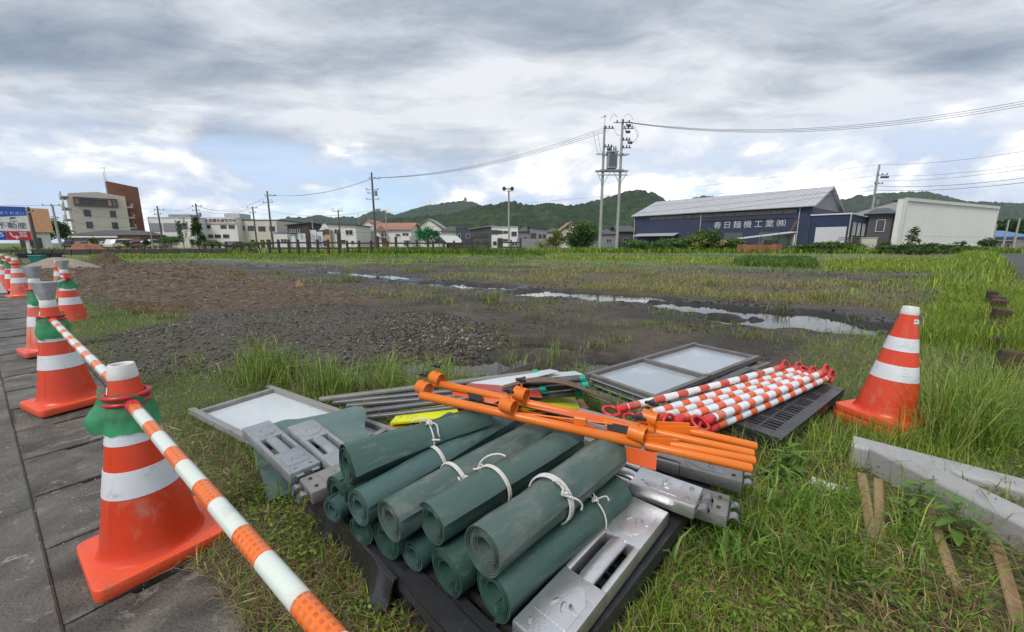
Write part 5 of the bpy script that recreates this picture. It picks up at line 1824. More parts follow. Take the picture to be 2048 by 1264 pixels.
ZL = ZD + .066
R_('r9', 'clean dark green roll lying lowest beside the silver weight', (985, 1190), (1232, 984), ZL, ZL, .066, .029, 8, M_RUB[0], 1, flap=.003, start=4.6)
R_('r8', 'short-looking lower roll with open end left of lowest front roll', (890, 1147), (1120, 970), ZL, ZL, .064, .031, 8, M_RUB[0], 2, start=4.2)
R_('r7', 'smallest thin roll wedged in the lower layer', (824, 1112), (1050, 945), ZL - .012, ZL - .012, .047, .019, 5, M_RUB[1], 3, start=.4, flap=.010)
R_('r10', 'lower roll mostly hidden beneath the mottled roll', (772, 1082), (1000, 920), ZL, ZL, .060, .026, 8, M_RUB[0], 4, start=3.0)
R_('r2', 'left lower roll under the topmost left roll', (672, 988), (905, 850), ZL + .018, ZL + .018, .058, .024, 8, M_RUB[0], 5, squash=1.08, start=2.0)
R_('r2b', 'sagging bottom roll at the left corner of the pallet', (664, 1022), (890, 870), ZD + .046, ZD + .046, .046, .018, 6, M_RUB[1], 6, squash=.95, start=1.3)
R_('r11', 'lower roll in the gap under the blue-green roll', (722, 1060), (950, 890), ZL - .01, ZL - .01, .053, .022, 6, M_RUB[0], 14, squash=.96, start=.3)
R_('r6', 'thick grimy roll on top at the front of the pile', (966, 1102), (1222, 905), .338, .338, .067, .029, 8, M_RUB[2], 7, flap=.012, start=2.95, tele=.006)
R_('r5', 'upper green roll second from the front with long rope tails', (862, 1047), (1142, 880), .336, .336, .062, .029, 8, M_RUB[3], 8, flap=.009, start=2.75)
R_('r4', 'mottled grey-green upper roll in the middle of the pile', (779, 1042), (1085, 862), .326, .33, .061, .028, 8, M_RUB[2], 9, flap=.010, start=2.7)
R_('r3', 'smooth blue-green upper roll with a tied bow', (717, 1016), (1012, 842), .318, .325, .057, .023, 8, M_RUB[1], 10, flap=.006, start=2.75)
R_('r1', 'topmost left roll with its loose flap curling open', (692, 932), (968, 838), .385, .375, .062, .025, 8, M_RUB[0], 11, flap=.020, start=3.05, flare=.42, tag_ring=True)


def T_(key, frac, r, **kw):
    g, L = rolls[key]
    tie(kw.pop('label'), g, L * frac, r, kw.pop('squash', 1.0), **kw)


T_('r1', .52, .064, label='thin white cord round the topmost left roll', seed=1, coils=1, ang=110, thin=.003, tails=(.10, .09))
T_('r3', .42, .058, label='white cord with small bow round the blue-green roll', seed=2, ang=60, tails=(.06, .05), up=.012)
T_('r4', .33, .064, label='doubled white cord round the mottled roll', seed=3, ang=150, tails=(.03, .03))
T_('r5', .36, .064, label='white cord with long tails round second front roll', seed=4, ang=30, tails=(.14, .05), up=.02)
T_('r6', .42, .070, label='thick white cord round the grimy front roll', seed=5, coils=3, ang=140, tails=(.10, .07), up=.015)
T_('r9', .70, .068, label='thin white cord round the lowest front roll', seed=6, coils=1, ang=112, thin=.0026, tails=(.04, .05), up=.02)


# ------------------------------------------------------------------ black rubber sheet hanging over the pallet's front edge
def sheet_grid(name, mt, parent, fn, nu, nv, th=.003):
    vs, fs = [], []
    for i in range(nu + 1):
        for j in range(nv + 1):
            vs.append(fn(i / nu, j / nv))
    n0 = len(vs)
    vs = [Vector(v) for v in vs]
    s = nv + 1
    nrm = []
    for i in range(nu + 1):
        for j in range(nv + 1):
            a = vs[min(i + 1, nu) * s + j] - vs[max(i - 1, 0) * s + j]
            b = vs[i * s + min(j + 1, nv)] - vs[i * s + max(j - 1, 0)]
            n_ = a.cross(b)
            nrm.append(n_.normalized() if n_.length > 0 else Vector((0, 0, 1)))
    vs += [v - n_ * th for v, n_ in zip(vs, nrm)]
    for i in range(nu):
        for j in range(nv):
            q = (i * s + j, (i + 1) * s + j, (i + 1) * s + j + 1, i * s + j + 1)
            fs.append(q)
            fs.append(tuple(n0 + k for k in reversed(q)))
    for i in range(nu):
        for j in (0, nv):
            a, b = i * s + j, (i + 1) * s + j
            fs.append((a, b, n0 + b, n0 + a) if j else (b, a, n0 + a, n0 + b))
    for j in range(nv):
        for i in (0, nu):
            a, b = i * s + j, i * s + j + 1
            fs.append((b, a, n0 + a, n0 + b) if i else (a, b, n0 + b, n0 + a))
    return MB().add(vs, fs).build(name, mt, parent, smooth=60)


M_BLKR = mat('black_rubber', (.016, .017, .019), (.030, .031, .034), scale=4, rough=.22, rvar=.25, bump=.2, bscale=25, dirt=(.10, .10, .098), damount=(.60, .85), dscale=6)
A2, B2 = Vector((ax_, ay_, 0)), Vector((-ay_, ax_, 0))


def blk(u, v):
    # u along the front edge (from the front corner to the left corner), v from the deck over the edge and down
    b = .92 + u * .63
    path = [(.16, ZD + .003), (.03, ZD + .004), (-.012, ZD - .012), (-.018, ZD - .05), (-.024, ZD - .09), (-.032, .030)]
    k = v * (len(path) - 1)
    i = min(int(k), len(path) - 2)
    f = k - i
    a = path[i][0] + (path[i + 1][0] - path[i][0]) * f
    z = path[i][1] + (path[i + 1][1] - path[i][1]) * f
    hang = max(0.0, v - .35)
    a -= hang * (.012 + .030 * math.sin(u * 8.5 + .6) + .018 * math.sin(u * 19) + .010 * math.sin(u * 41 + v * 5)) + .002
    z += hang * .05 * max(0, math.sin(u * 6.3 + 1.5)) - (0 if v < .3 else 0)
    p = A2 * (.478 + a) + B2 * b
    return (p.x, p.y, max(z, .012))


o = sheet_grid('black_sheet', M_BLKR, None, blk, 44, 20)
tag(o, 'black rubber sheet hanging over the front edge of the pallet', 'rubber sheet')

# flat green mat on the left
c00, c10, c01, c11 = G(497, 862, .06), G(712, 812, .16), G(538, 1006, .03), G(775, 905, .13)


def matf(u, v):
    p = c00.lerp(c10, u).lerp(c01.lerp(c11, u), v)
    n = float(fbm(np.array([p.x * 5]), np.array([p.y * 5]), 61, 3)[0]) - .5
    z = p.z + .045 * n + .018 * math.sin(7 * u + 3 * v) * (1 - abs(2 * u - 1)) + .03 * math.exp(-((u - .95) / .12) ** 2) * math.sin(v * 7)
    e = .02 * math.sin(v * 9) * (u > .9) + .012 * math.sin(u * 11) * (v > .9)
    return (p.x + e, p.y + e * .6, max(z, .03))


o = sheet_grid('green_mat', rubber('pale_green_rubber', (.075, .135, .125), (.10, .165, .15), (.22, .24, .22), (.52, .80)), None, matf, 36, 32, .004)
tag(o, 'crumpled green rubber mat spread beside the pallet', 'rubber mat')

# ------------------------------------------------------------------ silver cast weights
M_ALU = mat('cast_aluminium', (.72, .72, .73), (.60, .60, .61), scale=9, rough=.30, rvar=.16, metal=.85, bump=.16, bscale=160, dirt=(.36, .34, .31), damount=(.58, .82), dscale=12)
M_ALUD = mat('dull_aluminium', (.34, .335, .32), (.27, .265, .255), scale=7, rough=.5, rvar=.2, metal=.6, bump=.4, bscale=120, dirt=(.22, .20, .17), damount=(.52, .76), dscale=10)
M_ALUG = mat('grey_weight', (.34, .36, .385), (.28, .30, .32), scale=7, rough=.5, metal=.3, bump=.3, bscale=120, dirt=(.20, .19, .18), damount=(.55, .8), dscale=10)
M_RUSTB = mat('rusty_bolt', (.10, .04, .025), (.06, .03, .02), scale=20, rough=.8)
WLn, WWd, WHt = .640, .132, .058


def weight_proto():
    g = thing('sign_weight', 'x', 'sign weight', (0, 0, 0))
    X, Y, H = WLn / 2, WWd / 2, WHt
    hx, hy = .098, .046
    # body with an open handle well in the middle: one continuous casting
    ys = [-Y, -hy, hy, Y]; xs = [-X, -hx, hx, X]
    b = MB()
    b.box(((-X - hx) / 2, 0, H / 2 + .004), (X - hx, 2 * Y, H - .008))
    b.box(((X + hx) / 2, 0, H / 2 + .004), (X - hx, 2 * Y, H - .008))
    b.box((0, (Y + hy) / 2, H / 2 + .004), (2 * hx + .002, Y - hy, H - .0084))
    b.box((0, -(Y + hy) / 2, H / 2 + .004), (2 * hx + .002, Y - hy, H - .0084))
    b.build('body', M_ALU, g, bevel=.006, seg=2, smooth=40)
    hb = MB()
    hb.tube([(-hx - .012, 0, H - .014), (-hx * .8, 0, H - .004), (0, 0, H - .001), (hx * .8, 0, H - .004), (hx + .012, 0, H - .014)], [.024, .025, .025, .025, .024], 16)
    hb.v = [(x, y, H - .016 + (z - (H - .012)) * .62) for x, y, z in hb.v]
    hb.build('handle', M_ALU, g, smooth=50)
    for s in (-1, 1):
        x0, x1 = s * .128, s * (X - .062)
        xa, xb = min(x0, x1), max(x0, x1)
        yy = Y - .018
        sh = [(xa, -yy * .5), (xa + .012, -yy * .5), (xa + .016, -yy * .72), (xa + .030, -yy * .80), (xa + .042, -yy), (xb, -yy), (xb, yy), (xa + .042, yy), (xa + .030, yy * .80), (xa + .016, yy * .72), (xa + .012, yy * .5), (xa, yy * .5)]
        if s < 0:
            sh = [(xa + xb - px, py) for px, py in sh][::-1]
        pn = MB().prism(sh, H - .006, H + .0030).build('raised_panel', M_ALU, g, bevel=.0022, seg=2, smooth=40)
        # leaf emblem: three curved drops
        cx = (xa + xb) / 2 + s * .012
        for k, (a, l) in enumerate(((-38, .030), (0, .036), (38, .032))):
            pts = []
            n = 14
            for i in range(n):
                u = i / n * 2 * math.pi
                r_ = l / 2
                lx = r_ * math.cos(u)
                ly = .30 * r_ * math.sin(u) * (1 - .75 * math.cos(u)) + .12 * r_ * math.cos(u) ** 2
                pts.append((lx + r_ + .004, ly))
            m_ = Matrix.Translation((cx - .012, -.012 + .012 * k, 0)) @ Matrix.Rotation(R(a + 20), 4, 'Z')
            MB().prism(pts, H, H + .0058, m_).build('emblem_leaf', M_ALU, pn, bevel=.0016, seg=1, smooth=50)
    for y in (-.032, .032):
        bo = MB().lathe([(.0105, H - .006), (.0105, H - .002), (.0072, H - .001), (.0068, H + .004), (.003, H + .0052), (0, H + .0054)], 16, Matrix.Translation((X - .030, y, 0))).build('bolt', M_STEEL, g, smooth=40)
        hk = MB()
        th = .006
        prof = [(X - .004, H - .030), (X + .006, H - .012), (X + .020, H - .006), (X + .033, H - .012), (X + .038, H - .026), (X + .036, H - .036)]
        for i in range(len(prof) - 1):
            hk.add([(prof[i][0], y - .015, prof[i][1]), (prof[i + 1][0], y - .015, prof[i + 1][1]), (prof[i + 1][0], y + .015, prof[i + 1][1]), (prof[i][0], y + .015, prof[i][1]),
                    (prof[i][0], y - .015, prof[i][1] - th), (prof[i + 1][0], y - .015, prof[i + 1][1] - th), (prof[i + 1][0], y + .015, prof[i + 1][1] - th), (prof[i][0], y + .015, prof[i][1] - th)],
                   [(0, 1, 2, 3), (7, 6, 5, 4), (0, 4, 5, 1), (3, 2, 6, 7), (1, 5, 6, 2), (0, 3, 7, 4)])
        hk.build('hook', M_STEEL, g, bevel=.001, smooth=50)
    return g


WP = weight_proto()
WG = 'silver cast sign weights'


def weight(label, ctr, ang, z, dull=None, tilt=(0, 0), first=False):
    w = WP if first else dup(WP, label)
    w['label'] = label; w['group'] = WG
    w.location = (ctr[0], ctr[1], z)
    w.rotation_euler = (tilt[0], tilt[1], ang)
    if dull is not None:
        for ch in [c for c in COL.objects if c.parent == w]:
            if ch.name.startswith(('body', 'raised_panel', 'handle')):
                ch.data = ch.data.copy(); ch.data.materials.clear(); ch.data.materials.append(dull)
                for c2 in [c for c in COL.objects if c.parent == ch]:
                    c2.data = c2.data.copy(); c2.data.materials.clear(); c2.data.materials.append(dull)
            if dull is M_ALUD and ch.name.startswith('bolt'):
                ch.data = ch.data.copy(); ch.data.materials.clear(); ch.data.materials.append(M_RUSTB)
    return w


dirA = Vector((math.cos(R(47.5)), math.sin(R(47.5)), 0))
endA = (G(1262, 1000, ZD + .06) + G(1340, 1014, ZD + .06)) / 2
ca = endA - dirA * (WLn / 2)
weight('shiny silver weight with handle along the right edge of the pallet', (ca.x, ca.y), R(47.5 + 180), ZD + .003, first=True)
a2 = R(-37)
d2 = Vector((math.cos(a2), math.sin(a2), 0))
e2 = (G(1412, 966, .255) + G(1384, 1020, .255)) / 2
c2 = e2 - d2 * (WLn / 2)
weight('silver weight with two bolts lying across the end of the rolls', (c2.x, c2.y), a2, .196, tilt=(0, R(.5)))
e3 = (G(1474, 985, .19) + G(1440, 1042, .19)) / 2
a3 = R(-33)
d3 = Vector((math.cos(a3), math.sin(a3), 0))
c3 = e3 - d3 * (WLn / 2) + Vector((.0, .0, 0))
weight('dull weight with two rusty bolts jutting past the pallet corner', (c3.x, c3.y), a3, ZD - .018, dull=M_ALUD)
c4 = c3 + Vector((-d3.y, d3.x, 0)) * .20 + d3 * .03
weight('dull grey weight behind the rusty-bolted one', (c4.x, c4.y), a3 + .03, ZD + .004, dull=M_ALUD)
c5 = c3 + Vector((-d3.y, d3.x, 0)) * .33 - d3 * .10
weight('grey weight farthest back under the orange tubes', (c5.x, c5.y), a3 - .04, ZD + .022, dull=M_ALUG)
aL = R(-41)
for lab, (q0, q1), zz in (('grey weight lying left on the green mat', ((515, 850), (606, 930)), .085), ('grey weight beside it on the green mat, nearer the rolls', ((610, 852), (700, 925)), .10)):
    p0, p1 = G(*q0, zz + .06), G(*q1, zz + .06)
    d = (p1 - p0)
    c = (p0 + p1) / 2
    weight(lab, (c.x, c.y), math.atan2(d.y, d.x), zz, dull=M_ALUG)
p0, p1 = G(612, 975, .15), G(655, 940, .2)
weight('dull weight whose hooked end pokes out left of the rolls', (p0.x + .695 * .30 + .719 * .06, p0.y + .719 * .30 - .695 * .06), R(226), ZD - .014, dull=M_ALUD)

# ------------------------------------------------------------------ sign frames
M_FRMW = mat('weathered_frame', (.22, .215, .21), (.30, .295, .285), scale=4, rough=.6, bump=.3, bscale=60, stretch=(.25, 3, 3), dirt=(.12, .11, .10), damount=(.55, .8), dscale=6)
M_FRMD = mat('dark_frame', (.125, .115, .11), (.18, .165, .155), scale=4, rough=.55, bump=.3, bscale=60, stretch=(.25, 3, 3), dirt=(.07, .06, .055), damount=(.55, .8), dscale=6)
M_SHEETW = mat('wet_white_sheet', (.60, .64, .67), (.52, .56, .60), scale=2, rough=.13, rvar=.12, dirt=(.40, .40, .38), damount=(.58, .82), dscale=5)
M_SHEETG = mat('wet_grey_sheet', (.32, .36, .40), (.38, .42, .46), scale=2, rough=.16, rvar=.14, dirt=(.50, .52, .54), damount=(.58, .82), dscale=5)


def sign_frame(label, org, ang, L, Wd, z, fm, pm, mids=(), over=.06, hgt=.040, tilt=(0, 0)):
    f = thing('framed_signboard', label, 'framed sign', (org[0], org[1], z), group='flat sign frames', rot=(tilt[0], tilt[1], ang))
    t = .034
    for y in (t / 2, Wd - t / 2):
        MB().box((L / 2, y, hgt / 2), (L + 2 * over, t, hgt)).box((L / 2, y, hgt * .5), (L + 2 * over + .002, t + .004, .004)).build('rail', fm, f, bevel=.003)
    for x in (t, L - t):
        MB().box((x, Wd / 2, hgt / 2), (t, Wd - 2 * t - .002, hgt * .94)).build('end_bar', fm, f, bevel=.003)
    for x in mids:
        MB().box((x, Wd / 2, hgt / 2 + .003), (t, Wd - 2 * t - .002, hgt * .9)).box((x, t / 2 - .001, hgt + .004), (t * 1.3, t * 1.1, .012)).build('cross_bar', fm, f, bevel=.003)
    MB().box((L / 2, Wd / 2, .007), (L - .02, Wd - .02, .006)).build('sheet', pm, f)
    return f


oL = G(372, 830, .05)
sign_frame('grey sign frame with wet white sheet lying left in the grass', (oL.x + .03, oL.y + .01), R(-31.5), 1.25, .50, .035, M_FRMW, M_SHEETW, over=.05)
oR = G(1310, 800, .14)
aR = math.atan2(3.218 - 2.298, 2.115 - .889)
LR = math.hypot(3.218 - 2.298, 2.115 - .889)
sign_frame('grey-brown sign frame with two wet panes on top of the stack', (oR.x, oR.y), aR, LR, .585, .115, M_FRMD, M_SHEETG, (LR * .44,), .0)
sign_frame('dark sign frame second in the stack, under the two-pane frame', (oR.x + .035, oR.y - .04), aR - .015, LR, .60, .070, M_FRMD, M_SHEETG, (LR * .5,), .02)
sign_frame('dark sign frame at the bottom of the stack by the puddle', (oR.x - .02, oR.y - .12), aR - .04, LR + .1, .62, .024, M_FRMD, M_SHEETG, (), .03)
q0, q1 = G(1318, 838, .17), G(1700, 735, .12)
tag(MB().beam(q0, G(1560, 768, .16), .05, .045).build('timber_rail', M_FRMD, bevel=.004), 'dark square timber resting beside the striped bars', 'timber')

# ------------------------------------------------------------------ dark pipes with green end caps, plates between them
M_PIPE = mat('grey_pipe', (.075, .08, .085), (.11, .115, .12), scale=6, rough=.32, bump=.1, dirt=(.20, .19, .17), damount=(.58, .82), dscale=9)
M_PIPEP = mat('pale_pipe', (.17, .165, .15), (.21, .205, .19), scale=6, rough=.5, dirt=(.12, .11, .10), damount=(.55, .8), dscale=9)
M_GCAP = mat('green_cap', (.012, .36, .25), (.01, .30, .20), rough=.4)
M_YELB = mat('yellow_board', (.74, .78, .010), (.66, .68, .02), scale=7, rough=.35, dirt=(.40, .38, .05), damount=(.60, .85), dscale=8)
M_ORB = mat('orange_board', (.72, .30, .03), (.60, .22, .03), scale=7, rough=.4)
M_BROWNB = mat('brown_plate', (.13, .055, .030), (.18, .085, .05), scale=6, rough=.4, dirt=(.09, .06, .04), damount=(.5, .8), dscale=8)
M_WPL = mat('white_plate', (.66, .68, .70), (.58, .60, .62), scale=5, rough=.3)
PG = 'grey pipes with green end caps'
for i, (a, za, b, zb, r, m, lab) in enumerate([
        ((640, 800), .07, (1072, 746), .20, .021, M_PIPEP, 'palest pipe with green cap lying farthest back'),
        ((668, 806), .06, (1166, 757), .22, .020, M_PIPE, 'grey pipe whose green cap touches the two-pane frame'),
        ((695, 812), .06, (1172, 770), .20, .018, M_PIPE, 'grey pipe just below the frame-touching pipe'),
        ((712, 826), .05, (1088, 777), .24, .019, M_PIPE, 'grey pipe ending above the brown plate'),
        ((730, 836), .05, (1158, 785), .20, .019, M_PIPE, 'nearest grey pipe ending beside the yellow board')]):
    p0, p1 = G(*a, za), G(*b, zb)
    t = thing('grey_pipe', lab, 'pipe', p0, group=PG)
    d = p1 - p0
    MB().rod((0, 0, 0), d, r, n=16).build('tube', m, t, smooth=50)
    e = d.normalized()
    MB().rod(d - e * .025, d + e * .012, r * 1.22, n=16).box(d + Vector((0, 0, -r * .9)), (r * 2.2, r * 1.6, r * .9)).build('end_cap', M_GCAP, t, smooth=50)


def plate(name, label, pts, mt, cat, th=.004, bow=0.0, nu=14, group=None):
    a, b, c, d = [Vector(p) for p in pts]

    def fn(u, v):
        p = a.lerp(b, u).lerp(d.lerp(c, u), v)
        return (p.x, p.y, p.z + bow * math.sin(math.pi * u))
    o = sheet_grid(name, mt, None, fn, nu, 6, th)
    return tag(o, label, cat, group)


plate('white_plate', 'thin white sign plate edge behind the brown plate', (G(985, 775, .22), G(1118, 742, .25), G(1100, 738, .21), G(940, 765, .17)), M_WPL, 'sign plate')
plate('white_plate', 'long white plate between green-capped pipes', (G(1010, 762, .20), G(1166, 748, .23), G(1150, 742, .19), G(1000, 752, .16)), M_WPL, 'sign plate')
plate('brown_plate', 'bowed brown plate arching over the green-capped pipes', (G(985, 782, .22), G(1215, 800, .22), G(1195, 786, .16), G(1000, 772, .18)), M_BROWNB, 'sign plate', bow=.085, nu=20)
plate('red_plate', 'dark red plate between the orange tubes and pipes', (G(925, 780, .26), G(1085, 795, .27), G(1075, 775, .22), G(935, 766, .22)), mat('red_plate', (.42, .045, .02), (.34, .05, .03), scale=5, rough=.4), 'sign plate')
plate('yellow_board', 'bright yellow board sticking out left of the orange stand', (G(780, 846, .07), G(925, 832, .12), G(905, 808, .10), G(805, 815, .07)), M_YELB, 'board', th=.012)
plate('orange_board', 'orange board lying under the bright yellow board', (G(768, 856, .04), G(905, 846, .06), G(900, 826, .05), G(790, 838, .045)), M_ORB, 'board', th=.012)
plate('yellow_board', 'yellow board right of the ring clamps', (G(1040, 818, .15), G(1160, 816, .12), G(1150, 795, .10), G(1060, 793, .15)), M_YELB, 'board', th=.01)
plate('orange_board', 'orange board edge under the right yellow board', (G(1060, 826, .12), G(1178, 816, .09), G(1165, 798, .08), G(1075, 810, .10)), M_ORB, 'board', th=.01)

# ------------------------------------------------------------------ orange folding sign stands
M_ORG = mat('orange_paint', (.74, .185, .018), (.68, .155, .014), scale=4, rough=.34, rvar=.14, bump=.08, bscale=50, dirt=(.16, .095, .065), damount=(.70, .76), dscale=17)
M_ORGD = mat('orange_paint_plate', (.66, .10, .012), (.58, .085, .012), scale=4, rough=.38, dirt=(.20, .07, .03), damount=(.64, .80), dscale=14)
M_BLKP = mat('black_knob', (.022, .022, .024), rough=.35)


def ring_clamp(root, p, axis, r=.029, w=.056, knob=True, up=Vector((0, 0, 1))):
    axis = Vector(axis).normalized()
    q = axis.to_track_quat('Z', 'Y').to_matrix().to_4x4()
    M = Matrix.Translation(p) @ q
    c = MB().lathe([(r, -w / 2), (r, w / 2), (r - .0035, w / 2), (r - .0035, -w / 2), (r, -w / 2)], 26, M).build('ring_clamp', M_ORG, root, smooth=40)
    if knob:
        u = (up - axis * up.dot(axis)).normalized()
        k = MB()
        k.rod(Vector(p) + u * r * .9, Vector(p) + u * (r + .028), .0045, n=8)
        k.build('knob_screw', M_ORG, c)
        kc = Vector(p) + u * (r + .032)
        s = axis.cross(u)
        kb = MB()
        for a in range(3):
            dd = axis * math.cos(a * 2.09 + .4) + s * math.sin(a * 2.09 + .4)
            kb.tube([kc, kc + dd * .012 + u * .002, kc + dd * .026 + u * .003], [.009, .0085, .006], 8)
        kb.rod(kc - u * .006, kc + u * .008, .012, n=10)
        kb.build('knob', M_BLKP, c, smooth=50)


def stand(label, L0, zl, Rr, zr, L1, zl1, R1, zr1, rings, plates, split):
    p0, p1 = G(*L0, zl), G(*Rr, zr)
    s0, s1 = G(*L1, zl1), G(*R1, zr1)
    t = thing('sign_stand', label, 'sign stand', p0, group='orange folding sign stands')
    o = Vector(p0)
    k = p0.lerp(p1, split)
    e = (p1 - p0).normalized()
    MB().rod(Vector((0, 0, 0)), k - o, .0180, n=20).build('outer_tube', M_ORG, t, smooth=50, bevel=.002)
    MB().rod(k - o + e * .006, p1 - o, .0150, n=18).build('leg', M_ORG, t, smooth=50, bevel=.004, seg=2)
    MB().rod(s0 - o, s1 - o, .0150, n=18).build('leg', M_ORG, t, smooth=50, bevel=.004, seg=2)
    kk = k - o
    j = MB()
    mid = (s0 - o)
    j.beam(kk + e * .012, mid + (s1 - s0).normalized() * .03, .008, .050, up=(0, 0, 1)).beam(kk - e * .02 + Vector((0, 0, .015)), mid + Vector((0, 0, .01)), .006, .045)
    j.build('hinge_plate', M_ORG, t)
    MB().rod(kk + Vector((0, -.022, 0)), kk + Vector((0, .022, .006)), .005, n=8).build('rivet', M_STEEL, t)
    for (rx, ry, rz_, kn) in rings:
        p = G(rx, ry, rz_)
        ax = Vector((.80, -.58, -.06))
        ring_clamp(t, p - o, ax, knob=kn)
    for name, pts, mt in plates:
        P = [G(x, y, z) - o for x, y, z in pts]

        def fn(u, v, P=P):
            return P[0].lerp(P[1], u).lerp(P[3].lerp(P[2], u), v)
        sheet_grid(name, mt, t, fn, 4, 2, .003)
    return t


stand('front orange folding stand lying across the rolls', (841, 790), .475, (1504, 937), .375, (1338, 888), .405, (1510, 922), .378,
      [(848, 776, .495, True), (1017, 811, .485, True), (1275, 867, .440, True)],
      [('gusset', [(985, 806, .46), (1190, 853, .44), (1195, 866, .415), (1020, 824, .43)], M_ORGD),
       ('gusset', [(1205, 838, .435), (1290, 858, .425), (1300, 884, .405), (1215, 866, .41)], M_ORG),
       ('skirt_plate', [(1252, 893, .405), (1314, 906, .395), (1312, 941, .345), (1254, 924, .35)], M_ORGD),
       ('slot', [(1215, 845, .434), (1268, 856, .427), (1271, 872, .415), (1214, 860, .418)], M_BLKP)], .72)
stand('rear orange folding stand lying behind the first', (870, 766), .475, (1508, 908), .380, (1378, 862), .410, (1513, 893), .382,
      [(874, 757, .495, True), (1042, 788, .485, True), (1300, 836, .445, True)],
      [('gusset', [(905, 772, .465), (1010, 797, .455), (985, 808, .43), (905, 790, .44)], M_ORGD),
       ('gusset', [(1050, 800, .455), (1250, 845, .43), (1250, 858, .415), (1050, 813, .435)], M_ORGD),
       ('slot', [(935, 785, .462), (965, 792, .458), (962, 804, .445), (938, 797, .447)], M_BLKP)], .74)
st2 = [o for o in COL.objects if o.name.startswith('sign_stand')][0]
mb = MB()
p0, p1 = G(1030, 825, .45) - st2.location, G(1225, 848, .445) - st2.location
mb.tube([p0, p0.lerp(p1, .5), p1], .0035, 6)
mb.build('stay_wire', M_ORG, st2)
p = G(1160, 842, .45) - st2.location
MB().box(p, (.045, .02, .03), R(-20)).build('catch', M_ORG, st2, bevel=.003)

# ------------------------------------------------------------------ pile of striped bars on the second pallet
SB = 'striped bars piled on the lattice pallet'
zb = .150 + .030
data = [((1222, 822), (1572, 733), .235, .235, M_BARR, 'red and white bar lying highest, separate from the pile', 0.2, 1.2),
        ((1262, 838), (1600, 736), .195, .20, M_BARW, 'striped bar at the back of the pile', .3, 1.0),
        ((1300, 842), (1612, 742), .185, .19, M_BARW, 'second striped bar from the back of the pile', 1.1, .6),
        ((1338, 846), (1626, 746), .24, .235, M_BARW, 'upper striped bar with upright red loop', 1.35, 1.3),
        ((1362, 852), (1640, 750), .185, .19, M_BARW, 'striped bar under the upright red loop', .2, .5),
        ((1400, 846), (1652, 742), .235, .23, M_BARW, 'upper striped bar second from the front', .5, 1.4),
        ((1408, 862), (1662, 752), .180, .19, M_BARW, 'front striped bar of the pile', 1.2, 1.5)]
for a, b, za, zb_, m, lab, t0, t1 in data:
    bar(lab, G(*a, za), G(*b, zb_), m, M_REDP2, r=.0225 if m is M_BARW else .021, ring_tilt=(t0, t1), group=SB, ring_r=.042)

# ------------------------------------------------------------------ kerb stones, stakes, pipe
M_KERB = mat('new_concrete', (.37, .375, .37), (.31, .31, .305), scale=3, rough=.62, bump=.16, bscale=180, dirt=(.20, .20, .19), damount=(.55, .80), dscale=4)


def kerb(label, a, b, w, L, z):
    """a, b: two points on the upper front edge"""
    a, b = Vector(a), Vector(b)
    ang = math.atan2(b.y - a.y, b.x - a.x)
    prof = [(0, 0), (w + .01, 0), (w + .01, .03), (w, .150), (.012, .150), (0, .138)]
    o = MB().prism(prof, 0, L, Matrix(((0, 0, 1, 0), (1, 0, 0, 0), (0, 1, 0, 0), (0, 0, 0, 1)))).build('kerb_stone', M_KERB, bevel=.005, seg=2)
    o.location = (a.x, a.y, z)
    o.rotation_euler = (0, 0, ang)
    return tag(o, label, 'kerb stone', 'precast kerb stones')


ZK = .012
kerb('grey kerb stone lying behind, against the tall grass', G(1703, 888, ZK + .15), G(2048, 980, ZK + .15), .12, .95, ZK)
kerb('grey kerb stone in front, resting on wooden stakes', G(1738, 892, ZK + .165), G(2048, 1048, ZK + .165), .115, .95, ZK + .015)
M_WOOD = mat('fresh_pine', (.40, .27, .145), (.28, .18, .09), scale=5, rough=.6, bump=.4, bscale=40, stretch=(.2, 6, 6), dirt=(.20, .11, .05), damount=(.55, .8), dscale=7)
for a, b, w, h, lab, zz in [((1722, 952), (1744, 1092), .034, .036, 'squared pine stake under the front kerb stone, left one', .052), ((1756, 962), (1760, 1085), .032, .03, 'squared pine stake under the front kerb stone, right one', .046),
                            ((1855, 1012), (1912, 1182), .030, .024, 'pine offcut lying in the grass below the front kerb stone', .066), ((1990, 1088), (2040, 1262), .034, .026, 'pine plank at the right edge half sunk in grass', .072),
                            ((1462, 968), (1612, 1003), .040, .025, 'thin pine strip lying beside the pallet corner', .05)]:
    p0, p1 = G(*a, zz), G(*b, zz)
    c = (p0 + p1) / 2
    o = MB().box((0, 0, 0), ((p1 - p0).length, w, h)).build('wooden_stake', M_WOOD, bevel=.003, loc=c, rot=(R(rnd.uniform(-8, 8)), 0, math.atan2(p1.y - p0.y, p1.x - p0.x)))
    tag(o, lab, 'wooden stake', 'pine stakes in the grass')
wp = thing('white_pipe', 'short white plastic pipe in the grass beside the kerb stones', 'pipe', G(1622, 962, .075))
d = G(1698, 988, .07) - G(1622, 962, .075)
MB().rod((0, 0, 0), d, .022, n=18, caps=False).rod(d, (0, 0, 0), .018, n=18, caps=False).build('tube', M_CAPW, wp, smooth=50)
e = d.normalized()
MB().lathe([(.018, 0), (.025, 0), (.025, .02), (.018, .02)], 18, Matrix.Translation(d - e * .02) @ e.to_track_quat('Z', 'Y').to_matrix().to_4x4()).build('collar', M_CAPW, wp, smooth=50)

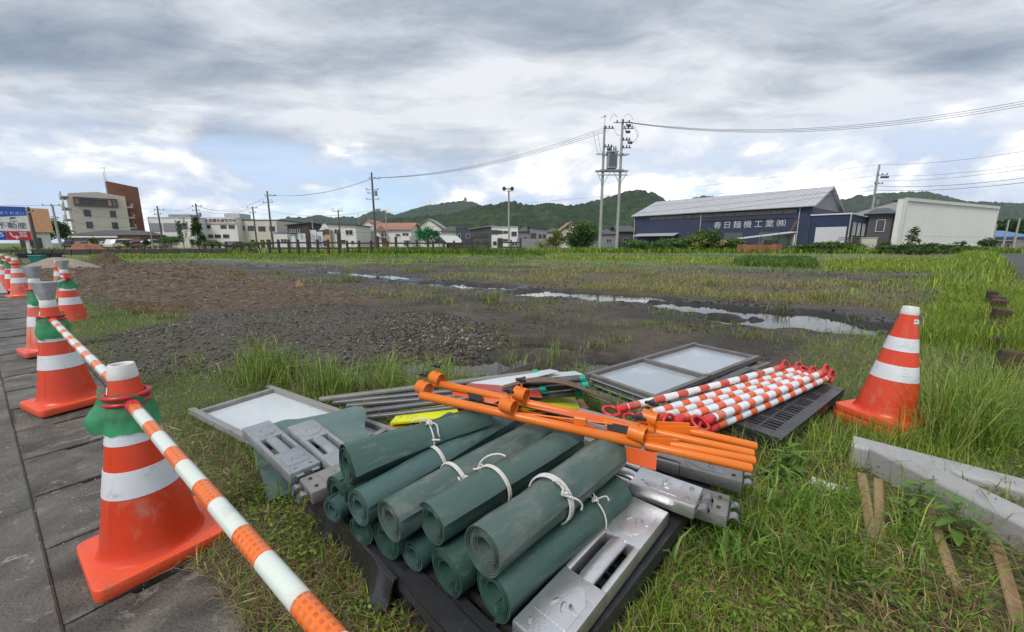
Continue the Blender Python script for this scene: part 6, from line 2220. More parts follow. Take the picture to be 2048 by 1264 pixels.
# stumps of a vanished fence on the verge
M_STUMP = mat('rotten_post', (.050, .028, .018), (.085, .050, .030), scale=7, rough=.85, bump=.8, bscale=30, dirt=(.06, .07, .025), damount=(.50, .72), dscale=6)
for i, (px, py, h, w) in enumerate([(1998, 778, .15, .12), (1988, 722, .08, .10), (1984, 698, .13, .12), (1982, 690, .24, .12), (1980, 668, .27, .13), (1978, 650, .25, .12), (1975, 634, .24, .11)]):
    p = G(px, py)
    z = hz(p.x, p.y)
    ordn = ('nearest', 'second', 'third', 'fourth', 'fifth', 'sixth', 'farthest')[i]
    b = MB().box((0, 0, h / 2), (w, w, h + .1)).box((0, 0, h + .045), (w * .7, w * .75, .02))
    o = b.build('post_stump', M_STUMP, bevel=.012, seg=2, loc=(p.x, p.y, z), rot=(R(rnd.uniform(-7, 7)), R(rnd.uniform(-7, 7)), R(rnd.uniform(20, 60))))
    tag(o, '%s rotten brown post stump of the row on the verge' % ordn, 'post stump', 'post stumps along the verge')


# ------------------------------------------------------------------ things at the far left: signboard, barrows, heaps
sg0 = DP(11, 447, 17.0)
sgn = thing('signboard', 'blue, white and red real estate signboard on a white post', 'signboard', (sg0.x - .02, 17.0, 0), R(32))
M_BLUE = mat('sign_blue', (.006, .065, .36), (.008, .075, .40), rough=.3)
M_SIGNW = mat('sign_white', (.74, .74, .70), rough=.35)
M_SRED = mat('sign_red', (.55, .012, .03), rough=.3)
M_SBLK = mat('sign_slate', (.07, .10, .14), rough=.5)
bw, zt, zb_ = 1.36, 2.62, 1.22
sb_ = MB().box((0, 0, (zt + zb_) / 2), (bw, .04, zt - zb_)).build('board', M_SIGNW, sgn)
xr = bw / 2
MB().add([(-xr, -.022, zt - .001), (xr, -.022, zt - .001), (xr, -.022, zt - .36), (.2, -.022, zt - .40), (-.2, -.022, zt - .45), (-xr, -.022, zt - .42)], [(0, 5, 4, 3, 2, 1)]).build('blue_header', M_BLUE, sb_)
MB().add([(-xr, -.022, zb_ + .38), (xr - .72, -.022, zb_ + .38), (xr - .72, -.022, zb_), (-xr, -.022, zb_)], [(0, 3, 2, 1)]).build('blue_footer', M_BLUE, sb_)
MB().add([(xr - .715, -.022, zb_ + .38), (xr, -.022, zb_ + .38), (xr, -.022, zb_), (xr - .715, -.022, zb_)], [(0, 3, 2, 1)]).build('red_footer', M_SRED, sb_)
text_obj('lettering', 'お任せください', .145, mat('pale_blue_ink', (.50, .68, .80), rough=.5), sb_, (.12, -.026, zt - .28), off=.01, ext=.001)
text_obj('lettering', 'ツ不動産', .285, M_SBLK, sb_, (.05, -.026, zb_ + .60), off=.004, ext=.001)
text_obj('lettering', '05', .26, mat('pale_blue_ink2', (.62, .78, .90), rough=.5), sb_, (-.22, -.026, zb_ + .22), off=.006, ext=.001)
text_obj('lettering', '物件\n情報', .115, M_SIGNW, sb_, (xr - .22, -.026, zb_ + .23), off=.01, ext=.001)
MB().tube([(xr - .58, -.026, zb_ + .32), (xr - .56, -.026, zb_ + .20), (xr - .50, -.026, zb_ + .13), (xr - .44, -.026, zb_ + .12)], .026, 6).add([(xr - .45, -.03, zb_ + .21), (xr - .33, -.03, zb_ + .12), (xr - .46, -.03, zb_ + .03)], [(0, 2, 1)]).build('arrow', M_SIGNW, sb_)
MB().add([(xr - .42 + .10 * math.cos(a), -.024, zb_ + .90 + .07 * math.sin(a)) for a in np.linspace(R(10), R(200), 10)], [tuple(range(9, -1, -1))]).build('emblem_wing', M_BROWNB, sb_)
MB().tube([(xr - .41 + .11 * math.cos(a), -.026, zb_ + .86 + .07 * math.sin(a)) for a in np.linspace(R(190), R(320), 9)], .012, 5).build('emblem_curve', M_SBLK, sb_)
for x in (xr - .18, -xr + .2):
    MB().box((x, .05, 1.1), (.10, .06, 2.4)).build('post', M_SIGNW, sgn)


def barrow(label, px, py, Y, rz):
    p = DP(px, py, Y)
    g = thing('wheelbarrow', label, 'wheelbarrow', (p.x, Y, hz(p.x, Y)), rz, group='wheelbarrows by the signboard')
    MB().add([(-.30, -.26, .40), (.32, -.26, .40), (.32, .26, .40), (-.30, .26, .40), (-.45, -.36, .68), (.50, -.36, .66), (.50, .36, .66), (-.45, .36, .68), (-.43, -.34, .68), (.48, -.34, .66), (.48, .34, .66), (-.43, .34, .68)],
             [(3, 2, 1, 0), (0, 1, 5, 4), (1, 2, 6, 5), (2, 3, 7, 6), (3, 0, 4, 7), (4, 5, 9, 8), (5, 6, 10, 9), (6, 7, 11, 10), (7, 4, 8, 11)]).build('tray', mat('barrow_tray', (.05, .055, .065), (.09, .09, .095), scale=6, rough=.5), g)
    w = MB().tube([(.62 + .20 * math.cos(a), 0, .21 + .20 * math.sin(a)) for a in np.linspace(0, 2 * math.pi, 20)[:-1]], .045, 8, closed=True).build('wheel', mat('barrow_tyre', (.022, .022, .022), rough=.8), g, smooth=60)
    MB().rod((.62, -.03, .21), (.62, .03, .21), .15, n=14).build('rim', M_STEEL, w)
    for s in (-.22, .22):
        MB().tube([(.62, s * .3, .21), (.1, s * .8, .38), (-.6, s * 1.3, .62), (-.95, s * 1.35, .92)], .018, 8).build('handle', M_POLED, g, smooth=60)
        MB().rod((-.3, s, .42), (-.38, s, 0), .016, n=8).build('leg', M_POLED, g)
    g.scale = (.62, .62, .62)
    return g


barrow('dark wheelbarrow below the signboard post', 56, 520, 15.2, R(60))
barrow('dark wheelbarrow right of the teal container', 104, 520, 15.6, R(100))
p = DP(73, 508, 15.0)
tc_ = thing('teal_container', 'teal plastic container standing between the two wheelbarrows', 'container', (p.x, 15.0, hz(p.x, 15.0)), R(25))
b = MB()
b.add([(-.24, -.18, 0), (.24, -.18, 0), (.24, .18, 0), (-.24, .18, 0), (-.30, -.23, .55), (.30, -.23, .55), (.30, .23, .55), (-.30, .23, .55)], [(3, 2, 1, 0), (4, 5, 6, 7), (0, 1, 5, 4), (1, 2, 6, 5), (2, 3, 7, 6), (3, 0, 4, 7)])
tc_.scale = (.62, .62, .62)
b.build('body', mat('teal_plastic', (.02, .22, .21), rough=.4), tc_, bevel=.02)
MB().box((0, 0, .57), (.64, .50, .05)).build('lid', mat('teal_lid', (.03, .27, .25), rough=.4), tc_, bevel=.015)


def heap(name, label, cat, c, rx, ry, h, mt, seed, n=26, lump=.25):
    vs, fs = [], []
    for i in range(n + 1):
        for j in range(n * 2):
            a = 2 * math.pi * j / (n * 2)
            u = i / n
            x, y = u * math.cos(a), u * math.sin(a)
            k = float(fbm(np.array([x * 2.5 + seed]), np.array([y * 2.5 + seed * 2]), seed, 4)[0]) - .5
            k2 = float(fbm(np.array([x * 9 + seed]), np.array([y * 9]), seed + 3, 3)[0]) - .5
            z = h * max(0, (1 - u ** 1.5)) * (1 + lump * 2 * k) + h * lump * k2 * (1 - u ** 3)
            s = 1 + .35 * k
            vs.append((x * rx * s, y * ry * s, z - .03 * u))
    m = n * 2
    for i in range(n):
        for j in range(m):
            fs.append((i * m + j, (i + 1) * m + j, (i + 1) * m + (j + 1) % m, i * m + (j + 1) % m))
    o = MB().add(vs, fs).build(name, mt, smooth=80, loc=(c[0], c[1], hz(c[0], c[1])))
    return tag(o, label, cat)


M_SAND = mat('damp_sand', (.24, .20, .16), (.30, .25, .205), scale=4, rough=.9, bump=.6, bscale=60)
M_DIRT = mat('dug_soil', (.050, .031, .019), (.105, .065, .040), scale=10, rough=.9, bump=1, bscale=45, dirt=(.22, .16, .09), damount=(.5, .7), dscale=25)
p = G(122, 541, .2); heap('sand_pile', 'low pile of pale damp sand behind the inner cone', 'sand pile', p, 1.15, .8, .34, M_SAND, 4, lump=.08)
p = DP(212, 512, 22); heap('dirt_heap', 'reddish-brown heap of dug soil in the green strip', 'dirt heap', (p.x, 22), .95, .55, .48, M_DIRT, 6, lump=.5)
p = G(330, 632, .05); heap('dirt_heap', 'dark clods of dug soil at the edge of the bare brown patch', 'dirt heap', p, .50, .28, .10, M_DIRT, 8, lump=.6)
p = G(262, 628, .05); heap('dirt_heap', 'flat clods of soil left of the dark clods', 'dirt heap', p, .45, .20, .09, M_DIRT, 9, lump=.6)
p = DP(120, 487, 36); heap('brush_pile', 'reddish pile of old tiles and brush on the bank', 'rubble pile', (p.x, 38), 2.6, 1.2, 1.1, M_RUST, 12, lump=.6)
p = G(601, 580); heap('rock', 'single brown rock at the edge of the bare patch', 'rock', p, .14, .10, .16, mat('brown_rock', (.20, .12, .07), (.28, .18, .11), scale=9, rough=.8, bump=.6), 13, n=12, lump=.4)

# ================================================================== VEGETATION, STONES, LITTER
def leaf_mat(name, rough=.5, trans=.32, spec=.3):
    m = bpy.data.materials.new(name)
    m.use_nodes = True
    t = NT(m.node_tree)
    out = t.n('ShaderNodeOutputMaterial'); p = t.n('ShaderNodeBsdfPrincipled')
    a = t.n('ShaderNodeAttribute', attribute_name='col')
    t.l(a.outputs['Color'], p.inputs['Base Color'])
    p.inputs['Roughness'].default_value = rough
    p.inputs['Specular IOR Level'].default_value = spec
    if trans:
        tr = t.n('ShaderNodeBsdfTranslucent')
        t.l(a.outputs['Color'], tr.inputs[0])
        mx = t.n('ShaderNodeMixShader'); mx.inputs[0].default_value = trans
        t.l(p.outputs[0], mx.inputs[1]); t.l(tr.outputs[0], mx.inputs[2])
        t.l(mx.outputs[0], out.inputs[0])
    else:
        t.l(p.outputs[0], out.inputs[0])
    return m


M_BLADE = leaf_mat('grass_blade', .45, .35)
M_LEAF = leaf_mat('leaf', .5, .25)
M_DRY = leaf_mat('dry_straw', .8, .1, .15)
M_STONE = leaf_mat('crushed_stone', .7, 0, .4)


def mesh_np(name, verts, faces_n, loops, cols, mt, smooth=False):
    """verts (N,3); faces_n: vertices per face; loops: flat vertex indices; cols (N,3)"""
    me = bpy.data.meshes.new(name)
    me.vertices.add(len(verts)); me.vertices.foreach_set('co', verts.astype(np.float32).ravel())
    me.loops.add(len(loops)); me.loops.foreach_set('vertex_index', loops.astype(np.int32))
    me.polygons.add(len(faces_n))
    st_ = np.concatenate([[0], np.cumsum(faces_n)[:-1]]).astype(np.int32)
    me.polygons.foreach_set('loop_start', st_)
    if smooth:
        me.polygons.foreach_set('use_smooth', np.ones(len(faces_n), bool))
    me.update(calc_edges=True)
    a = me.attributes.new('col', 'FLOAT_COLOR', 'POINT')
    a.data.foreach_set('color', np.concatenate([cols, np.ones((len(cols), 1))], 1).astype(np.float32).ravel())
    return ob(name, me, mt)


def blades(name, x, y, z, h, w, lean, col, mt, az=None, droop=.35):
    """arching grass blades: base pair, middle pair, tip"""
    n = len(x)
    az = rng.uniform(0, 2 * np.pi, n) if az is None else az
    dx, dy = np.cos(az), np.sin(az)
    tw = az + np.pi / 2 + rng.normal(0, .5, n)
    sx, sy = np.cos(tw), np.sin(tw)
    V = np.zeros((n, 5, 3))
    base = np.stack([x, y, z], 1)
    side = np.stack([sx, sy, np.zeros(n)], 1) * (w / 2)[:, None]
    out = np.stack([dx, dy, np.zeros(n)], 1)
    mid = base + out * (h * lean * .38)[:, None]; mid[:, 2] += h * .62
    tip = base + out * (h * lean)[:, None]; tip[:, 2] += h * np.clip(1 - droop * lean, .06, 1)
    V[:, 0] = base - side; V[:, 1] = base + side
    V[:, 2] = mid - side * .8; V[:, 3] = mid + side * .8
    V[:, 4] = tip
    i = np.arange(n) * 5
    loops = np.stack([i, i + 1, i + 3, i + 2, i + 2, i + 3, i + 4], 1).ravel()
    fn = np.tile([4, 3], n)
    C = np.repeat(col[:, None, :], 5, 1)
    return mesh_np(name, V.reshape(-1, 3), fn, loops, C.reshape(-1, 3), mt, True)


def quads(name, c, a, b, col, mt):
    """leaf diamonds: centre c, half axes a and b (N,3)"""
    n = len(c)
    V = np.stack([c - a, c - b * .9 + a * .1, c + a, c + b * .9 + a * .1], 1)
    i = np.arange(n) * 4
    loops = np.stack([i, i + 1, i + 2, i + 3], 1).ravel()
    C = np.repeat(col[:, None, :], 4, 1)
    return mesh_np(name, V.reshape(-1, 3), np.full(n, 4), loops, C.reshape(-1, 3), mt)


def pick(n, palette, jit=.22):
    """random colours out of a palette [(weight, (r, g, b))]"""
    w = np.array([p[0] for p in palette], float); w /= w.sum()
    k = rng.choice(len(palette), n, p=w)
    c = np.array([p[1] for p in palette])[k]
    return np.clip(c * np.exp(rng.normal(0, jit, (n, 1))) * np.exp(rng.normal(0, .06, (n, 3))), 0, 1)


# places where something lies on the ground and nothing grows through
def rect(ox, oy, ang, l, w, l0=0.0, w0=0.0):
    c, s = math.cos(ang), math.sin(ang)
    return [(ox + c * a - s * b, oy + s * a + c * b) for a, b in ((l0, w0), (l, w0), (l, w), (l0, w))]


BLOCK = [rect(PA[0], PA[1], TH, 1.1, 1.1, -.02, -.01), rect(PB.x, PB.y, pb_a, 1.1, .6, -.01, -.01), rect(oL.x + .03, oL.y + .01, R(-31.5), 1.25, .5, 0, 0),
         rect(oR.x, oR.y, aR, LR, .6, 0, -.08), [(c.x, c.y) for c in (c00, c10, c11, c01)]]
for c in CONES[:3] + [CONES[7]]:
    BLOCK.append(rect(c[0], c[1], R(-36), .17, .17, -.17, -.17))
BLOCK.append(rect(sx_, sy_, R(20), .17, .17, -.17, -.17))
for o in COL.objects:
    if o.name.startswith('kerb_stone'):
        BLOCK.append(rect(o.location.x, o.location.y, o.rotation_euler.z, .95, .10, 0, 0))
    if o.name.startswith('wooden_stake'):
        BLOCK.append(rect(o.location.x, o.location.y, o.rotation_euler.z, o.dimensions.x / 2, .03, -o.dimensions.x / 2, -.03))


def free(x, y):
    ok = np.ones(len(x), bool)
    near = np.hypot(x, y) < 8
    xi, yi = x[near], y[near]
    k = np.ones(len(xi), bool)
    for b in BLOCK:
        k &= inpoly(xi, yi, b, .001)[0] < .5
    ok[near] = k
    return ok


def scatter(n, r0, r1, a0=-64, a1=64):
    r = np.exp(rng.uniform(math.log(r0), math.log(r1), n))
    a = np.radians(rng.uniform(a0, a1, n))
    return r * np.sin(a), r * np.cos(a), r


FRESH = [(4, (.135, .255, .026)), (3, (.21, .32, .042)), (2, (.075, .16, .020)), (1.4, (.32, .36, .075)), (.5, (.38, .31, .15))]
YELLOW = [(3, (.25, .33, .038)), (3, (.33, .39, .055)), (2, (.17, .27, .030)), (.7, (.42, .37, .14))]
DRYP = [(3, (.30, .225, .12)), (3, (.22, .150, .075)), (2, (.15, .095, .050)), (1, (.40, .33, .20))]
OLIVE = [(3, (.30, .25, .11)), (2.5, (.40, .33, .17)), (2, (.20, .22, .06)), (1.4, (.15, .24, .04))]
DEEP = [(3, (.060, .125, .020)), (3, (.095, .180, .028)), (1, (.15, .23, .04))]


def lawn():
    # --- everywhere the turf grows: short blades, size growing with distance so that far tufts still read
    x, y, r = scatter(330000, .55, 62)
    m = masks(x, y)
    acc = np.clip(m['green'], 0, 1) * np.clip((r / 1.15) ** 2, .08, 1)
    patch = fbm(x * 1.3 + 7, y * 1.3, 41, 3)
    acc *= np.clip(.35 + 1.3 * (patch - .25), .12, 1)
    acc *= np.where((r > 11) & (m['verge'] < .5), .08 + .92 * sst(.46, .60, fbm(x * .09 + 5, (y + .28 * x) * .42, 87, 4)), 1)
    acc *= np.where((x > .5) & (y < 1.7) & (r < 3), np.clip(.25 + 1.6 * (fbm(x * 3.1, y * 3.1, 49, 3) - .3), .15, 1), 1)
    over_ = LID - .16 * (fbm(x * 4, y * 4, 91, 3) - .15) * (m['t'] < .45) - .10 * (m['t'] < .15)
    acc = np.maximum(acc, .5 * (m['s'] < LID + .05) * (m['s'] > over_) * (r < 3))
    k = (rng.random(len(x)) < acc) & (m['s'] > over_) & free(x, y)
    x, y, r, patch = x[k], y[k], r[k], patch[k]
    m = {q: v[k] for q, v in m.items()}
    z = np.where(m['s'] < LID + .03, np.maximum(height(x, y), .018 * np.clip(m['t'], 0, 14)), height(x, y))
    n = len(x)
    tall = sst(.45, .7, fbm(x * .7, y * .7, 43, 3))
    h = (.035 + .085 * rng.random(n) ** 1.3 + .12 * tall * rng.random(n)) * (1 + .055 * np.clip(r - 3, 0, 12)) * (.7 + .5 * patch)
    h *= np.where((m['left'] > .4) & (r > 2.6), .65, 1.0)
    h = np.where((m['s'] < LID + .25), h * .8, h)
    w = np.clip(.0030 * (.6 + .8 * rng.random(n)), r * .00075, None)
    w = np.where(r > 9, r * .0010 * (.5 + rng.random(n)), w)
    lean = rng.uniform(.15, 1.1, n)
    c1, c2, c3 = pick(n, FRESH), pick(n, YELLOW), pick(n, DRYP)
    f = fbm(x * .8 + 3, y * .8 + 5, 47, 4)
    yel = np.clip(sst(.45, .65, f) * .8 + .5 * (m['verge'] > .5) + .7 * (r > 14) * sst(.4, .6, fbm(x * .15, y * .3, 53, 2)), 0, 1)
    col = np.where((rng.random(n) < yel)[:, None], c2, c1)
    deep = (rng.random(n) < .9 * sst(.52, .66, fbm(x * .22 + 9, (y + .28 * x) * .5, 89, 3))) & (r > 9)
    col = np.where(deep[:, None], pick(n, DEEP), col)
    dryp = sst(.40, .62, fbm(x * 1.6, y * 1.6, 59, 3)) * .55 * (r < 6) + .5 * sst(.55, .7, fbm(x * .3, y * .6, 99, 3)) * (r > 9)
    fl = (x < .3) & (y < 1.6) & (r < 2.2)
    dryp = np.where(fl, np.maximum(dryp, .50), dryp)
    rt = (x > .5) & (y < 1.6) & (r < 2.6)
    dryp = np.where(rt, np.maximum(dryp,   .5 * sst(.40, .60, fbm(x * 2.3 + 1, y * 2.3, 61, 3))), dryp)
    dr = rng.random(n) < dryp
    col = np.where(dr[:, None], c3, col)
    lean = np.where(dr, lean * 1.8 + .6, lean)
    kind(blades('lawn_grass', x, y, z - .004, h, w, lean, col, M_BLADE), 'stuff')


def thatch():
    # dead stalks lying flat between the blades
    x, y, r = scatter(85000, .6, 7)
    m = masks(x, y)
    f = fbm(x * 1.6, y * 1.6, 59, 3)
    acc = np.where(((x < .35) & (y < 1.7)) | ((x > .5) & (y < 1.7)), .85, .45 * sst(.36, .6, f)) * np.clip(m['near'] + m['left'] * .4 + m['verge'] * .4, 0, 1) * np.clip((r / 1.2) ** 2, .12, 1)
    k = (rng.random(len(x)) < acc) & (m['s'] > LID - .03 - .22 * (m['t'] < .3) * fbm(x * 4, y * 4, 91, 3)) & free(x, y)
    x, y, r = x[k], y[k], r[k]
    n = len(x)
    z = np.maximum(height(x, y), -.002) + rng.uniform(.002, .03, n)
    a = rng.uniform(0, np.pi, n)
    L = rng.uniform(.02, .075, n)
    ax3 = np.stack([np.cos(a) * L, np.sin(a) * L, rng.normal(0, .18, n) * L], 1)
    bx3 = np.stack([-np.sin(a), np.cos(a), rng.normal(0, .4, n)], 1) * (np.clip(.0011, r * .00035, None) * rng.uniform(.7, 1.6, n))[:, None]
    kind(quads('dead_grass', np.stack([x, y, z], 1), ax3, bx3, pick(n, DRYP, .3), M_DRY), 'stuff')


def cover():
    # small broad leaves of clover and mugwort in the turf
    x, y, r = scatter(150000, .6, 14)
    m = masks(x, y)
    f = fbm(x * 2.1 + 9, y * 2.1, 67, 3)
    acc = np.clip(m['green'], 0, 1) * sst(.42, .60, f) * np.clip((r / 1.3) ** 2, .1, 1)
    acc = np.maximum(acc, .75 * m['left'] * (r > 1.6) * sst(.3, .5, f))
    acc = np.maximum(acc, .55 * ((x > .5) & (y < 1.8)) * np.clip((r / 1.2) ** 2, .2, 1))
    k = (rng.random(len(x)) < acc) & (m['s'] > LID + .02) & free(x, y)
    x, y, r, f = x[k], y[k], r[k], f[k]
    m2 = m['left'][k]
    n = len(x)
    z = height(x, y) + rng.uniform(.005, .06, n) * (1 + .08 * r)
    a = rng.uniform(0, 2 * np.pi, n)
    L = np.clip(rng.uniform(.004, .011, n), r * .0016, None)
    til = rng.uniform(-.5, .5, n)
    ax3 = np.stack([np.cos(a) * L, np.sin(a) * L, til * L], 1)
    bx3 = np.stack([-np.sin(a) * L * .6, np.cos(a) * L * .6, rng.normal(0, .3, n) * L * .6], 1)
    c = np.where((rng.random(n) < .35 + .55 * m2)[:, None], pick(n, [(3, (.15, .24, .030)), (2, (.21, .28, .042)), (2, (.10, .18, .024))], .2), pick(n, FRESH[:3], .2))
    kind(quads('ground_cover', np.stack([x, y, z], 1), ax3, bx3, c, M_BLADE), 'stuff')


def tufts(name, spec, pal, droop=.4):
    X, Y, Z, H, Wd, LN, C = [], [], [], [], [], [], []
    for px, py, z0, n, hh, spread, wd in spec:
        p = G(px, py, z0)
        x = p.x + rng.normal(0, spread, n); y = p.y + rng.normal(0, spread * .7, n)
        X.append(x); Y.append(y)
        H.append(hh * rng.uniform(.45, 1.1, n)); Wd.append(np.full(n, wd) * rng.uniform(.6, 1.4, n)); LN.append(rng.uniform(.1, 1.15, n))
        C.append(pick(n, pal))
    X, Y, H, Wd, LN = (np.concatenate(v) for v in (X, Y, H, Wd, LN))
    C = np.concatenate(C)
    k = free(X, Y)
    X, Y, H, Wd, LN, C = X[k], Y[k], H[k], Wd[k], LN[k], C[k]
    kind(blades(name, X, Y, height(X, Y) - .005, H, Wd, LN, C, M_BLADE, droop=droop), 'stuff')


lawn()
thatch()
cover()
spec = []
for i in range(62):      # tall grass between the gravel and the pile
    spec.append((rnd.uniform(500, 900), rnd.uniform(745, 800), 0, rnd.randint(16, 36), rnd.uniform(.20, .42), .05, .0055))
for i in range(14):
    spec.append((rnd.uniform(370, 560), rnd.uniform(735, 790), 0, rnd.randint(8, 18), rnd.uniform(.10, .2), .06, .005))
for i in range(16):
    spec.append((rnd.uniform(1010, 1180), rnd.uniform(715, 755), 0, rnd.randint(8, 20), rnd.uniform(.14, .30), .05, .005))
tufts('tall_grass', spec, [(4, (.17, .26, .040)), (3, (.23, .31, .055)), (1.5, (.33, .33, .12)), (1, (.10, .18, .03))])
spec = []
for i in range(64):      # fine tall grass behind the kerb stones
    spec.append((rnd.uniform(1830, 2030), rnd.uniform(800, 890), .1, rnd.randint(26, 50), rnd.uniform(.26, .52), .06, .0034))
for i in range(26):
    spec.append((rnd.uniform(1850, 2060), rnd.uniform(690, 790), .1, rnd.randint(16, 32), rnd.uniform(.15, .32), .07, .0045))
tufts('fine_grass', spec, [(4, (.20, .31, .045)), (3, (.27, .36, .06)), (1, (.36, .36, .14)), (1.5, (.12, .21, .03))])
spec = []
for i in range(34):      # broad bright blades at the right of the pallet
    spec.append((rnd.choice((rnd.uniform(1440, 1700), rnd.uniform(1330, 1600))), rnd.uniform(975, 1190), 0, rnd.randint(12, 26), rnd.uniform(.10, .24), .035, .0075))
for i in range(12):
    spec.append((rnd.uniform(1620, 2048), rnd.uniform(1020, 1260), 0, rnd.randint(5, 14), rnd.uniform(.08, .17), .03, .006))
for i in range(10):
    spec.append((rnd.uniform(430, 610), rnd.uniform(880, 1040), 0, rnd.randint(14, 26), rnd.uniform(.10, .19), .04, .0045))
tufts('broad_grass', spec, [(4, (.12, .23, .035)), (3, (.17, .29, .05)), (1.4, (.24, .33, .08)), (1, (.07, .15, .02))])
spec = []
MUD = [(900, 612, .30), (975, 605, .34), (985, 612, .25), (690, 565, .4), (715, 562, .3), (560, 552, .4), (1355, 672, .16), (1498, 680, .16), (1490, 684, .10), (1640, 608, .4), (1560, 622, .3),
       (270, 648, .22), (300, 640, .24), (345, 655, .18), (1030, 700, .14), (1180, 702, .15), (1205, 700, .14), (930, 672, .12), (1060, 640, .13), (780, 600, .16), (1240, 690, .14), (1300, 655, .12), (870, 655, .10),
       (1420, 575, .4), (1290, 560, .4), (1180, 570, .3), (700, 545, .4), (830, 545, .35), (480, 555, .35), (880, 588, .2), (1100, 612, .16), (620, 600, .12), (1000, 660, .10), (1130, 660, .10), (1700, 640, .16), (1800, 620, .3)]
for px, py, h in MUD:
    spec.append((px + rnd.uniform(-8, 8), py, 0, int(34 + 110 * h), h * .75, .05 + .22 * h, .005 + .010 * h))
for i in range(1100):
    pyy = 545 + 170 * rnd.random() ** .8
    spec.append((rnd.uniform(480, 1820), pyy, 0, rnd.randint(3, 9), rnd.uniform(.02, .075), .06, .003 + .004 * (712 - pyy) / 160))
tufts('mud_tuft', spec, [(3, (.15, .24, .035)), (2, (.22, .29, .06)), (3, (.24, .20, .085)), (2, (.15, .125, .055))])


def olive_patch():
    x, y, r = scatter(130000, 4.5, 22, -20, 52)
    m = masks(x, y)
    k = (rng.random(len(x)) < m['olive'] * .95 * sst(.40, .60, fbm(x * .8, y * .8, 95, 4))) & (m['pool'] < -.1)
    x, y, r = x[k], y[k], r[k]
    n = len(x)
    h = rng.uniform(.04, .13, n) * (1 + .02 * r)
    kind(blades('dry_weeds', x, y, height(x, y), h, r * .0008 * rng.uniform(.6, 1.5, n), rng.uniform(.3, 1.8, n), pick(n, OLIVE), M_BLADE), 'stuff')


olive_patch()


def sprouts():
    # green weeds spreading in patches over the bare soil of the middle field
    x, y, r = scatter(150000, 5.0, 34, -50, 52)
    m = masks(x, y)
    f = fbm(x * .55 + 2, (y + .2 * x) * .8, 101, 4)
    acc = .50 * sst(.57, .69, f) * (1 - m['track']) * (1 - m['gravel']) * (1 - .93 * m['straw']) * (m['pool'] < -.3) * (m['s'] > 2.2) * (.35 + .65 * sst(6, 12, r))
    k = rng.random(len(x)) < acc
    x, y, r, f = x[k], y[k], r[k], f[k]
    n = len(x)
    h = rng.uniform(.03, .11, n) * (1 + .045 * r) * (.6 + 1.6 * (f - .45))
    g2 = rng.random(n) < sst(.42, .58, fbm(x * .35, y * .6, 103, 3))
    col = np.where(g2[:, None], pick(n, YELLOW), pick(n, FRESH[:4]))
    kind(blades('field_sprouts', x, y, height(x, y), h, r * .0008 * rng.uniform(.6, 1.5, n), rng.uniform(.2, 1.3, n), col, M_BLADE), 'stuff')


sprouts()


def weeds(name, poly, n, h, pal, wk=.0016):
    """stand of taller weeds inside a ground polygon"""
    xs, ys = [p[0] for p in poly], [p[1] for p in poly]
    x = rng.uniform(min(xs), max(xs), n * 3); y = rng.uniform(min(ys), max(ys), n * 3)
    k = inpoly(x, y, poly, .01)[0] > .5
    x, y = x[k][:n], y[k][:n]
    cl = fbm(x * .9, y * .9, 71, 3)
    r = np.hypot(x, y)
    hh = h * rng.uniform(.4, 1.0, len(x)) * (.5 + cl)
    kind(blades(name, x, y, height(x, y) - .01, hh, r * wk * rng.uniform(.6, 1.5, len(x)), rng.uniform(.1, .9, len(x)), pick(len(x), pal), M_BLADE), 'stuff')


def gp(*pts):
    return [(G(x, y).x, G(x, y).y) for x, y in pts]


weeds('verge_weeds', gp((1880, 600), (2000, 620), (2030, 560), (1990, 512), (1930, 507), (1890, 530), (1850, 570)), 26000, .50, YELLOW + [(4, (.13, .24, .03))], .0009)
weeds('verge_weeds', gp((1830, 700), (2048, 740), (2048, 610), (1900, 590)), 20000, .33, YELLOW + [(4, (.13, .24, .03))], .0008)
weeds('field_weeds', gp((935, 512), (1090, 513), (1080, 505), (950, 505)), 4500, .34, DEEP)
weeds('field_weeds', gp((1460, 534), (1640, 540), (1620, 520), (1490, 517)), 5000, .36, DEEP)
weeds('field_weeds', gp((1090, 518), (1480, 532), (1470, 520), (1090, 511)), 3600, .20, YELLOW)
weeds('field_weeds', gp((1640, 545), (1900, 545), (1890, 520), (1650, 524)), 8000, .26, YELLOW + [(2, (.14, .23, .03))], .0010)
weeds('field_weeds', gp((180, 520), (900, 516), (940, 508), (180, 508)), 9000, .20, FRESH[:3] + YELLOW[:1], .0014)
weeds('bank_weeds', [(-75, 38), (-28, 40), (-28, 46), (-75, 46)], 5000, .75, YELLOW + DEEP, .0013)
weeds('bank_weeds', [(-26, 40.5), (20, 44), (22, 52), (-26, 50)], 9000, .75, FRESH[:3] + YELLOW, .0013)
weeds('bank_weeds', [(-13, 36), (1.5, 40), (1, 43), (-13, 40)], 2600, .9, DEEP + FRESH[:2], .0013)
weeds('bank_weeds', [(3, 44.5), (52, 38), (56, 44), (10, 50)], 11000, .8, FRESH[:3] + YELLOW[:1], .0013)


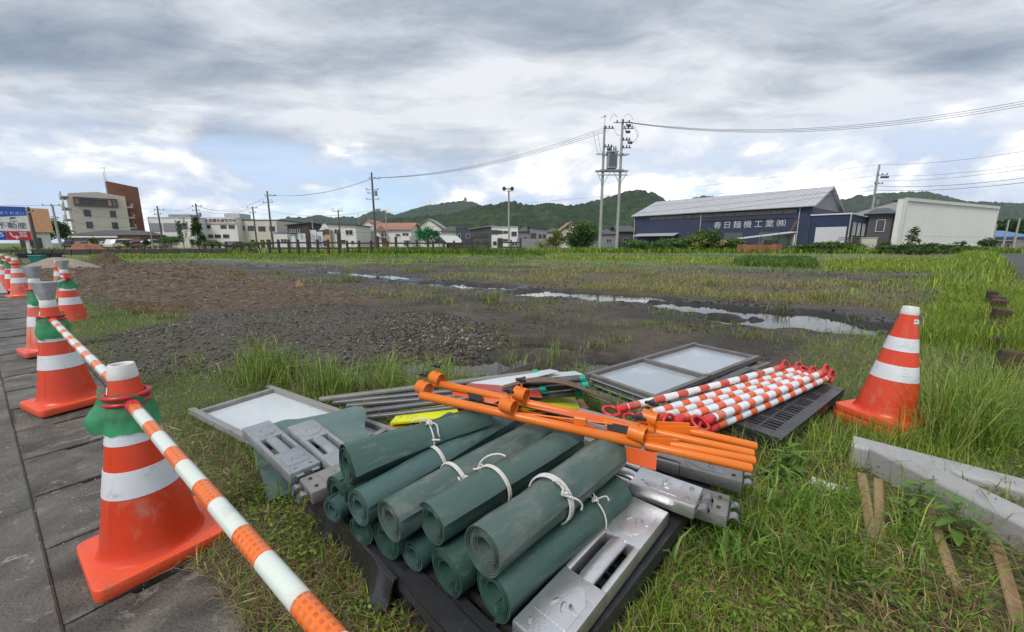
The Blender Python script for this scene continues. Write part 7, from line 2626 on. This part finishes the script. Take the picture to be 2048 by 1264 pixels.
# ------------------------------------------------------------------ stones, straw and clods
def stones(name, x, y, size, pal, sink=.3, jit=.25, squash=.7):
    n = len(x)
    z = height(x, y)
    d = np.array([(1, 0, 0), (0, 1, 0), (-1, 0, 0), (0, -1, 0), (0, 0, 1), (0, 0, -1)], float)
    V = d[None] * size[:, None, None] * rng.uniform(.55, 1.25, (n, 6, 1))
    V += rng.normal(0, .28, (n, 6, 3)) * size[:, None, None]
    V[:, :, 2] *= squash
    a = rng.uniform(0, 6.28, n)
    ca, sa = np.cos(a)[:, None], np.sin(a)[:, None]
    vx = V[:, :, 0] * ca - V[:, :, 1] * sa + x[:, None]
    vy = V[:, :, 0] * sa + V[:, :, 1] * ca + y[:, None]
    vz = V[:, :, 2] + (z + size * (.5 - sink))[:, None]
    T = np.array([(0, 1, 4), (1, 2, 4), (2, 3, 4), (3, 0, 4), (1, 0, 5), (2, 1, 5), (3, 2, 5), (0, 3, 5)])
    loops = (np.arange(n)[:, None, None] * 6 + T[None]).ravel()
    C = np.repeat(pick(n, pal, jit)[:, None, :], 6, 1).reshape(-1, 3)
    return kind(mesh_np(name, np.stack([vx, vy, vz], -1).reshape(-1, 3), np.full(n * 8, 3), loops, C, M_STONE), 'stuff')


def stone_fields():
    n = 70000
    x = rng.uniform(-5.2, .2, n); y = rng.uniform(2.6, 6.8, n)
    m = masks(x, y)
    right = sst(-2.2, -.6, x)
    acc = m['gravel'] * (.30 + .70 * right) * np.clip(.35 + 1.2 * (fbm(x * 2, y * 2, 83, 3) - .3), .1, 1)
    k = rng.random(n) < acc
    x, y, right = x[k], y[k], right[k]
    s = rng.uniform(.006, .016, len(x)) * (1 + .9 * right * rng.random(len(x))) * (1 + .7 * (rng.random(len(x)) < .06))
    stones('gravel', x, y, s, [(3, (.080, .066, .053)), (3, (.120, .103, .087)), (2, (.040, .032, .026)), (1, (.21, .19, .165))])
    n = 36000
    x, y, r = scatter(n, 3.0, 24, -50, 46)
    m = masks(x, y)
    acc = np.clip(.35 + .8 * m['track'], 0, 1) * (1 - m['green']) * (1 - m['gravel']) * (1 - m['straw'] * .6) * (m['pool'] < -.25)
    k = rng.random(n) < acc * .9 * sst(.42, .66, fbm(x * 1.4 + 3, y * 1.4, 85, 4))
    x, y, r = x[k], y[k], r[k]
    s = rng.uniform(.006, .024, len(x)) * (.6 + .09 * r)
    stones('soil_crumbs', x, y, s, [(3, (.025, .018, .014)), (3, (.048, .035, .026)), (2, (.075, .055, .040)), (.8, (.14, .10, .07))], .45)


stone_fields()


def straw():
    x, y, r = scatter(110000, 5.0, 28, -52, 2)
    m = masks(x, y)
    k = rng.random(len(x)) < m['straw'] * .75
    x, y, r = x[k], y[k], r[k]
    n = len(x)
    a = rng.normal(.2, .9, n)
    L = rng.uniform(.015, .06, n) * (1 + .03 * r)
    ax3 = np.stack([np.cos(a) * L, np.sin(a) * L, rng.normal(0, .2, n) * L], 1)
    bx3 = np.stack([-np.sin(a), np.cos(a), rng.normal(0, .5, n)], 1) * (r * .00035 * rng.uniform(.6, 1.6, n))[:, None]
    kind(quads('straw_litter', np.stack([x, y, height(x, y) + rng.uniform(.005, .03, n)], 1), ax3, bx3, pick(n, [(3, (.14, .095, .063)), (3, (.20, .14, .095)), (2, (.09, .060, .040)), (1, (.32, .25, .175))], .25), M_DRY), 'stuff')


straw()


# ------------------------------------------------------------------ trees and bushes
def crown_mesh(name, parent, c, rad, n, leaf, pal, clumps=26, shape='round', seed=0, up=.0):
    g = np.random.default_rng(seed + 100)
    u = g.normal(0, 1, (clumps, 3)); u /= np.linalg.norm(u, axis=1)[:, None]
    rr = g.uniform(.35, .95, clumps) ** .6
    cc = u * rr[:, None]
    if shape == 'cone':
        t = g.uniform(0, 1, clumps)
        a = g.uniform(0, 6.28, clumps)
        q = (1 - t) * .95 + .12
        cc = np.stack([np.cos(a) * q * g.uniform(.3, 1, clumps), np.sin(a) * q * g.uniform(.3, 1, clumps), t * 2 - 1], 1)
    if shape == 'low':
        cc[:, 2] = np.abs(cc[:, 2]) * 1.0 - .15
    k = g.integers(0, clumps, n)
    p = cc[k] + g.normal(0, .20 if shape != 'cone' else .13, (n, 3))
    p = p * np.array(rad) + np.array(c)
    p[:, 2] = np.maximum(p[:, 2], .03)
    d1 = g.normal(0, 1, (n, 3)); d1 /= np.linalg.norm(d1, axis=1)[:, None]
    d1[:, 2] = d1[:, 2] * .6
    d2 = np.cross(d1, g.normal(0, 1, (n, 3))); d2 /= np.linalg.norm(d2, axis=1)[:, None] + 1e-9
    L = leaf * g.uniform(.6, 1.4, n)
    tone = np.exp(g.normal(0, .22, clumps))[k][:, None]
    col = np.clip(pick(n, pal, .2) * tone, 0, 1)
    o = quads(name, p, d1 * L[:, None], d2 * (L * .55)[:, None], col, M_LEAF)
    o.parent = parent
    return o


M_BARK = mat('bark', (.075, .055, .040), (.12, .09, .065), scale=8, rough=.85, bump=.6)


def plant(name, label, px, pyt, pyb, Y, wpx, pal, n=1600, leaf=.16, shape='round', cat='bush', trunk=True, group=None, clumps=26, dep=1.0, seed=None):
    """px: middle column, pyt..pyb: top and bottom rows of the crown, wpx: its width in photo pixels"""
    top, bot = DP(px, pyt, Y), DP(px, pyb, Y)
    l, r = DP(px - wpx / 2, 480, Y), DP(px + wpx / 2, 480, Y)
    zt, zb = top.z, max(.05, bot.z)
    t = thing(name, label, cat, ((l.x + r.x) / 2, Y, 0), group=group)
    rx, rz_ = (r.x - l.x) / 2, (zt - zb) / 2
    s = seed if seed is not None else int(px * 7 + Y)
    crown_mesh('crown', t, (0, 0, (zt + zb) / 2), (rx * .92, rx * dep * .92, rz_ * .95), n, leaf, pal, clumps, shape, s)
    g = random.Random(s)
    b = MB()
    h = zt - .2 * (zt - zb)
    rad = max(.03, .045 * rx + .02)
    if trunk:
        b.rod((0, 0, -.1), (g.uniform(-.1, .1), 0, h), rad, rad * .3, n=8)
        for k in range(6):
            z0 = zb + (zt - zb) * g.uniform(.0, .6)
            a = g.uniform(0, 6.28)
            b.rod((0, 0, max(.1, z0 - .2)), (math.cos(a) * rx * .7, math.sin(a) * rx * .7, z0 + rz_ * .5), rad * .4, rad * .12, n=5)
        b.build('trunk', M_BARK, t)
    else:
        for k in range(7):
            a = g.uniform(0, 6.28)
            b.rod((math.cos(a) * .1 * rx, math.sin(a) * .1 * rx, -.05), (math.cos(a) * rx * .6, math.sin(a) * rx * .6, h * .9), rad * .4, rad * .15, n=5)
        b.build('stem', M_BARK, t)
    return t


PD = [(3, (.030, .065, .016)), (3, (.050, .100, .022)), (1, (.085, .145, .035))]
PM = [(3, (.055, .115, .022)), (3, (.085, .155, .030)), (1, (.13, .20, .045))]
PY = [(3, (.14, .18, .030)), (3, (.20, .23, .045)), (1, (.09, .14, .025))]
PR = [(3, (.06, .13, .035)), (2, (.09, .17, .045))]
PNET = [(3, (.015, .17, .07)), (3, (.02, .22, .10)), (2, (.05, .14, .03))]
plant('conifer', 'dark clipped conifer in front of the office block', 396, 438, 492, 58, 34, PD, 2600, .14, 'cone', 'tree', clumps=40)
plant('leafy_tree', 'thin bare-stemmed tree left of the clipped conifer', 366, 436, 488, 58, 24, PD, 500, .14, 'round', 'tree', clumps=9)
plant('clipped_bush', 'round green bush in front of the silver car', 186, 474, 491, 58, 17, PR, 900, .10, group='bushes along the far bank')
plant('clipped_bush', 'small round bush between the white van and red car', 252, 480, 491, 58, 12, PR, 600, .10, group='bushes along the far bank')
plant('clipped_bush', 'small dark bush left of the pale hedge', 291, 478, 491, 58, 12, PD, 600, .10, group='bushes along the far bank')
plant('hedge', 'pale green hedge left of the conifer', 341, 473, 492, 56, 44, PR, 2000, .10, 'low', 'hedge', trunk=False)
plant('bank_bush', 'low green bush on the bank before the brown fence', 510, 483, 493, 42, 60, PM, 1500, .08, 'low', trunk=False, group='bushes along the far bank')
plant('bank_bush', 'low green bush at the left end of the brown fence', 430, 482, 492, 44, 40, PM, 900, .08, 'low', trunk=False, group='bushes along the far bank')
plant('netted_tree', 'tree under bright green netting beside white tarpaulin shelter', 856, 456, 487, 66, 50, PNET, 2200, .16, cat='tree')
plant('dark_tree', 'dark tree left of the apartment block', 118, 438, 476, 72, 38, PD, 2000, .22, cat='tree')
plant('dark_tree', 'greyish tree behind the orange-roofed house', 98, 446, 476, 84, 30, PM, 1200, .24, cat='tree')
plant('yellow_bush', 'yellow-green bush left of the big dark tree', 1112, 464, 496, 50, 40, PY, 2000, .11, trunk=False)
plant('broad_tree', 'big dark green tree left of the transformer poles', 1162, 444, 496, 52, 68, PM + PD[:2], 4200, .16, cat='tree', clumps=40)
plant('low_bush', 'dull low bush at the foot of the big dark tree', 1085, 478, 497, 50, 36, OLIVE, 800, .09, trunk=False)
for i, (px, t, w, pal, lab) in enumerate([(1275, 478, 60, PR, 'reedy green shrub at the left corner of the navy workshop'), (1335, 476, 66, PR, 'reedy green shrub under the workshop awning'), (1385, 470, 56, PY, 'yellow-green shrub in front of the workshop wall'),
                                          (1412, 455, 50, PM, 'tall broad-leaved shrub in front of the workshop wall'), (1432, 478, 46, OLIVE, 'brownish shrub right of the tall broad-leaved shrub'), (1468, 473, 40, PM, 'round green shrub left of the lean-to shed')]):
    plant('workshop_shrub', lab, px, t + 3, 502, 46, w * 1.15, pal, 4200, .14, group='shrubs before the workshop', trunk=False, clumps=34)
plant('leafy_crop', 'row of large-leaved crop plants in front of the annex', 1660, 484, 503, 42, 130, PM, 2600, .16, 'low', 'crop', trunk=False, dep=.25, clumps=60)
plant('leafy_crop', 'row of dark green crop plants at the foot of the white wall', 1850, 488, 504, 40, 200, PD + PM, 3600, .12, 'low', 'crop', trunk=False, dep=.12, clumps=80)
plant('leafy_crop', 'darker second crop row below the white wall', 1840, 497, 512, 36, 130, PD, 2200, .10, 'low', 'crop', trunk=False, dep=.15, clumps=60)
plant('young_tree', 'young tree with open tiers of branches before the white wall', 1825, 455, 497, 42, 38, PM, 420, .14, 'cone', 'tree', clumps=16)
plant('young_tree', 'small bright sapling before the middle of the white wall', 1872, 484, 498, 42, 20, PM, 300, .11, 'low', 'tree', clumps=8)
plant('young_tree', 'sparse dark sapling before the right part of the white wall', 1918, 482, 498, 42, 28, PD, 260, .11, 'round', 'tree', clumps=9)
plant('wall_bush', 'round bush left of the white wall corner', 1772, 483, 497, 44, 22, PM, 700, .09)
plant('wall_bush', 'dark bush at the right end of the white wall', 1976, 476, 497, 50, 26, PD, 900, .12)
plant('dark_tree', 'dark tree behind the poles at the far right', 2024, 438, 470, 90, 80, PD, 2600, .30, cat='tree', clumps=40)
plant('dark_tree', 'lower dark tree left of the far right poles', 1988, 448, 470, 95, 40, PD, 1200, .30, cat='tree')


# ------------------------------------------------------------------ leafy weeds that stand out singly
def leaf_proto(L, W, name='leaf'):
    vs, fs = [], []
    n = 6
    for i in range(n + 1):
        u = i / n
        w = W * math.sin(math.pi * min(1, u * .92 + .05)) ** .8 * (1 + .12 * (i % 2))
        z = L * (.25 * u - .45 * u * u)
        vs += [(L * u, -w / 2, z + .10 * w), (L * u, 0, z), (L * u, w / 2, z + .10 * w)]
    for i in range(n):
        a = i * 3
        fs += [(a, a + 3, a + 4, a + 1), (a + 1, a + 4, a + 5, a + 2)]
    return MB().add(vs, fs).mesh(name, smooth=80)


LEAFM = leaf_proto(.085, .026)
M_WEED = mat('weed_leaf', (.10, .21, .032), (.16, .27, .05), scale=30, rough=.5, trans=.3)
M_STEM = mat('weed_stem', (.16, .21, .07), rough=.6)
for i, (px, py, h, lab) in enumerate([(1572, 975, .16, 'bright leafy weed beside the lattice pallet'), (1545, 985, .12, 'smaller leafy weed left of the bright one by the pallet'), (1828, 1062, .15, 'leafy weed growing in front of the kerb stone, left one'),
                                      (1900, 1115, .16, 'leafy weed growing in front of the kerb stone, right one'), (1795, 1085, .11, 'low leafy weed between the pine stakes'), (1955, 1140, .10, 'low leafy weed left of the right-edge plank'),
                                      (1440, 1125, .07, 'tiny leafy weed beside the pallet runner'), (1610, 1150, .07, 'tiny leafy weed in the lower right turf'), (1740, 1210, .06, 'tiny leafy weed near the bottom right')]):
    p = G(px, py)
    t = thing('leafy_weed', lab, 'weed', (p.x, p.y, hz(p.x, p.y) - .01), rnd.uniform(0, 6), group='leafy weeds in the turf')
    MB().tube([(0, 0, 0), (.01, .004, h * .5), (.004, .012, h)], [.003, .0025, .0015], 6).build('stem', M_STEM, t)
    nl = 16 if h > .1 else 9
    for k in range(nl):
        u = (k + 1) / nl
        o = ob('leaf', LEAFM, M_WEED, t, (.008 * u, .008 * u, h * (.25 + .75 * u)), (rnd.uniform(-.3, .3), rnd.uniform(-.7, .25), k * 2.4 + rnd.uniform(-.3, .3)))
        s = (1.15 - .5 * u) * (h / .15) ** .5
        o.scale = (s, s, s)


def grit():
    # sand grains, crumbs and bits of stalk washed over the gutter lids
    n = 5200
    t_ = rng.uniform(-.6, 5.5, n) ; s_ = rng.uniform(-.35, LID, n)
    keep = rng.random(n) < .25 + .75 * sst(.45, .62, fbm(t_ * 3, s_ * 9, 97, 3))
    t_, s_ = t_[keep], s_[keep]
    n = len(t_)
    s0 = NX * AX + NY * AY
    x = AX + UX * t_ + NX * (s_ - s0); y = AY + UY * t_ + NY * (s_ - s0)
    zt = .018 * np.clip(t_, 0, 14) + np.where(s_ < -.115, -.010, np.where(s_ < 0, .006, .0))
    size = rng.uniform(.0008, .0028, n) * (1 + .5 * (rng.random(n) < .08))
    d = np.array([(1, 0, 0), (0, 1, 0), (-1, 0, 0), (0, -1, 0), (0, 0, .6), (0, 0, -.6)], float)
    V = d[None] * size[:, None, None] * rng.uniform(.6, 1.5, (n, 6, 1))
    V[:, :, 0] += x[:, None]; V[:, :, 1] += y[:, None]; V[:, :, 2] += zt[:, None]
    T = np.array([(0, 1, 4), (1, 2, 4), (2, 3, 4), (3, 0, 4)])
    loops = (np.arange(n)[:, None, None] * 6 + T[None]).ravel()
    C = np.repeat(pick(n, [(3, (.45, .43, .40)), (3, (.28, .26, .23)), (2, (.12, .10, .08)), (1, (.60, .58, .55))], .3)[:, None, :], 6, 1).reshape(-1, 3)
    kind(mesh_np('grit', V.reshape(-1, 3), np.full(n * 4, 3), loops, C, M_STONE), 'stuff')


grit()

# ------------------------------------------------------------------ damp air: far hills fade a little
hm = bpy.data.materials.new('damp_air')
hm.use_nodes = True
th_ = NT(hm.node_tree)
oh = th_.n('ShaderNodeOutputMaterial'); pv = th_.n('ShaderNodeVolumePrincipled')
pv.inputs['Color'].default_value = (.78, .86, .97, 1)
pv.inputs['Density'].default_value = .00009
pv.inputs['Anisotropy'].default_value = .2
th_.l(pv.outputs[0], oh.inputs['Volume'])
kind(MB().box((0, 1580, 240), (8200, 3400, 492)).build('haze', hm), 'stuff')
